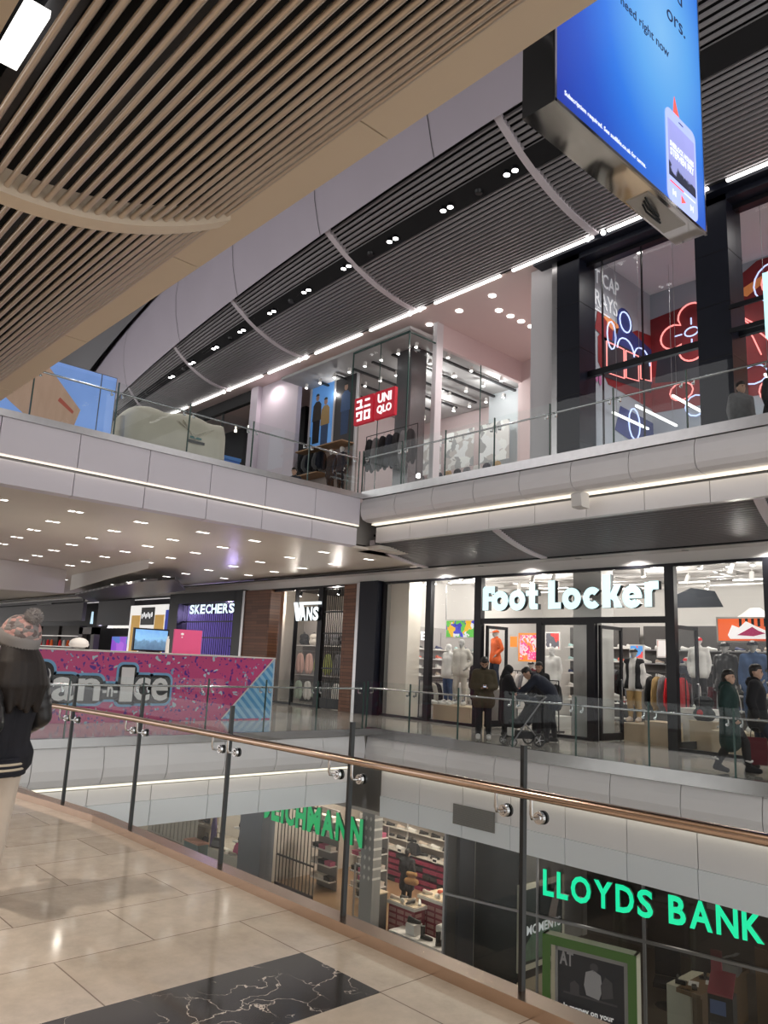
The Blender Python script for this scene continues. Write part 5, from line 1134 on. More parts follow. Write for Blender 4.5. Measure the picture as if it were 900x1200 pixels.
shape(B_, [(-10.5, 9.0), (-6, 8.8), (-6, 12.65), (-7.4, 12.65), (-8.0, 12.3), (-8.3, 12.1), (-10.5, 11.9)], mr); shape(B_, [(-10.4, 9.9), (-8.6, 9.6), (-8.2, 10.5), (-10.3, 10.7)], md_, 2)
fx_, fz_ = -9.25, 11.15
pet = []
for k in range(48):
    a = 2*pi*k/48; rad = .42+.46*abs(cos(2*a))**.7; pet.append((fx_+rad*cos(a)*1.05, fz_+rad*sin(a)*.98))
shape(B_, pet, mr, 3); neon(B_, pet, nr, 8, True, .026); neon(B_, ell(fx_, fz_, .2, .13, 14), nb, 8, True)
for a in range(4): neon(B_, [(fx_+.28*cos(a*pi/2), fz_+.22*sin(a*pi/2)), (fx_+.5*cos(a*pi/2), fz_+.42*sin(a*pi/2))], nb, 8)
for k in range(5): neon(B_, [(-8.0, 11.3), (-8.15+.28*k, 10.6-.05*k), (-8.3+.45*k, 9.95)], nr, 8)
neon(B_, ell(-7.0, 11.9, .5, .55, 16), nb, 8, True); neon(B_, ell(-7.0, 11.9, .3, .35, 16), nr, 8, True); shape(B_, ell(-7.2, 12.05, .8, .55), mr, 3); shape(B_, [(-8.0, 11.9), (-7.2, 12.2), (-7.0, 12.1), (-7.7, 11.7)], mo, 4)
for cx in (-9.6, -8.6, -7.6): neon(B_, ell(cx, 9.45, .34, .26, 12), nr if cx < -9 else nb, 8, True); neon(B_, ell(cx+.4, 8.95, .3, .3, 12), nb if cx < -9 else nr, 8, True)  # added loops imitate the mural's mirrored reflection below the transom
neon(L_, ell(18.9, 8.4, .3, .45, 12), nb, 7, True); shape(L_, [(17.9, 8.0), (20, 7.7), (20, 8.7), (18.2, 8.75)], mb_, 2)  # same painted-in reflection on the left wall
# right-hand part of the mural
shape(B_, [(-6, 8), (2, 8), (2, 11.0), (-1, 12), (-4.5, 12.1), (-6, 11.6)], mo, 2); shape(B_, [(-6, 10.9), (-3, 11.9), (1, 11.6), (1, 11.1), (-3, 11.3), (-6, 10.4)], mb_, 3)
neon(B_, [(-6, 11.0), (-4.6, 11.4), (-3, 11.5), (-1, 11.3)], nb, 8); neon(B_, [(-6, 10.5), (-4.6, 11.0), (-3.2, 11.0)], nb, 8); neon(B_, ell(-4.4, 9.7, .7, .6, 18), nb, 8, True); neon(B_, [(-5.8, 9.2), (-5.2, 9.9), (-4.9, 9.1)], nr, 8, True); neon(B_, [(-5.9, 9.9), (-5.3, 9.9), (-5.3, 10.5), (-5.9, 10.5)], nb, 8, True)
wl = mat('chalk_white', (.72, .73, .76), .6, 0, (.7, .72, .76), .3)
part('lettering', fit_text('lettering', 'FAT CAP', 1.75, .42, .006, wl, .012), r, (.02, -3.55, 11.95), FACE_X); part('lettering', fit_text('lettering', 'SPRAYS', 1.65, .45, .006, wl, .012), r, (.02, -3.55, 11.3), FACE_X)
MB().obox((.02, -3.4, 11.17), (.02, -2.3, 11.15), .01, .04).build('underline', wl, r)
for k in range(5): MB().ball((.02, -3.5+.17*k, 9.2+.05*(k % 2)), (.008, .08, .16), 8, 6).build('pink_scribble', mat('scribble_pink', (.55, .18, .38), .6), r)
ll = glow('reflection_glow', (1, .98, .95), 2.2)  # glowing bars on wires stand in for ceiling lights reflected in the glass
for k, (xx, ya, yb) in enumerate(((-9.9, 16.8, 18.6), (-9.2, 16.7, 18.8), (-8.2, 16.6, 18.6), (-7.6, 16.8, 18.9), (-6.1, 16.6, 18.6), (-5.2, 16.8, 18.8))):
    r2 = thing('reflected_light', f'slim white bar standing for a reflected ceiling light in the mural shop, {ORD[k]} from left', 'light', (xx, ya, 8.05), 0, 'reflected light bars in the mural shop')
    MB().box((-.025, 0, 0), (.025, yb-ya, .05)).build('reflection_bar', [ll], r2)
    for q in (.2, yb-ya-.2): MB().cyl((0, q, .05), (0, q, 4.6), .006, n=5).build('wire', metalgrey, r2)
for k, (xx, yy) in enumerate(((-9.4, 17.4), (-8.3, 17.2), (-7.8, 17.9), (-5.3, 17.6))):
    o = MB().cyl((0, 0, 0), (0, 0, .12), .09, .07, 10, 0).cyl((0, 0, -.01), (0, 0, 0), .075, n=10, mi=1).build('ceiling_spot', [whiteplain, glow('warm_spot', (1, .97, .92), 6)], None, (xx, yy, 12.58)); tag(o, f'small bright ceiling spot above the mural, {ORD[k]} from left', 'spotlight', 'spots above the mural')
spotl('mural_lamp', (-8.8, 17.6, 12.5), 260, (1, .97, .95), 150); point('mural_lamp', (-8.6, 18, 7.4), 45, (.9, .97, 1), .1); spotl('mural_lamp', (-5, 17.8, 12.5), 260, (1, .95, .92), 150)
m = MB().box((0, 0, 0), (1.5, .05, .10)).box((0, 0, -.55), (1.5, .05, -.45)); 
r = thing('projecting_sign', 'cyan lit sign held by two black bars right of the column', 'sign', (-6.5, 15.85, 9.45)); m.build('bracket', black, r); MB().box((.75, -.06, -.9), (1.5, .1, .55)).build('sign_face', [glow('sign_cyan', (.6, .95, 1), 1.)], r)
# ---- clothes shop with the red square signs
struct('wall_upper_pale', MB().box((-25.6, 16.4, Z1), (-23.1, 16.6, 12.4)).box((-26.1, 16.2, Z1), (-25.6, 16.6, 12.4)), mat('lilac_wall', (.66, .60, .68), .6))
struct('wall_upper_back', MB().box((-40, 23, Z1), (-11, 23.2, 12.5)).box((-23.25, 17.1, Z1), (-23.1, 23, 12.4)).box((-12.0, 16.8, Z1), (-11.9, 23, 12.45)), pinkwall)
struct('wall_clothes_bulkhead', MB().box((-16.2, 16.95, 11.62), (-16.05, 21.1, 12.42)).box((-16.2, 21.1, Z1), (-15.2, 21.4, 12.42)).box((-23.1, 17.2, 12.0), (-18.76, 17.4, 12.4)), pinkwall)
struct('trim_8', MB().box((-16.22, 16.66, Z1), (-16.04, 16.95, 12.42)), palew)
o = struct('window_8', MB().box((-18.78, 15.48, 11.66), (-16.08, 15.52, 11.72)).box((-18.78, 15.48, Z1), (-18.75, 15.52, 11.7)).box((-17.42, 15.49, Z1), (-17.40, 15.51, 11.7)).box((-16.12, 15.48, Z1), (-16.08, 15.52, 11.7)).box((-16.12, 15.5, 11.66), (-16.08, 21.1, 11.70)).box((-16.11, 18.9, Z1), (-16.09, 18.93, 11.7)), edge_glass)
MB().quad((-18.76, 15.5, Z1), (-16.1, 15.5, Z1), (-16.1, 15.5, 11.7), (-18.76, 15.5, 11.7)).build('pane', shop_glass, o); MB().quad((-16.1, 15.5, Z1), (-16.1, 16.66, Z1), (-16.1, 16.66, 11.7), (-16.1, 15.5, 11.7)).build('pane', shop_glass, o); MB().quad((-16.1, 16.95, Z1), (-16.1, 21.1, Z1), (-16.1, 21.1, 11.68), (-16.1, 16.95, 11.68)).build('pane', shop_glass, o)
struct('ceiling_clothes_shop', MB().box((-23.1, 15.6, 11.85), (-16.2, 22.9, 11.95)), mat('cool_ceiling', (.50, .50, .50), .6))
m = MB()
for k in range(6): m.box((-22+1.0*k, 16.5, 11.72), (-21.9+1.0*k, 22, 11.78))
struct('ceiling_clothes_tracks', m, seal)
struct('wall_clothes_column', MB().box((-17.9, 16.7, Z1), (-17.2, 17.4, 11.85)).box((-18.2, 21.9, Z1), (-16.2, 22.0, 11.85), 1), [darksteel, mat('ice_wall', (.62, .67, .70), .5)])
redsign = mat('sign_red', (.42, .012, .025), .4, 0, (.5, .01, .03), .45)
for k, (X0, lab) in enumerate(((-18.32, 'red square sign with white angular characters, left of its twin'), (-17.33, 'red square sign with white two line capitals in the glass corner'))):
    r = thing('square_sign', lab, 'sign', (X0, 15.34, 9.02)); MB().box((0, -.06, 0), (.90, .06, .90)).build('sign_panel', redsign, r); w_ = glow('red_sign_white', (1, .95, .95), .95); m = MB()
    bar = lambda a, b: m.box((a[0], -.075, a[1]), (b[0], -.06, b[1]))
    if k == 0:      # the two-line angular characters
        bar((.12, .73), (.36, .80)); bar((.29, .55), (.36, .80)); bar((.09, .51), (.42, .58)); bar((.52, .72), (.74, .79)); bar((.49, .51), (.78, .58))
        bar((.14, .34), (.40, .41)); bar((.33, .14), (.40, .41)); bar((.16, .10), (.40, .17)); bar((.12, .26), (.19, .41)); bar((.50, .34), (.78, .41)); bar((.50, .10), (.78, .17)); bar((.50, .10), (.57, .41)); bar((.71, .10), (.78, .41)); m.build('letter', [w_], r)
    else:
        part('letter', fit_text('letter', 'UNI', .62, .30, .02, [w_], .03), r, (.14, -.065, .50), FACE_Y); part('letter', fit_text('letter', 'QLO', .66, .30, .02, [w_], .03), r, (.12, -.065, .12), FACE_Y)
# spots in the pale soffit and in the shop ceiling
sp1 = MB().cyl((0, 0, 0), (0, 0, .02), .11, n=12).mesh('soffit_spot', [glow('soffit_glow', (1, .97, .92), 6)])
for k, (a, b) in enumerate(((133, 282), (184, 258), (240, 232), (298, 204), (274, 241), (518, 99), (603, 60), (697, 17), (716, 59), (749, 75), (779, 90), (808, 104), (150, 250), (345, 178))):
    p = PZ(290+a/2.43, 340+b/2.43, 12.38)
    if p.y > 22: continue
    o = bpy.data.objects.new('soffit_spot', sp1); COL.objects.link(o); o.location = p; tag(o, f'round recessed spot in the pale pink upper soffit, number {ORD[k]} along the row', 'spotlight', 'round spots in the pink soffit')
sp2 = MB().cyl((0, 0, 0), (0, -.03, -.16), .055, .065, 10, 0).cyl((0, -.03, -.16), (0, -.032, -.165), .06, n=10, mi=1).mesh('track_spot', [whiteplain, glow('shop_spot2', (1, .98, .94), 7)])
for j, yy in enumerate((16.3, 17.6, 19, 20.4, 21.8)):
    for k in range(8):
        o = bpy.data.objects.new('track_spotlight', sp2); COL.objects.link(o); o.location = (-22.4+.83*k+.2*(j % 2), yy, 11.72); tag(o, f'white track spot in the glass cornered shop, {ORD[j]} row back, {ORD[k]} from left', 'spotlight', 'track spots in the glass cornered shop')
for xx, yy in ((-21.5, 17), (-18.2, 18.5), (-20, 21), (-17, 20.6)): point('clothes_lamp', (xx, yy, 11.3), 60, (1, .97, .94), .1)
for xx, yy in ((-14, 17.5), (-13.5, 20.5), (-24.5, 15.95), (-14.5, 15.9)): spotl('soffit_lamp', (xx, yy, 12.36), 90 if xx < -20 else 260, (1, .88, .84), 150)
point('corridor_lamp', (-13.2, 19, 8.2), 60, (1, .86, .84), .1)
# tall display unit: two picture panels above tiers of clothes and mannequins
r = thing('display_unit', 'tall white framed display unit with two photo panels above shelves', 'display', (-23.0, 17.0, Z1))
MB().box((0, .05, 0), (2.8, .1, 6.35)).build('back_panel', mat('display_back', (.34, .30, .28), .6), r)
for xx in (0, 1.46, 2.74): MB().box((xx-.04, -.04, 0), (xx+.04, .06, 6.35)).build('upright', palew, r)
for z, xb in ((1.75, 2.74), (2.6, 1.4), (3.55, 2.74), (6.3, 2.74)): MB().box((0, -.6, z-.04), (xb, .05, z)).build('shelf', mat('tan_shelf', (.42, .24, .12), .5), r)
def photo_panel(label, x0, x1, z0, z1, sky, people):
    q = thing('photo_panel', label, 'poster', (x0, 16.98, z0)); MB().box((0, 0, 0), (x1-x0, .03, z1-z0)).build('picture', sky, q)
    for cx, hz, top, leg_ in people:
        MB().prism(ell(cx, hz-.14, .10, .13, 12), lambda u, v, d: (u, -.004*d, v), 1, 2).build('face_shape', mat('photo_skin', (.42, .25, .18), .6), q); MB().prism(ell(cx, hz-.06, .105, .09, 12, 0, pi), lambda u, v, d: (u, -.004*d, v), 2, 3).build('hair_shape', hairm, q)
        MB().prism([(cx-.24, hz-.42), (cx-.1, hz-.28), (cx+.1, hz-.28), (cx+.24, hz-.42), (cx+.27, hz-1.05), (cx-.27, hz-1.05)], lambda u, v, d: (u, -.004*d, v), 0, 1).build('top_shape', top, q); MB().prism([(cx-.22, hz-1.05), (cx+.22, hz-1.05), (cx+.2, max(.02, hz-1.95)), (cx-.2, max(.02, hz-1.95))], lambda u, v, d: (u, -.004*d, v), 0, 1).build('trouser_shape', leg_, q)
photo_panel('photo panel of two people in brown tops on blue sky', -22.93, -21.62, 9.28, 11.9, mat('photo_sky', (.12, .32, .70), .5, 0, (.1, .3, .7), .3), [(.36, 2.25, cl_brown, cl_black), (.88, 2.0, cl_tan, cl_denim)])
photo_panel('photo panel of a person in a navy jumper on dark ground', -21.48, -20.33, 9.28, 11.9, mat('photo_dark', (.03, .028, .032), .5), [(.6, 2.3, cl_blue, cl_denim)])
for k in range(2): mannequin(f'white headed mannequin in dark clothes on the display unit, {ORD[k]} from left', (-21.2+.58*k, 16.74, Z1+1.755), 0, 'stand', [cl_black, cl_navy, cl_black, cl_grey][k], k % 2 == 0, cl_black, None, None, mannequin_white, 'mannequins on the tall display unit', .96)
for k in range(6): garment(f'dark garment on the middle tier of the display unit, {ORD[k]} from left', (-22.8+.21*k, 16.70, Z1+3.40), pi/2, [cl_black, cl_grey, cl_navy][k % 3], 'garments on the display unit', .9)
for k in range(7): garment(f'dark hanging trousers behind the red signs, {ORD[k]} from left', (-18.5+.32*k, 16.2, Z1+3.13), pi/2, [cl_black, cl_grey, cl_black, cl_navy][k % 4], 'clothes behind the red signs', (.8, .8, 1.5))
clothes_rail('tall clothes rail behind the red square signs', (-17.5, 16.2, Z1), 2.4, 3.28)
board('wall_poster', 'pale poster of people high on the clothes shop back wall', 'poster', 440, 482, 497, 420, 20.5, splash('poster_people', [(.6, .55, .5), (.3, .25, .2), (.7, .7, .68), (.15, .14, .14), (.35, .4, .3)], 1.6, .4, seed=9)) if False else None
for k, (a, b) in enumerate(((-21.8, -20.3), (-20.1, -18.6), (-18.3, -16.9))):
    q = thing('wall_poster', f'soft coloured poster on the clothes shop back wall, {ORD[k]} from left', 'poster', (a, 21.5, Z1+3.4)); MB().box((0, 0, 0), (b-a, .04, 1.5)).build('picture', splash('poster_cl%d' % k, [(.62, .60, .58), (.45, .42, .40), (.70, .70, .68), (.66, .66, .66), (.30, .30, .30)], 2.6, .3, seed=9+k), q)
    for z in (1.6, 2.6): MB().box((a, 21.2, Z1+z), (b, 21.6, Z1+z+.05)).build('wall_shelf', whiteplain, None)['label'] = f'white wall shelf of the clothes shop, {ORD[k]} bay, {"lower" if z < 2 else "upper"}'
for o in bpy.data.objects:
    if o.name.startswith('wall_shelf'): o['category'] = 'shelf'
for k in range(10): garment(f'garment on the clothes shop back wall, {ORD[k]} from left', (-21.6+.48*k, 21.3, Z1+3.3), 0, [cl_black, cl_grey, cl_white, cl_navy, cl_tan][k % 5], 'garments on the back wall', .74)
q = thing('wall_poster', 'poster of red, dark and pale squares at the corridor end', 'poster', (-12.97, 20.2, Z1+4.2)); MB().box((0, 0, 0), (.95, .05, 2.6)).build('picture', None or (lambda g_: g_)(splash('poster_squares', [(.45, .04, .03), (.03, .03, .03), (.6, .5, .42), (.5, .15, .05), (.2, .1, .1)], 4., .35, seed=14)), q); MB().box((-.04, .05, -.05), (.99, .08, 2.65)).build('backing', seal, q)
q = thing('display_screen', 'dark framed screen below the poster of squares', 'screen', (-12.97, 20.2, Z1+2.6)); MB().box((0, 0, 0), (.9, .06, 1.3)).build('bezel', black, q); MB().box((.06, -.005, .06), (.84, 0, 1.24)).build('screen_face', mat('screen_grey', (.12, .13, .14), .2), q)
# dark shop left of the pale wall
struct('wall_dark_upper', MB().box((-36, 19, Z1), (-26.1, 19.2, 12.4)).box((-36, 16.3, 11.9), (-26.1, 16.5, 12.4)), void)
for k, (a, b) in enumerate(((258, 470), (270, 478), (282, 470), (292, 500), (300, 455), (276, 505))):
    o = MB().ball((0, 0, 0), .07, 8, 6).cyl((0, 0, .05), (0, 0, .2), .03, n=6).build('shop_bulb', [glow('bulb', (1, .9, .75), 4)], None, PT(a, b, 17.5)); tag(o, f'tiny warm bulb in the dark upper shop, {ORD[k]} of the scatter', 'lamp', 'bulbs in the dark upper shop')
r = thing('dark_doorframe', 'black framed glass front of the dark upper shop', 'shop front', (-31, 16.4, Z1)); 
MB().box((-4.8, 0, 0), (4.8, .06, .1)).box((-4.8, 0, 3.2), (4.8, .06, 3.3)).build('frame', seal, r); 
for xx in (-4.8, -2.4, 0, 2.4, 4.8): MB().box((xx-.05, 0, 0), (xx+.05, .06, 6.2)).build('post', seal, r)
# ================================================================ LOWER FLOOR SHOPS
TL = 15.0
greyblue = mat('grey_blue_pillar', (.16, .18, .21), .3, .3); greycol = mat('grey_pillar', (.13, .13, .145), .3, .4)
struct('ceiling_lower_shops', MB().box((-60, 13.1, -1.98), (-13.1, 24, -1.9)), mat('lower_ceiling', (.55, .52, .49), .6))
struct('wall_lower_back', MB().box((-22, 20.0, ZL), (-12.9, 20.2, -1.9)).box((-13.2, 15.3, ZL), (-12.95, 20, -1.9)).box((-40, 18.2, ZL), (-22.0, 18.4, -1.9)).box((-22.1, 15.2, ZL), (-21.9, 20, -1.9)), mat('lower_wall', (.56, .52, .47), .6))
struct('floor_shoe_shop', MB().box((-22, 15.05, ZL), (-13.0, 20, ZL+.012)), mat('tan_floor', (.34, .22, .13), .3, noise=.1, nscale=2))
struct('wall_lower_pillars', MB().box((-22.4, 14.8, ZL), (-21.15, 15.3, -1.95)), greyblue)
struct('wall_lower_pillar_dark', MB().box((-13.36, 14.75, ZL), (-12.88, 15.3, -1.95)), greycol)
g = NT('diamond_column', .35); x, y, z = g.xyz(); a_ = g.math('ABSOLUTE', g.math('SUBTRACT', g.math('FRACT', g.math('MULTIPLY', x, 5.5)), .5)); b_ = g.math('ABSOLUTE', g.math('SUBTRACT', g.math('FRACT', g.math('MULTIPLY', z, 4.)), .5)); dd = g.math('LESS_THAN', g.math('ADD', a_, b_), .28); up_ = g.math('GREATER_THAN', z, -4.2)
g.base(g.mix(g.math('MULTIPLY', dd, up_), (.33, .34, .34), (.72, .72, .7)))
struct('wall_lower_post', MB().box((-16.62, 14.95, ZL), (-16.12, 15.25, -1.95)), g.m)
window('window_9', -21.1, -16.65, ZL, -1.98, ((-20.3, .02), (-19.2, .02), (-18.1, .06)), TL, fw=.02, pm=metalgrey); window('window_10', -16.1, -13.36, ZL, -1.98, ((-15.3, .015), (-14.4, .015)), TL, pm=metalgrey); window('window_11', -40, -22.4, ZL, -1.98, ((-24.6, .02), (-27, .02), (-30, .03), (-33, .03)), TL, pm=metalgrey)
# green shop sign over the shoe shop glass
signgreen = glow('sign_green', (.01, .50, .16), .55); lloydgreen = glow('bank_green', (.01, .95, .45), .8)
r = thing('shop_sign', 'long green capital letter sign partly hidden under the white edge', 'sign', (-21.3, 14.88, -3.40)); xx = 0
for ch, w_ in zip('DEICHMANN', (.46, .42, .14, .46, .50, .60, .56, .54, .54)): part('letter', fit_text('letter', ch, w_, .74, .06, [signgreen, mat('green_side', (.01, .12, .06), .5)], .045), r, (xx, 0, 0), FACE_Y); xx += w_+.075
# rear wall: shelving with boxes and shoes, one unit
sh = thing('shoe_shelving', 'long shelving wall of shoe boxes at the back of the lower shoe shop', 'shelf', (-21.6, 19.2, ZL)); W = 8.3
MB().box((0, .5, 0), (W, .55, 3.5)).build('back_panel', mat('unit_back', (.35, .31, .28), .6), sh)
for z in (1.02, 1.35, 1.68, 2.05): MB().box((0, 0 if z < 1.1 else .15, z-.03), (W, .5, z)).build('shelf', mat('unit_white', (.72, .68, .63), .5), sh)
for xx in (0, 2.05, 4.1, 6.15, W): MB().box((xx-.025, .46, 0), (xx+.025, .5, 3.4)).build('upright', whiteplain, sh)
bxm = MB().box((0, 0, 0), (.30, .2, .115)).box((-.006, -.006, .085), (.306, .206, .12)).mesh('shoe_box', cl_white); 
boxc = [(mat('box_pink', (.52, .12, .22), .6), 'pink'), (mat('box_maroon', (.24, .02, .06), .6), 'maroon'), (mat('box_white', (.66, .6, .55), .6), 'white'), (mat('box_purple', (.22, .07, .28), .6), 'purple'), (mat('box_black', (.02, .018, .018), .6), 'black')]
def shoebox(label, loc, m_, group, rz=0):
    o = bpy.data.objects.new('shoe_box', bxm); COL.objects.link(o); o.location = loc; o.rotation_euler.z = rz; o.material_slots[0].link = 'OBJECT'; o.material_slots[0].material = m_; return tag(o, label, 'box', group)
for j in range(2):
    for k in range(26): c = boxc[(0, 3, 0, 2, 3, 1, 0)[(k//3+j) % 7]]; shoebox(f'{c[1]} shoe box on top of the rear shoe wall, {ORD[j]} layer, {ORD[k]} from left', (-21.5+.315*k, 19.3, ZL+2.053+.125*j), c[0], 'boxes on top of the rear shoe wall')
for j in range(5):
    for k in range(26):
        c = boxc[4] if k >= 20 else boxc[(1, 1, 4, 1, 1)[(j+k//2) % 5]]
        shoebox(f'{c[1]} shoe box under the rear white counter, {ORD[j]} layer up, {ORD[k]} from left', (-21.5+.315*k, 19.22, ZL+.02+.19*j), c[0], 'boxes under the rear white counter')
def blackshoe(label, loc, rz, group, m_=None, sc=1.15): return trainer(label, loc, rz, m_ or tm[5][0], group, m_ or tm[5][0], sc)
for j, z in enumerate((1.02, 1.35, 1.68)):
    for k in range(15): c = [tm[5], tm[5], tm[4], tm[1], tm[5]][(k+2*j) % 5]; trainer(f'{c[1]} shoe on the rear shoe wall, {ORD[j]} shelf up, {ORD[k]} from left', (-21.2+.53*k, 19.42, ZL+z+.003), .5, c[0], 'shoes on the rear shoe wall', c[0] if c[1] == 'black' else None, 1.1)
bagh = MB().tube([(-.07, 0, .24), (-.06, 0, .40), (.06, 0, .40), (.07, 0, .24)], .012, 6).mesh('handle', seal); bag2 = MB().loft([[V((sx*a, sy*b, z)) for sx, sy in ((-1, -1), (1, -1), (1, 1), (-1, 1))] for z, a, b in ((0, .17, .07), (.05, .19, .085), (.2, .16, .06), (.27, .12, .03))], smooth=False).mesh('bag_body', cl_black)
def handbag(label, loc, m_, group=None, sc=1., rz=0):
    q = thing('handbag', label, 'bag', loc, rz, group); q.scale = (sc,)*3; part('bag_body', bag2, q, m=m_); part('handle', bagh, q); return q
P = PT(475, 1000, 18.9); handbag('black handbag standing on the rear white counter of the shoe shop', (P.x, 19.27, ZL+1.023), cl_black, None, 1.3)
for k in range(5): q = thing('price_stand', f'small white price card on the rear counter, {ORD[k]} from left', 'sign', (-20.9+1.6*k, 19.06, ZL+1.023), 0, 'price cards on the rear counter'); MB().box((-.1, 0, 0), (.1, .01, .14)).build('card', whiteplain, q); MB().box((-.08, -.003, .03), (.08, 0, .1)).build('print', seal, q)
# display tables
def display_table(label, x0, y0, x1, y1, h, boxes=True):
    q = thing('display_table', label, 'table', (x0, y0, ZL+.012)); w_, d_ = x1-x0, y1-y0
    MB().box((0, 0, h-.08), (w_, d_, h)).build('table_top', whiteplain, q); MB().box((.02, .02, h), (w_-.02, d_-.02, h+.015)).build('tan_inlay', plinthm, q)
    MB().box((.04, .04, 0), (w_-.04, d_-.04, h-.08)).build('cabinet', mat('maroon_cabinet', (.30, .05, .08), .6), q)
    g_ = MB()
    for zz in [.1+.15*i for i in range(int((h-.2)/.15))]:
        for i in range(int(w_/.3)): g_.box((.08+.3*i, .03, zz), (.08+.3*i+.24, .045, zz+.09))
        for i in range(int(d_/.3)): g_.box((w_-.045, .08+.3*i, zz), (w_-.03, .08+.3*i+.24, zz+.09))
    g_.build('box_front', mat('box_front_pink', (.55, .30, .30), .6), q); return q
display_table('taller white topped display table of shoes in the lower shoe shop', -15.75, 16.3, -14.2, 17.3, .98)
display_table('lower white topped display table in front of the taller one', -16.35, 15.75, -15.3, 16.25, .80); 
for k in range(8): c = [tm[4], tm[0], tm[1], tm[4], tm[5]][k % 5]; trainer(f'{c[1]} shoe on the taller display table, {ORD[k]} of the group', (-15.55+.19*k, 16.5+.35*(k % 2), ZL+1.013), .6+k, c[0], 'shoes on the taller display table')
for k in range(6): c = [tm[4], tm[5], tm[1]][k % 3]; trainer(f'{c[1]} shoe on the lower display table, {ORD[k]} of the group', (-16.2+.15*k, 15.9+.2*(k % 2), ZL+.833), .5+k, c[0], 'shoes on the lower display table')
o = MB().box((0, 0, 0), (1.0, .5, .62)).box((.02, .02, .62), (.98, .48, .635), 1).build('display_block', [whiteplain, whiteplain], None, (-14.5, 15.75, ZL+.012)); tag(o, 'low white display block right of the display tables', 'plinth')
for k in range(4): trainer(f'pale shoe on the low white block, {ORD[k]} from left', (-14.3+.22*k, 16.0, ZL+.65), .7, tm[1][0], 'shoes on the low white block')
o = MB().box((0, 0, 0), (2.2, .52, .30)).box((-.01, -.01, .30), (2.21, .53, .34)).build('window_plinth', [whiteplain], None, (-15.6, 15.15, ZL+.012)); tag(o, 'long white plinth with black boots in the shoe shop window', 'plinth')
o = MB().box((0, 0, 0), (.30, .3, .25)).build('display_cube', [whiteplain], None, (-15.15, 15.3, ZL+.355)); tag(o, 'small white cube carrying a black shoe on the window plinth', 'plinth')
blackshoe('black shoe on the small white cube of the window plinth', (-15.0, 15.45, ZL+.608), .4, None, None, 1.3)
def boot(label, loc, rz, sc=1.):
    q = thing('ankle_boot', label, 'shoe', loc, rz); q.scale = (sc,)*3; part('upper', UPM, q, m=tm[5][0]); part('sole', SOM, q, m=tm[5][0]); MB().loft([[V((-.09+a*cos(t), a*.8*sin(t), z)) for t in [2*pi*i/12 for i in range(12)]] for z, a in ((.08, .05), (.16, .048), (.25, .055))]).build('shaft', tm[5][0], q); return q
boot('tall black boot on the white window plinth, centre', (-14.5, 15.4, ZL+.358), .3, 1.2); boot('black boot standing near the right end of the window plinth', (-14.0, 15.45, ZL+.358), 1.2, 1.3); boot('black boot lying lower right on the window plinth', (-13.62, 15.3, ZL+.358), .2, 1.0)
for k in range(2): o = MB().box((-.12, 0, 0), (.12, .02, .34)).box((-.12, .02, 0), (.12, .12, .012)).build('sign_card', [mat('card_dark', (.05, .05, .055), .5)], None, (-15.35+.45*k, 15.02, ZL+.02)); tag(o, f'dark card leaning before the white window plinth, {ORD[k]} from left', 'sign')
q = thing('card_rack', 'narrow dark rack of cards beside the lower display table', 'rack', (-16.75, 15.35, ZL+.012)); MB().box((0, 0, 0), (.5, .3, 1.0)).build('rack_body', mat('rack_grey', (.10, .10, .10), .5), q); 
for z in (.15, .4, .65): MB().box((.03, -.01, z), (.47, 0, z+.2)).build('card', mat('card_grey', (.4, .4, .42), .5), q)
MB().box((-.02, -.02, 1.0), (.52, .32, 1.03)).build('top', plinthm, q)
q = thing('security_gate', 'pale security gate panel inside the shoe shop door', 'gate', (-17.6, 15.6, ZL+.012)); MB().box((0, 0, 0), (.6, .04, .1)).box((0, 0, 0), (.04, .04, 1.5)).box((.56, 0, 0), (.6, .04, 1.5)).box((0, 0, 1.46), (.6, .04, 1.5)).build('frame', metalgrey, q); MB().quad((.04, .02, .1), (.56, .02, .1), (.56, .02, 1.46), (.04, .02, 1.46)).build('panel', shop_glass, q); MB().box((.2, .0, .9), (.36, .05, .98)).build('label_plate', seal, q)
# tall goods racks left of the post
for k, (X0, yy) in enumerate(((-20.9, 16.6), (-19.4, 17.0), (-18.4, 16.4))):
    q = thing('goods_rack', f'tall rack of boxes behind the green sign, {ORD[k]} from left', 'rack', (X0, yy, ZL+.012)); MB().box((0, .3, 0), (1.0, .34, 2.4)).build('back_panel', mat('rack_back', (.28, .26, .25), .5), q)
    for z in (.3, .75, 1.2, 1.65, 2.1): MB().box((0, 0, z-.03), (1.0, .3, z)).build('shelf', whiteplain, q)
    for i, z in enumerate((.3, .75, 1.2, 1.65, 2.1)):
        for p_ in range(3): c = boxc[(2, 2, 4, 0, 2)[(i+p_+k) % 5]]; shoebox(f'{c[1]} box on the {ORD[k]} tall goods rack, {ORD[i]} shelf up, {ORD[p_]} from left', (X0+.02+.325*p_, yy+.05, ZL+.015+z), c[0], 'boxes on the tall goods racks')
for k in range(3): o = MB().box((-.25, -.02, 0), (.25, .02, .9)).box((-.27, -.03, .9), (.27, .03, .94)).build('green_banner', [mat('banner_green', (.01, .35, .15), .5)], None, (-17.9+.62*k, 18.6, ZL+2.35)); tag(o, f'green hanging banner inside the shoe shop, {ORD[k]} from left', 'banner')
shutter('folding_shutter', 'part drawn silver shutter in the shoe shop doorway', -20.9, -19.0, ZL+.02, -2.1, 15.25, .16)
for xx, yy in ((-20, 17), (-17.5, 17.5), (-15, 17.2), (-14.6, 18.8)): point('shoe_lamp', (xx, yy, -2.4), 120, (1, .86, .72), .1)
point('window_lamp', (-14.6, 15.4, -2.3), 16, (1, .9, .8), .06)
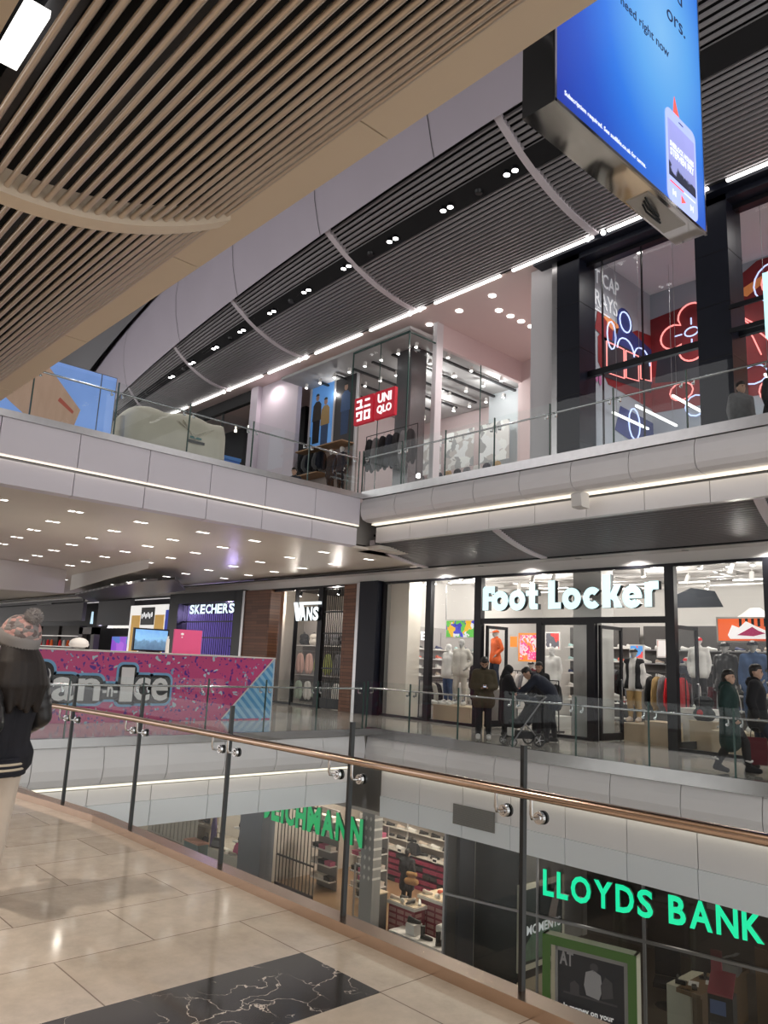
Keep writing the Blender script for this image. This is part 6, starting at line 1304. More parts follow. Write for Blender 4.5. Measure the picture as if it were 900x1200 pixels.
# bag shop at the far left
for xx in (-24, -27, -31): point('bag_lamp', (xx, 16.6, -2.3), 110, (1, .93, .85), .1)
q = thing('display_wall', 'cream fluted display panels in the bag shop window', 'display', (-30.8, 15.9, ZL)); MB().box((0, 0, 0), (4.2, .12, 2.6)).build('panel', mat('cream_panel', (.68, .63, .54), .5), q)
for k in range(14): MB().box((.1+.3*k, -.03, .05), (.12+.3*k, 0, 2.55)).build('flute', mat('flute', (.5, .46, .4), .5), q)
q = thing('product_screen', 'bright colourful product picture at the far lower left', 'screen', (-34.3, 15.7, ZL+.5)); MB().box((0, 0, 0), (2.0, .06, 1.6)).build('picture', splash('prod', [(.6, .65, .7), (.25, .12, .4), (.7, .7, .75), (.5, .2, .3), (.15, .2, .4)], 2., .6, seed=6), q); MB().box((-.05, .06, -.05), (2.05, .12, 1.65)).build('bezel', black, q)
for k, z in enumerate((.35, 1.15)): 
    q = thing('display_niche', f'tan display box with a black bag, {["lower", "upper"][k]} of two', 'display', (-26.2, 15.5, ZL+z)); MB().box((0, .3, 0), (.85, .33, .7)).box((0, 0, 0), (.85, .3, .03)).box((0, 0, .67), (.85, .3, .7)).box((0, 0, 0), (.03, .3, .7)).box((.82, 0, 0), (.85, .3, .7)).build('box', mat('tan_box', (.30, .24, .17), .5), q)
    handbag(f'black handbag in the {["lower", "upper"][k]} tan display box', (-25.78, 15.65, ZL+z+.035), cl_black, None, 1.1)
q = thing('bag_shelf', 'pale shelf of black bags left of the grey blue pillar', 'shelf', (-24.0, 15.6, ZL)); MB().box((0, .4, 0), (1.5, .44, 2.6)).build('back_panel', mat('pale_back', (.55, .5, .46), .6), q)
for z in (.9, 1.35, 1.8): MB().box((0, 0, z-.04), (1.1, .4, z)).build('shelf', whiteplain, q)
for i, z in enumerate((.9, 1.35, 1.8)):
    for k in range(2): handbag(f'black bag on the pale shelf by the grey pillar, {ORD[i]} shelf up, {"left" if k == 0 else "right"}', (-23.7+.5*k, 15.8, ZL+z+.003), cl_black, 'black bags on the pale shelf', .88)
q = thing('draped_scarf', 'lilac scarf and dark bag hanging on a stand in the bag shop', 'scarf', (-25.0, 15.45, ZL)); MB().cyl((0, 0, 0), (0, 0, 1.75), .02, n=8).cyl((0, 0, 0), (0, 0, .03), .2, n=14).build('stand', metalgrey, q); m = MB(); m.loft([[V((a*cos(t), .06*sin(t)+.02*sin(3*t+z*5), z)) for t in [2*pi*i/14 for i in range(14)]] for z, a in ((.45, .20), (.8, .17), (1.2, .13), (1.6, .07), (1.75, .03))]); m.build('scarf_cloth', cl_purple, q)
o = MB().box((0, 0, 0), (1.0, .4, .55)).box((-.02, -.02, .55), (1.02, .42, .6), 1).build('display_block', [mat('teal_block', (.16, .24, .24), .5), mat('coral_top', (.6, .32, .24), .5)], None, (-26.3, 15.05, ZL-.0)); tag(o, 'teal block with coral top under the tan display boxes', 'plinth')
o = MB().box((0, 0, 0), (2.3, .5, .62)).build('display_plinth', [mat('cream_plinth', (.62, .58, .50), .5)], None, (-24.7, 15.08, ZL)); tag(o, 'long cream plinth of bags and shoes in the bag shop window', 'plinth')
handbag('pink handbag on the cream plinth by the grey blue pillar', (-23.3, 15.45, ZL+.623), mat('bag_pink', (.60, .04, .20), .4), None, 1.25)
handbag('black rounded handbag on the left end of the cream plinth', (-24.45, 15.3, ZL+.623), cl_leather, None, 1.2, .3)
for k in range(3): trainer(f'sand coloured shoe on the cream plinth, {ORD[k]} from left', (-23.95+.62*(k % 3), 15.2, ZL+.623), .7*k, tm[4][0], 'shoes on the cream plinth')
# bank: its front turns a little away from the shoe shop line
AB = math.atan(.2126); bo = V((-12.86, 14.2, 0))
def bk(u, d, z): return bo+V((u*cos(AB)-d*sin(AB), u*sin(AB)+d*cos(AB), z))
bank = lambda m, name, mats: struct(name, m, mats, bo, AB)
bank(MB().box((0, -.04, ZL), (9, .04, ZL+.12)).box((0, -.05, -3.60), (9, .02, -3.55)).box((0, -.05, ZL), (.05, .05, -1.9)).box((2.3, -.04, ZL), (2.33, .04, -1.9)).box((4.55, -.04, ZL), (4.60, .04, -1.9)).box((7.0, -.04, ZL), (7.04, .04, -1.9)), 'window_12', metalgrey)
o = MB().quad((0, 0, ZL), (9, 0, ZL), (9, 0, -3.58), (0, 0, -3.58)).quad((0, 0, -3.55), (2.3, 0, -3.55), (2.3, 0, -1.95), (0, 0, -1.95)).build('bank_glass', glass('bank_glass_clear', (.80, .84, .85), .5, .045)); o.location = bo; o.rotation_euler.z = AB; o.name = 'window_13'; o['kind'] = 'structure'
fasciam = mat('bank_fascia', (.035, .035, .038), .12, noise=.5, nscale=.8)
bank(MB().quad((2.33, .03, -3.57), (9, .03, -3.57), (9, .03, -1.9), (2.33, .03, -1.9)), 'window_14', glass('fascia_dark_glass', (.30, .30, .31), .5, .04))
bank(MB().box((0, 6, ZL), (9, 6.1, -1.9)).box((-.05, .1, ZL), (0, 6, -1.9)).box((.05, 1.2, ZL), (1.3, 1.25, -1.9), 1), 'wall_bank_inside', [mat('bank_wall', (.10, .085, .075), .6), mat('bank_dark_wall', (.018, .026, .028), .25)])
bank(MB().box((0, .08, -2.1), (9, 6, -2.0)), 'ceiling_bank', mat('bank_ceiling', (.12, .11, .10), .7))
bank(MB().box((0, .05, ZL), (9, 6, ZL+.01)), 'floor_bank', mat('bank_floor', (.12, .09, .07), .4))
r = thing('bank_sign', 'bright green capital letter sign across the dark bank front', 'sign', bk(2.48, -.06, -3.12), AB)
widths = dict(L=.32, O=.56, Y=.50, D=.48, S=.40, B=.42, A=.54, N=.50, K=.48); xx = 0; sk = 4.28/ (sum(widths.get(c, .34) for c in 'LLOYDSBANK')+.38+.085*8)
for ch in 'LLOYDS BANK':
    if ch == ' ': xx += .30*sk; continue
    part('letter', fit_text('letter', ch, widths[ch]*sk, .52, .07, [lloydgreen, mat('bank_green_side', (.0, .22, .11), .5)], .028), r, (xx, 0, 0), FACE_Y); xx += (widths[ch]+.085)*sk
# freestanding green framed poster on the hall floor
r = thing('poster_stand', 'freestanding poster in a wide green and cream frame before the bank', 'poster stand', (-8.35, 13.1, ZL), radians(13))
gf = mat('frame_green', (.07, .17, .035), .5); cf = mat('frame_cream', (.70, .66, .52), .5)
w_, h_ = 1.72, 2.38
for nm, a, b, mm_ in (('frame_outer', 0, .0, cf),):
    MB().box((-w_/2, .0, 0), (-w_/2+.05, .24, h_)).box((w_/2-.05, 0, 0), (w_/2, .24, h_)).box((-w_/2, 0, h_-.05), (w_/2, .24, h_)).box((-w_/2, 0, 0), (w_/2, .24, .1)).build(nm, mm_, r)
MB().box((-w_/2, -.02, 0), (-w_/2+.15, 0, h_)).box((w_/2-.15, -.02, 0), (w_/2, 0, h_)).box((-w_/2+.15, -.02, h_-.15), (w_/2-.15, 0, h_)).box((-w_/2+.15, -.02, 0), (w_/2-.15, 0, .15)).build('frame_front', gf, r)
MB().box((-w_/2+.15, .03, .15), (-w_/2+.28, .05, h_-.15)).build('inner_margin', cf, r)
pk = mat('poster_navy', (.022, .026, .036), .35, noise=.2, nscale=3); po = MB().box((-w_/2+.28, .02, .15), (w_/2-.15, .06, h_-.15)).build('poster_sheet', pk, r); MB().box((-w_/2+.24, .0, .15), (-w_/2+.29, .07, h_-.15)).box((w_/2-.22, .0, .15), (w_/2-.15, .07, h_-.15)).box((-w_/2+.24, .0, h_-.22), (w_/2-.15, .07, h_-.15)).build('silver_clip', metalgrey, r)
wm_ = mat('poster_text_white', (.75, .75, .75), .5, 0, (.8, .8, .8), .25); gm_ = mat('poster_grey', (.34, .34, .36), .5); gd_ = mat('poster_grey_dark', (.07, .07, .08), .5)
fy = lambda u, v, d: (u*.85, .018-d*.003, 1.47+(v-1.15)*.62)
MB().prism([(-.05, 1.25), (.22, 1.2), (.30, 1.5), (.26, 1.85), (.1, 1.95), (-.06, 1.85), (-.1, 1.5)], fy, 0, 1).build('figure_drawing', gm_, r); MB().prism(ell(.12, 2.02, .09, .11, 12), fy, 0, 1).build('figure_drawing', gd_, r)
MB().prism([(.28, 1.25), (.52, 1.35), (.5, 1.75), (.36, 1.85), (.26, 1.6)], fy, 1, 2).build('figure_drawing', gd_, r); MB().prism([(-.40, 1.2), (-.2, 1.2), (-.2, 1.45), (-.3, 1.55), (-.4, 1.45)], fy, 1, 2).build('figure_drawing', gd_, r); MB().prism([(-.55, 1.15), (.6, 1.15), (.6, 1.2), (-.55, 1.2)], fy, 0, 1).build('table_drawing', gd_, r)
part('lettering', fit_text('lettering', 'AT', .26, .24, .004, gm_, .03), r, (-.54, .014, 1.93), FACE_Y)
for k, s in enumerate(('Is money on your', 'mind now more', 'than ever?')): part('lettering', text_mesh('lettering', s, .128, .004, wm_, .003), r, (-.47, .014, 1.22-.155*k), FACE_Y)
# inside the bank
r = thing('framed_poster', 'cream framed poster of a hand over green cloth at the bank side wall', 'poster', (-11.28, 14.95, ZL+.62), 0)
MB().box((-.06, 0, 0), (0, 1.75, 1.80)).build('frame', cf, r); MB().box((0, .11, .13), (.012, 1.64, 1.67)).build('picture', mat('poster_blackgreen', (.018, .028, .022), .4), r)
gg = mat('poster_green', (.12, .20, .13), .6, noise=.5, nscale=6, bump=.4); m = MB(); m.prism([(.14, .2), (1.5, .16), (1.6, .7), (1.3, 1.0), (.9, .92), (.5, .75), (.2, .5)], xm, .012, .016); m.build('cloth_drawing', gg, r)
m = MB(); m.prism([(1.35, 1.62), (1.62, 1.6), (1.42, 1.1), (1.36, .82), (1.28, .80), (1.25, .74), (1.18, .76), (1.10, .74), (1.05, .86), (1.12, 1.1)], xm, .016, .019); m.build('hand_drawing', mat('drawing_skin', (.50, .42, .36), .6), r)
part('lettering', fit_text('lettering', 'MOMENTS', 1.3, .2, .004, wm_, .02), r, (.02, .26, .72), FACE_X)
o = MB().box((0, 0, 0), (.7, 1.5, .06)).box((.05, .05, -.45), (.12, .12, 0)).box((.58, .05, -.45), (.65, .12, 0)).box((.05, 1.38, -.45), (.12, 1.45, 0)).box((.58, 1.38, -.45), (.65, 1.45, 0)).build('wooden_bench', [plinthm], None, (-11.15, 14.72, ZL+.47)); tag(o, 'pale wooden bench below the hand poster in the bank window', 'bench')
r = thing('bank_desk', 'white fronted wooden service desk inside the bank', 'desk', (-8.48, 16.18, ZL+.01)); dw = mat('desk_wood', (.20, .12, .06), .45, noise=.15, nscale=4)
MB().box((0, 0, 0), (.50, .08, 1.0)).build('front_panel', cf, r); MB().box((.22, -.03, .92), (.72, 2.3, 1.0)).build('worktop', dw, r); MB().box((.45, .08, 0), (.7, 2.2, .92)).build('side_panel', dw, r); MB().box((0, .08, .92), (.22, 2.3, 1.0)).build('ledge', cf, r)
def ob(name, label, cat, m, mats, loc, rz=0): o = m.build(name, mats, None, loc, rz); tag(o, label, cat); return o
r = thing('desk_phone', 'black desk telephone at the front of the bank desk', 'telephone', (-8.3, 16.45, ZL+1.013), .3); MB().prism([(-.1, 0), (.1, 0), (.1, .03), (-.1, .08)], lambda u, v, d: (d, u, v), -.1, .1).build('phone_base', seal, r); MB().tube([(-.07, -.09, .07), (-.07, -.05, .11), (-.07, .05, .12), (-.07, .09, .08)], .025, 8).build('handset', seal, r)
r = thing('computer_screen', 'dark computer screen turned away on the bank desk', 'screen', (-8.1, 17.1, ZL+1.013), .5); MB().box((-.26, -.02, .12), (.26, .02, .45)).build('panel', black, r); MB().box((-.03, -.02, 0), (.03, .02, .15)).box((-.12, -.09, 0), (.12, .09, .015)).build('base', black, r)
r = thing('desk_printer', 'grey machine with raised paper trays at the back of the bank desk', 'printer', (-7.95, 17.9, ZL+1.013), .2); MB().box((-.18, -.22, 0), (.22, .22, .2)).build('printer_body', metalgrey, r); 
for k in range(4): MB().obox((-.15, -.1+.1*k, .2), (.15, -.16+.1*k, .42-.03*k), .25, .015).build('paper_tray', mat('tray_grey', (.45, .45, .44), .5), r)
for k in range(2): ob('paper_sheet', f'white paper sheet lying on the bank desk, {ORD[k]} from the front', 'paper', MB().box((-.1, -.14, 0), (.1, .14, .004)), [whiteplain], (-8.12+.2*k, 16.62+.35*k, ZL+1.013), .4)
ob('card_reader', 'small black card reader on the wooden bank worktop', 'card reader', MB().box((-.05, -.09, 0), (.05, .09, .04)).box((-.04, .02, .04), (.04, .08, .06)), [seal], (-8.0, 16.4, ZL+1.013), .5)
r = thing('leaflet_stand', 'tall leaflet stand with red sloping top inside the bank', 'stand', (-7.15, 15.75, ZL+.01), AB); rd = mat('leaflet_red', (.42, .06, .09), .5)
MB().box((-.22, -.15, 0), (.22, .2, 1.32)).build('stand_body', mat('stand_black', (.02, .02, .022), .4), r); MB().prism([(-.15, 1.32), (.2, 1.62), (.2, 1.66), (-.17, 1.36)], lambda u, v, d: (d, u, v), -.22, .22).build('sloping_top', rd, r); MB().box((-.22, .18, 1.6), (-.02, .22, 2.0)).build('header_card', rd, r)
MB().box((-.18, -.16, 1.0), (.1, -.15, 1.24)).build('blue_leaflet', mat('leaflet_blue', (.10, .16, .34), .4), r); MB().box((-.19, -.16, .35), (.15, -.15, .85)).build('photo_leaflet', splash('leaflet_photo', [(.05, .05, .05), (.3, .28, .26), (.12, .11, .1), (.45, .4, .36)], 4., .1, seed=3), r)
r = thing('wood_cabinet', 'wooden cabinet at the back right of the bank desk', 'cabinet', (-7.1, 18.4, ZL+.01)); MB().box((-.5, 0, 0), (.5, .5, 1.5)).build('cabinet_body', dw, r); MB().box((-.48, -.02, .05), (-.01, 0, 1.45)).build('door', dw, r); MB().box((.01, -.02, .05), (.48, 0, 1.45)).build('door', dw, r)
for k in range(2): ob('info_card', f'white information card at the foot of the bank window, {ORD[k]} from left', 'sign', MB().box((-.12, 0, 0), (.12, .015, .3)).box((-.1, -.004, .14), (.1, 0, .17), 1).box((-.12, .01, 0), (.12, .12, .012)), [whiteplain, mat('card_teal', (.2, .45, .4), .5)], bk(4.35+.42*k, .15, ZL+.014), AB)
ob('wall_notice', 'two pale notices on the wall behind the bank desk', 'notice', MB().box((0, 0, 0), (.35, .02, .12)).box((0, 0, -.2), (.35, .02, -.08)), [mat('notice', (.5, .5, .48), .5)], (-9.0, 19.2, ZL+2.0))
ob('office_chair', 'dark padded chair behind the bank desk', 'chair', MB().box((-.28, -.25, .42), (.28, .25, .52)).box((-.27, .2, .55), (.27, .28, 1.15)).cyl((0, 0, .06), (0, 0, .42), .03).cyl((0, 0, 0), (0, 0, .06), .28, .05, 10), [cl_black], (-9.2, 17.6, ZL+.01), .4)
MB().box((0, 0, 0), (.01, .01, .01)) 
point('bank_lamp', (-8.6, 17.0, -2.5), 34, (1, .88, .75), .08); point('bank_lamp', (-10.0, 15.6, -2.9), 26, (1, .9, .8), .06); point('hall_lamp', (-8.6, 9.5, -2.2), 0.01, (1, .95, .9), .1)
for k, (u_, v_) in enumerate(((540, 1010), (566, 1068), (571, 1072))): pass
# vent grille in the lower fascia
r = thing('vent_grille', 'grey rectangular vent grille in the white fascia above the shoe shop', 'vent', (-11.45, 12.855, -1.68)); MB().box((0, 0, 0), (1.12, .012, .40)).build('frame', mat('vent_grey', (.20, .195, .19), .5), r); m = MB()
for k in range(12): m.box((.03, -.012, .03+.03*k), (1.09, 0, .045+.03*k))
m.build('louvre', mat('vent_louvre', (.26, .255, .25), .5), r)
# ================================================================ PEOPLE
def yawv(v, a): return V((v[0]*cos(a)-v[1]*sin(a), v[0]*sin(a)+v[1]*cos(a), v[2]))
def person(label, loc, rz, j, vox=.014, look=(0, -1, 0), sk=skin, hands=(.45, .45), palms=(None, None), sc=1.):
    r = thing('person', label, 'person', (loc[0], loc[1], loc[2]+.014), rz); r.scale = (sc,)*3
    me, P = body_mesh('body', j, sk, vox, look, True, hands, palms); part('body', me, r); eyes(r, P); return r, P
def dress(r, j, top=None, trous=None, shoes=None, hem=(0, 0, -.12), hood=False, pad=.03, vox=.018, to=.96, name='jacket', flare=0.):
    if top: part(name, jacket_mesh(name, j, top, pad, vox, hem, hood=hood, to=to), r)
    if trous: part('trousers', trousers_mesh('trousers', j, trous, .02, vox, .97, flare), r)
    if shoes: part('shoe', shoe_mesh('shoe', j, 'L', shoes), r); part('shoe', shoe_mesh('shoe', j, 'R', shoes), r)
# man in olive jacket looking at a phone
j = J(elL=(.24, .02, 1.12), wrL=(.06, -.27, 1.10), elR=(-.24, .02, 1.12), wrR=(-.07, -.27, 1.09), head=(0, -.045, 1.60), anL=(.12, .02, .085), anR=(-.11, 0, .085))
P0_ = PT(565, 868, 14.55); loc = (PZ(566, 867, 0).x, PZ(566, 867, 0).y, .002)
r, P = person('man in olive padded jacket and black trousers looking down at phone', loc, radians(42), j, .013, (0, -.85, -.5), skin2, (.7, .7), ((.3, 0, 1), (-.3, 0, 1)), 1.02)
dress(r, j, cl_olive, cl_black, tm[1][0], (0, 0, -.14), True, .045, .018, .9); part('hair', hair_mesh('hair', P, hairm), r)
part('beard', blob('beard', [(P(-.05, .045, -.055), .03, P(0, .07, -.075), .032), (P(.05, .045, -.055), .03, P(0, .07, -.075), .032)], .012, hairm, 1), r)
ph_ = thing('mobile_phone', 'dark mobile phone held by the man in the olive jacket', 'phone', V(loc)+yawv((0, -.385, 1.135), radians(42))*1.0, radians(42)); m = MB(); m.obox((0, -.06, 0), (0, .06, .05), .072, .009); m.build('case', black, ph_); m = MB(); m.obox((0, -.055, .008), (0, .055, .054), .064, .003); m.build('screen', glow('phone_light', (.7, .8, 1), .6), ph_)
# woman in long black coat at the pushchair
j = J(elL=(.22, -.10, 1.13), wrL=(.14, -.36, 1.02), elR=(-.22, -.10, 1.13), wrR=(-.14, -.36, 1.02), head=(0, -.05, 1.56))
loc = PZ(593, 863, 0)+V((0, .0, .002)); rz = radians(150)
r, P = person('woman in long black padded coat and dark hood behind the pushchair', loc, rz, j, .016, (0, -.9, -.25), skin, (.9, .9), (None, None), .95)
dress(r, j, cl_black, cl_black, tm[5][0], (0, 0, -.55), False, .055, .02, .95, 'long_coat')
hv = [(P(0, -.03, .06), .115, P(0, .0, .05), .11), (P(0, -.06, -.03), .10, P(0, -.06, -.12), .11), (P(-.06, -.03, -.1), .08, P(.06, -.03, -.1), .08)]; part('head_scarf', blob('head_scarf', hv, .016, cl_black, 3), r)
# pushchair
pl_ = PZ(611, 874, 0); pr = thing('pushchair', 'black pushchair with spoked wheels beside the woman in black', 'pushchair', (pl_.x, pl_.y, .002), radians(-28))
for sx in (-.26, .26):
    for yy, rad in ((-.30, .09), (.28, .14)):
        w_ = MB(); w_.tube([(sx, yy+rad*.86*cos(a), rad+rad*.86*sin(a)) for a in [2*pi*k/18 for k in range(18)]], rad*.14, 6, closed=True); wo = w_.build('wheel', seal, pr); s_ = MB()
        for k in range(5): s_.obox((sx, yy, rad), (sx, yy+rad*.8*cos(2*pi*k/5), rad+rad*.8*sin(2*pi*k/5)), .012, .012)
        s_.cyl((sx-.015, yy, rad), (sx+.015, yy, rad), .025, n=8).build('spoke', metalgrey, wo)
    MB().tube([(sx, -.30, .10), (sx, -.05, .45), (sx*.95, .35, .95), (sx*.9, .45, 1.02)], .016, 8).build('frame_tube', darksteel, pr); MB().tube([(sx, .28, .15), (sx, -.05, .48)], .014, 8).build('frame_tube', darksteel, pr)
MB().tube([(-.235, .45, 1.02), (.235, .45, 1.02)], .018, 8).build('push_handle', seal, pr)
part('seat', blob('seat', [((-.12, -.15, .45), .10, (.12, -.15, .45), .10), ((-.13, .08, .5), .09, (-.12, .22, .85), .07), ((.13, .08, .5), .09, (.12, .22, .85), .07), ((-.1, .0, .45), .1, (.1, .22, .8), .09)], .02, cl_black), pr)
part('canopy', blob('canopy', [((-.16, .2, .92), .09, (.16, .2, .92), .09), ((-.16, .02, .98), .08, (.16, .02, .98), .08)], .02, cl_navy), pr)
part('basket', MB().box((-.2, -.2, .16), (.2, .2, .3)).mesh('basket', cl_black), pr); part('white_parcel', MB().box((-.1, -.28, .20), (.1, -.205, .36)).mesh('white_parcel', cl_white), pr)
# man bending over the pushchair
j = J(pelvis=(0, .12, .92), waist=(0, .08, 1.06), chest=(0, -.12, 1.22), neck=(0, -.27, 1.32), head=(0, -.40, 1.38), shL=(.18, -.20, 1.29), shR=(-.18, -.20, 1.29), elL=(.24, -.38, 1.10), wrL=(.15, -.56, .98), elR=(-.24, -.38, 1.10), wrR=(-.15, -.56, .98), hipL=(.09, .10, .89), hipR=(-.09, .10, .89), knL=(.12, .04, .48), knR=(-.12, .10, .48), anL=(.15, .02, .085), anR=(-.15, .16, .085))
loc = PZ(640, 870, 0)+V((0, 0, .002)); rz = radians(-62)
r, P = person('man in navy jacket bending down over the pushchair', loc, rz, j, .016, (0, -.75, -.65), skin, (.6, .6), (None, None), 1.05)
dress(r, j, cl_navy, cl_black, tm[5][0], (0, .04, -.12), True, .04, .02); part('hair', hair_mesh('hair', P, hairm), r)
# third adult behind them
j = J(head=(0, -.02, 1.6)); loc = PZ(642, 862, 0); loc = V((loc.x, min(loc.y, 15.9), .002))
r, P = person('dark haired person standing behind the bending man', loc, radians(20), j, .018, (0, -1, -.1), skin2, (.4, .4), (None, None), 1.0); dress(r, j, cl_black, cl_black, tm[5][0], (0, 0, -.15), False, .035, .02); part('hair', hair_mesh('hair', P, hairm), r)
# couple walking off to the right
j = J(anL=(.10, -.26, .10), knL=(.1, -.22, .50), anR=(-.10, .22, .12), knR=(-.1, .02, .48), elL=(.25, .08, 1.12), wrL=(.25, .02, .90), elR=(-.25, .06, 1.12), wrR=(-.22, -.10, .92), toL=(.11, -.43, .05), toR=(-.11, .06, .035))
loc = PZ(858, 906, 0)+V((0, 0, .002)); rz = radians(105)
r, P = person('woman in dark green hooded coat walking right with a white bag', loc, rz, j, .014, (-.25, -1, .05), skin, (.8, .8), (None, None), .98)
dress(r, j, cl_green, cl_black, cl_black, (0, 0, -.42), True, .055, .018, .95, 'hooded_coat'); part('hair', hair_mesh('hair', P, hairm, 'bun'), r)
for s in 'LR':
    a = j['an'+s]; m = MB(); m.tube([a+V((.058*cos(t), .058*sin(t), .10+.01*sin(3*t))) for t in [2*pi*k/12 for k in range(12)]], .018, 6, closed=True); m.build('boot_trim', whiteplain, r)
m = MB(); m.tube([(.10, -.12, 1.40), (.16, -.16, 1.2), (.1, -.18, 1.0)], .008, 6); m.build('bag_strap', cl_cream, r)
pb = V(loc)+yawv((.36, -.05, .46), rz); q = thing('carrier_bag', 'white carrier bag held by the woman in the green coat', 'bag', pb, rz); part('bag_body', blob('bag_body', [((0, -.08, .08), .10, (0, .08, .08), .10), ((0, -.04, .24), .06, (0, .04, .24), .06)], .02, cl_white), q); MB().tube([(0, -.05, .28), (0, -.03, .36), (0, .03, .36), (0, .05, .28)], .01, 6).build('handle', whiteplain, q)
j = J(anL=(.10, .20, .12), knL=(.1, .0, .49), anR=(-.10, -.28, .09), knR=(-.1, -.22, .5), elL=(.24, .06, 1.12), wrL=(.23, -.05, .9), elR=(-.24, .08, 1.12), wrR=(-.24, .0, .89), toL=(.11, .05, .035), toR=(-.11, -.46, .05))
loc = PZ(876, 905, 0); loc = V((loc.x, loc.y+.55, .002))
r, P = person('person in black jacket and blue jeans walking beside the green coat', loc, rz, j, .016, (0, -1, 0), skin, (.7, .7), (None, None), 1.05); dress(r, j, cl_black, cl_jean, cl_brown, (0, 0, -.16), True, .045, .02); part('hair', hair_mesh('hair', P, hairm), r)
pb = V(loc)+yawv((-.30, .02, .12), rz); q = thing('carrier_bag', 'deep red carrier bag held low by the person in black', 'bag', pb, rz); MB().loft([[V((sx*a, sy*b, z)) for sx, sy in ((-1, -1), (1, -1), (1, 1), (-1, 1))] for z, a, b in ((0, .05, .17), (.25, .06, .19), (.46, .04, .18))], smooth=False).build('bag_body', cl_maroon, q); MB().tube([(0, -.08, .46), (0, -.06, .62), (0, .06, .62), (0, .08, .46)], .008, 6).build('handle', seal, q)
# people on the upper floor
j = J(); p = PZ(345, 551, 7.33); r, P = person('person with dark hair just showing over the upper floor edge', (p.x, p.y, Z1), .5, j, .02, (0, -1, 0), skin, (.4, .4)); dress(r, j, cl_navy, cl_black, cl_black, vox=.024); part('hair', hair_mesh('hair', P, hairm), r)
p = PT(868, 452, 15.0); r, P = person('person in dark padded jacket by the upper floor black column', (p.x, 15.0, Z1), radians(60), J(), .018, (0, -1, 0), skin, (.4, .4)); dress(r, J(), cl_grey, cl_black, cl_black, pad=.05, vox=.02, hood=True); part('hair', hair_mesh('hair', P, hairm), r)
p = PT(899, 462, 14.6); r, P = person('person at the upper glass, cut by the photo edge', (p.x+.12, 14.6, Z1), radians(80), J(), .02, (0, -1, 0), skin, (.4, .4)); dress(r, J(), cl_black, cl_black, cl_black, pad=.04, vox=.022); part('hair', hair_mesh('hair', P, hairm), r)
# shopper in the lower shoe shop
j = J(elL=(.24, -.02, 1.12), wrL=(.18, -.2, 1.0)); r, P = person('shopper in black coat standing in the lower shoe shop', (-17.35, 17.5, ZL+.014), radians(200), j, .02, (0, -1, 0), skin, (.6, .6), (None, None), .96); dress(r, j, cl_black, cl_black, cl_black, (0, 0, -.28), False, .04, .022); part('hair', hair_mesh('hair', P, hairm), r)
q = thing('shoulder_bag', 'large tan bag carried by the shopper in the shoe shop', 'bag', (-17.02, 17.36, ZL+.78), .3); part('bag_body', blob('bag_body', [((-.14, 0, .1), .10, (.14, 0, .1), .10), ((-.12, 0, .3), .07, (.12, 0, .3), .07)], .022, fabric('tan_bag', (.36, .20, .08))), q); MB().tube([(-.1, 0, .36), (-.06, 0, .6), (.06, 0, .6), (.1, 0, .36)], .012, 6).build('strap', cl_brown, q)
# ---- woman in the bobble hat by the near glass
bp_ = PZ(-28, 1060, 0); WX, WY = bp_.x, bp_.y; wrz = radians(-74)
j = J(pelvis=(0, -.01, .93), waist=(0, .02, 1.08), chest=(0, .05, 1.27), neck=(0, .07, 1.45), head=(0, .055, 1.60), shL=(.175, .06, 1.385), shR=(-.175, .05, 1.39), elL=(.235, .27, 1.10), wrL=(.21, .03, 1.02), elR=(-.235, .08, 1.12), wrR=(-.2, -.12, 1.0),
      hipL=(.085, -.01, .90), hipR=(-.085, -.01, .90), knL=(.09, -.06, .49), anL=(.10, .03, .10), knR=(-.1, -.06, .48), anR=(-.11, -.13, .085), toL=(.11, -.14, .035))
r, P = person('woman in grey and pink bobble hat with long dark hair by the balustrade', (WX, WY, .002), wrz, j, .010, (.1, -1, -.02), skin, (.6, .6), (None, None), 1.0)
navyw = fabric('woman_navy_wool', (.010, .011, .018))
part('jacket', jacket_mesh('jacket', j, navyw, .035, .012, (0, 0, -.06), '', True, False, .97), r)
for s_, sg in (('L', 1), ('R', -1)):
    a, b, c = j['sh'+s_], j['el'+s_], j['wr'+s_]; c = b+(c-b)*.96
    cs = [(a, .086, b, .070), (b, .070, c, .050)]+[(a+(b-a)*f, .088-.012*f, a+(b-a)*(f+.03), .088-.012*f) for f in (.25, .5, .72)]+[(b+(c-b)*f, .074-.015*f, b+(c-b)*(f+.03), .074-.015*f) for f in (.1, .35, .6)]
    part('sleeve', blob('sleeve', cs, .011, cl_leather, 3), r)
    MB().cyl(b+(c-b)*.93, b+(c-b)*1.05, .05, .045, 18).build('ribbed_cuff', fabric('hem_navy', (.012, .013, .022)), r)
part('trousers', trousers_mesh('trousers', j, fabric('woman_cream_trousers', (.66, .58, .50), .06), .03, .012, .98, .015), r)
shp = mat('shoe_blush', (.62, .42, .36), .5)
part('shoe', shoe_mesh('shoe', j, 'L', shp, .010), r); part('shoe', shoe_mesh('shoe', j, 'R', shp, .010), r)
m1, m2 = MB(), MB()
for k in range(7):
    z = .865-.0165*k; (m2 if k in (2, 4) else m1).tube([V((.195*cos(t), -.012+.158*sin(t)+.02*(z-.8), z)) for t in [2*pi*i/40 for i in range(40)]], .0105, 8, closed=True)
m1.build('ribbed_hem', MATS['hem_navy'], r); m2.build('hem_stripe', fabric('hem_cream', (.62, .55, .44), .05), r)
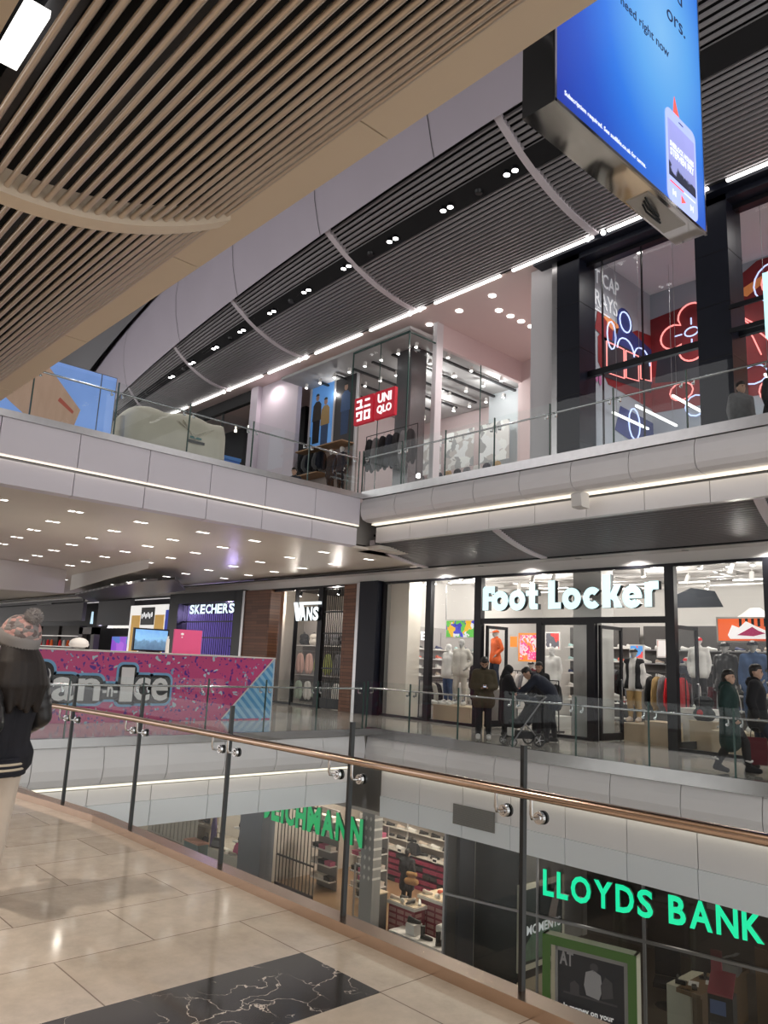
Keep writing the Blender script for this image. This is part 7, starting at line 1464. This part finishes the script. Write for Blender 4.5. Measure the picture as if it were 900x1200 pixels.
# beanie: knitted crown with pink flecks, ribbed cuff, pompom, tilted back a little
ta = radians(20)
def HP(x, y, z): return P(x, y*cos(ta)-z*sin(ta), y*sin(ta)+z*cos(ta)+.03)
g = NT('knit_pink_grey', .9); x, y, z = g.xyz(); mp_ = g.n('Mapping'); mp_.inputs['Scale'].default_value = (1, 1, 1.5); vo = g.n('TexVoronoi', i_Scale=30.); g.l(g.co, mp_.inputs[0]); g.l(mp_.outputs[0], vo.inputs['Vector']); sp = g.n('SeparateColor'); g.l(vo.outputs['Color'], sp.inputs[0])
g.base(g.ramp(sp.outputs[0], [(0, (.27, .25, .25)), (.42, (.52, .30, .28)), (.72, (.16, .13, .13)), (.86, (.58, .38, .35))], 'CONSTANT')); bp = g.n('Bump', i_Strength=.7, i_Distance=.012); bp.invert = True; g.l(vo.outputs['Distance'], bp.inputs['Height']); g.l(bp.outputs[0], g.b.inputs['Normal']); knit = g.m
rings = []
for t in range(11):
    a = t/10*pi/2; rr_ = .122*cos(a)**.75+.003; rings.append([HP(rr_*cos(u), -.02+rr_*1.08*sin(u), .02+.135*sin(a)) for u in [2*pi*q/28 for q in range(28)]])
cro = MB().loft(rings).build('beanie', knit, r)
g = NT('rib_grey', .9); g.base(g.mix(.5, (.24, .23, .23), (.30, .29, .29))); ribk = g.m
m = MB(); ring = []
for zz, ro in ((-.045, .118), (-.048, .123), (-.02, .127), (.01, .128), (.035, .126), (.042, .120)):
    ring.append([HP((ro+.005*(q % 2))*cos(u), -.02+(ro+.005*(q % 2))*1.08*sin(u), zz) for q, u in enumerate([2*pi*q/84 for q in range(84)])])
m.loft(ring, caps=False).build('ribbed_cuff', ribk, cro)
pc = HP(0, -.075, .17); random.seed(5); m = MB(); m.ball(pc, .048, 14, 10)
for k in range(1400):
    d = V((random.gauss(0, 1), random.gauss(0, 1), random.gauss(0, 1))).normalized(); L = .058+random.random()*.012; a = d.orthogonal().normalized()*.003; b_ = d.cross(a)
    q0 = V(pc)+d*.03; q1 = V(pc)+d*L; m.add([q0+a, q0-a*.5+b_, q0-a*.5-b_, q1], [(0, 1, 3), (1, 2, 3), (2, 0, 3)])
m.build('pompom', fabric('pompom_grey', (.36, .34, .34), .2, 40), cro)
# long hair falling over the shoulders and back, in locks
hc = []
for k in range(11):
    u = -1.45+2.9*k/10; x_ = .10*sin(u); y_ = -.03-.085*cos(u)
    hc += [(P(x_*.9, y_+.02, -.03), .036, P(x_*1.2, y_-.02, -.14), .05), (P(x_*1.2, y_-.02, -.14), .052, P(x_*1.55, y_-.04, -.27), .05), (P(x_*1.55, y_-.04, -.27), .048, P(x_*1.35+.01*(k % 2), y_-.045+.012*(k % 2), -.38-.025*(k % 3)), .022)]
hair_o = part('hair', blob('hair', hc, .010, mat('hair_long', (.010, .006, .005), .6, noise=.4, nscale=60, bump=.5), 2), r)
# ================================================================ LIGHT AND WORLD
w = bpy.data.worlds.new('world'); SC.world = w; w.use_nodes = True
w.node_tree.nodes['Background'].inputs[0].default_value = (1, .97, .95, 1); w.node_tree.nodes['Background'].inputs[1].default_value = 1.5
SC.view_settings.view_transform = 'Standard'; SC.view_settings.look = 'None'; SC.view_settings.exposure = 0
SC.cycles.transparent_max_bounces = 24; SC.cycles.max_bounces = 7; SC.cycles.diffuse_bounces = 3; SC.cycles.glossy_bounces = 4
SC.cycles.sample_clamp_indirect = 6; SC.cycles.caustics_reflective = False; SC.cycles.caustics_refractive = False

for xx in (-9, -5.5, -2): spotl('concourse_lamp', (xx, .3, 4.42), 260, (1, .88, .76), 150)
for xx in (-15, -12, -9, -6): spotl('walkway_lamp', (xx, 15.95, 4.26), 110, (1, .95, .9), 150)
for xx, yy in ((-17, 7), (-17, 11), (-21, 9), (-22, 13), (-27, 12), (-33, 10)): spotl('bridge_lamp', (xx, yy, 4.38), 280, (1, .9, .8), 150)
for xx in (-15.5, -17.5): spotl('bridge_deck_fill', (xx, 7, 11.5), 260, (1, .95, .95), 90)  # added fill to brighten the bridge deck and cart, no fixture there
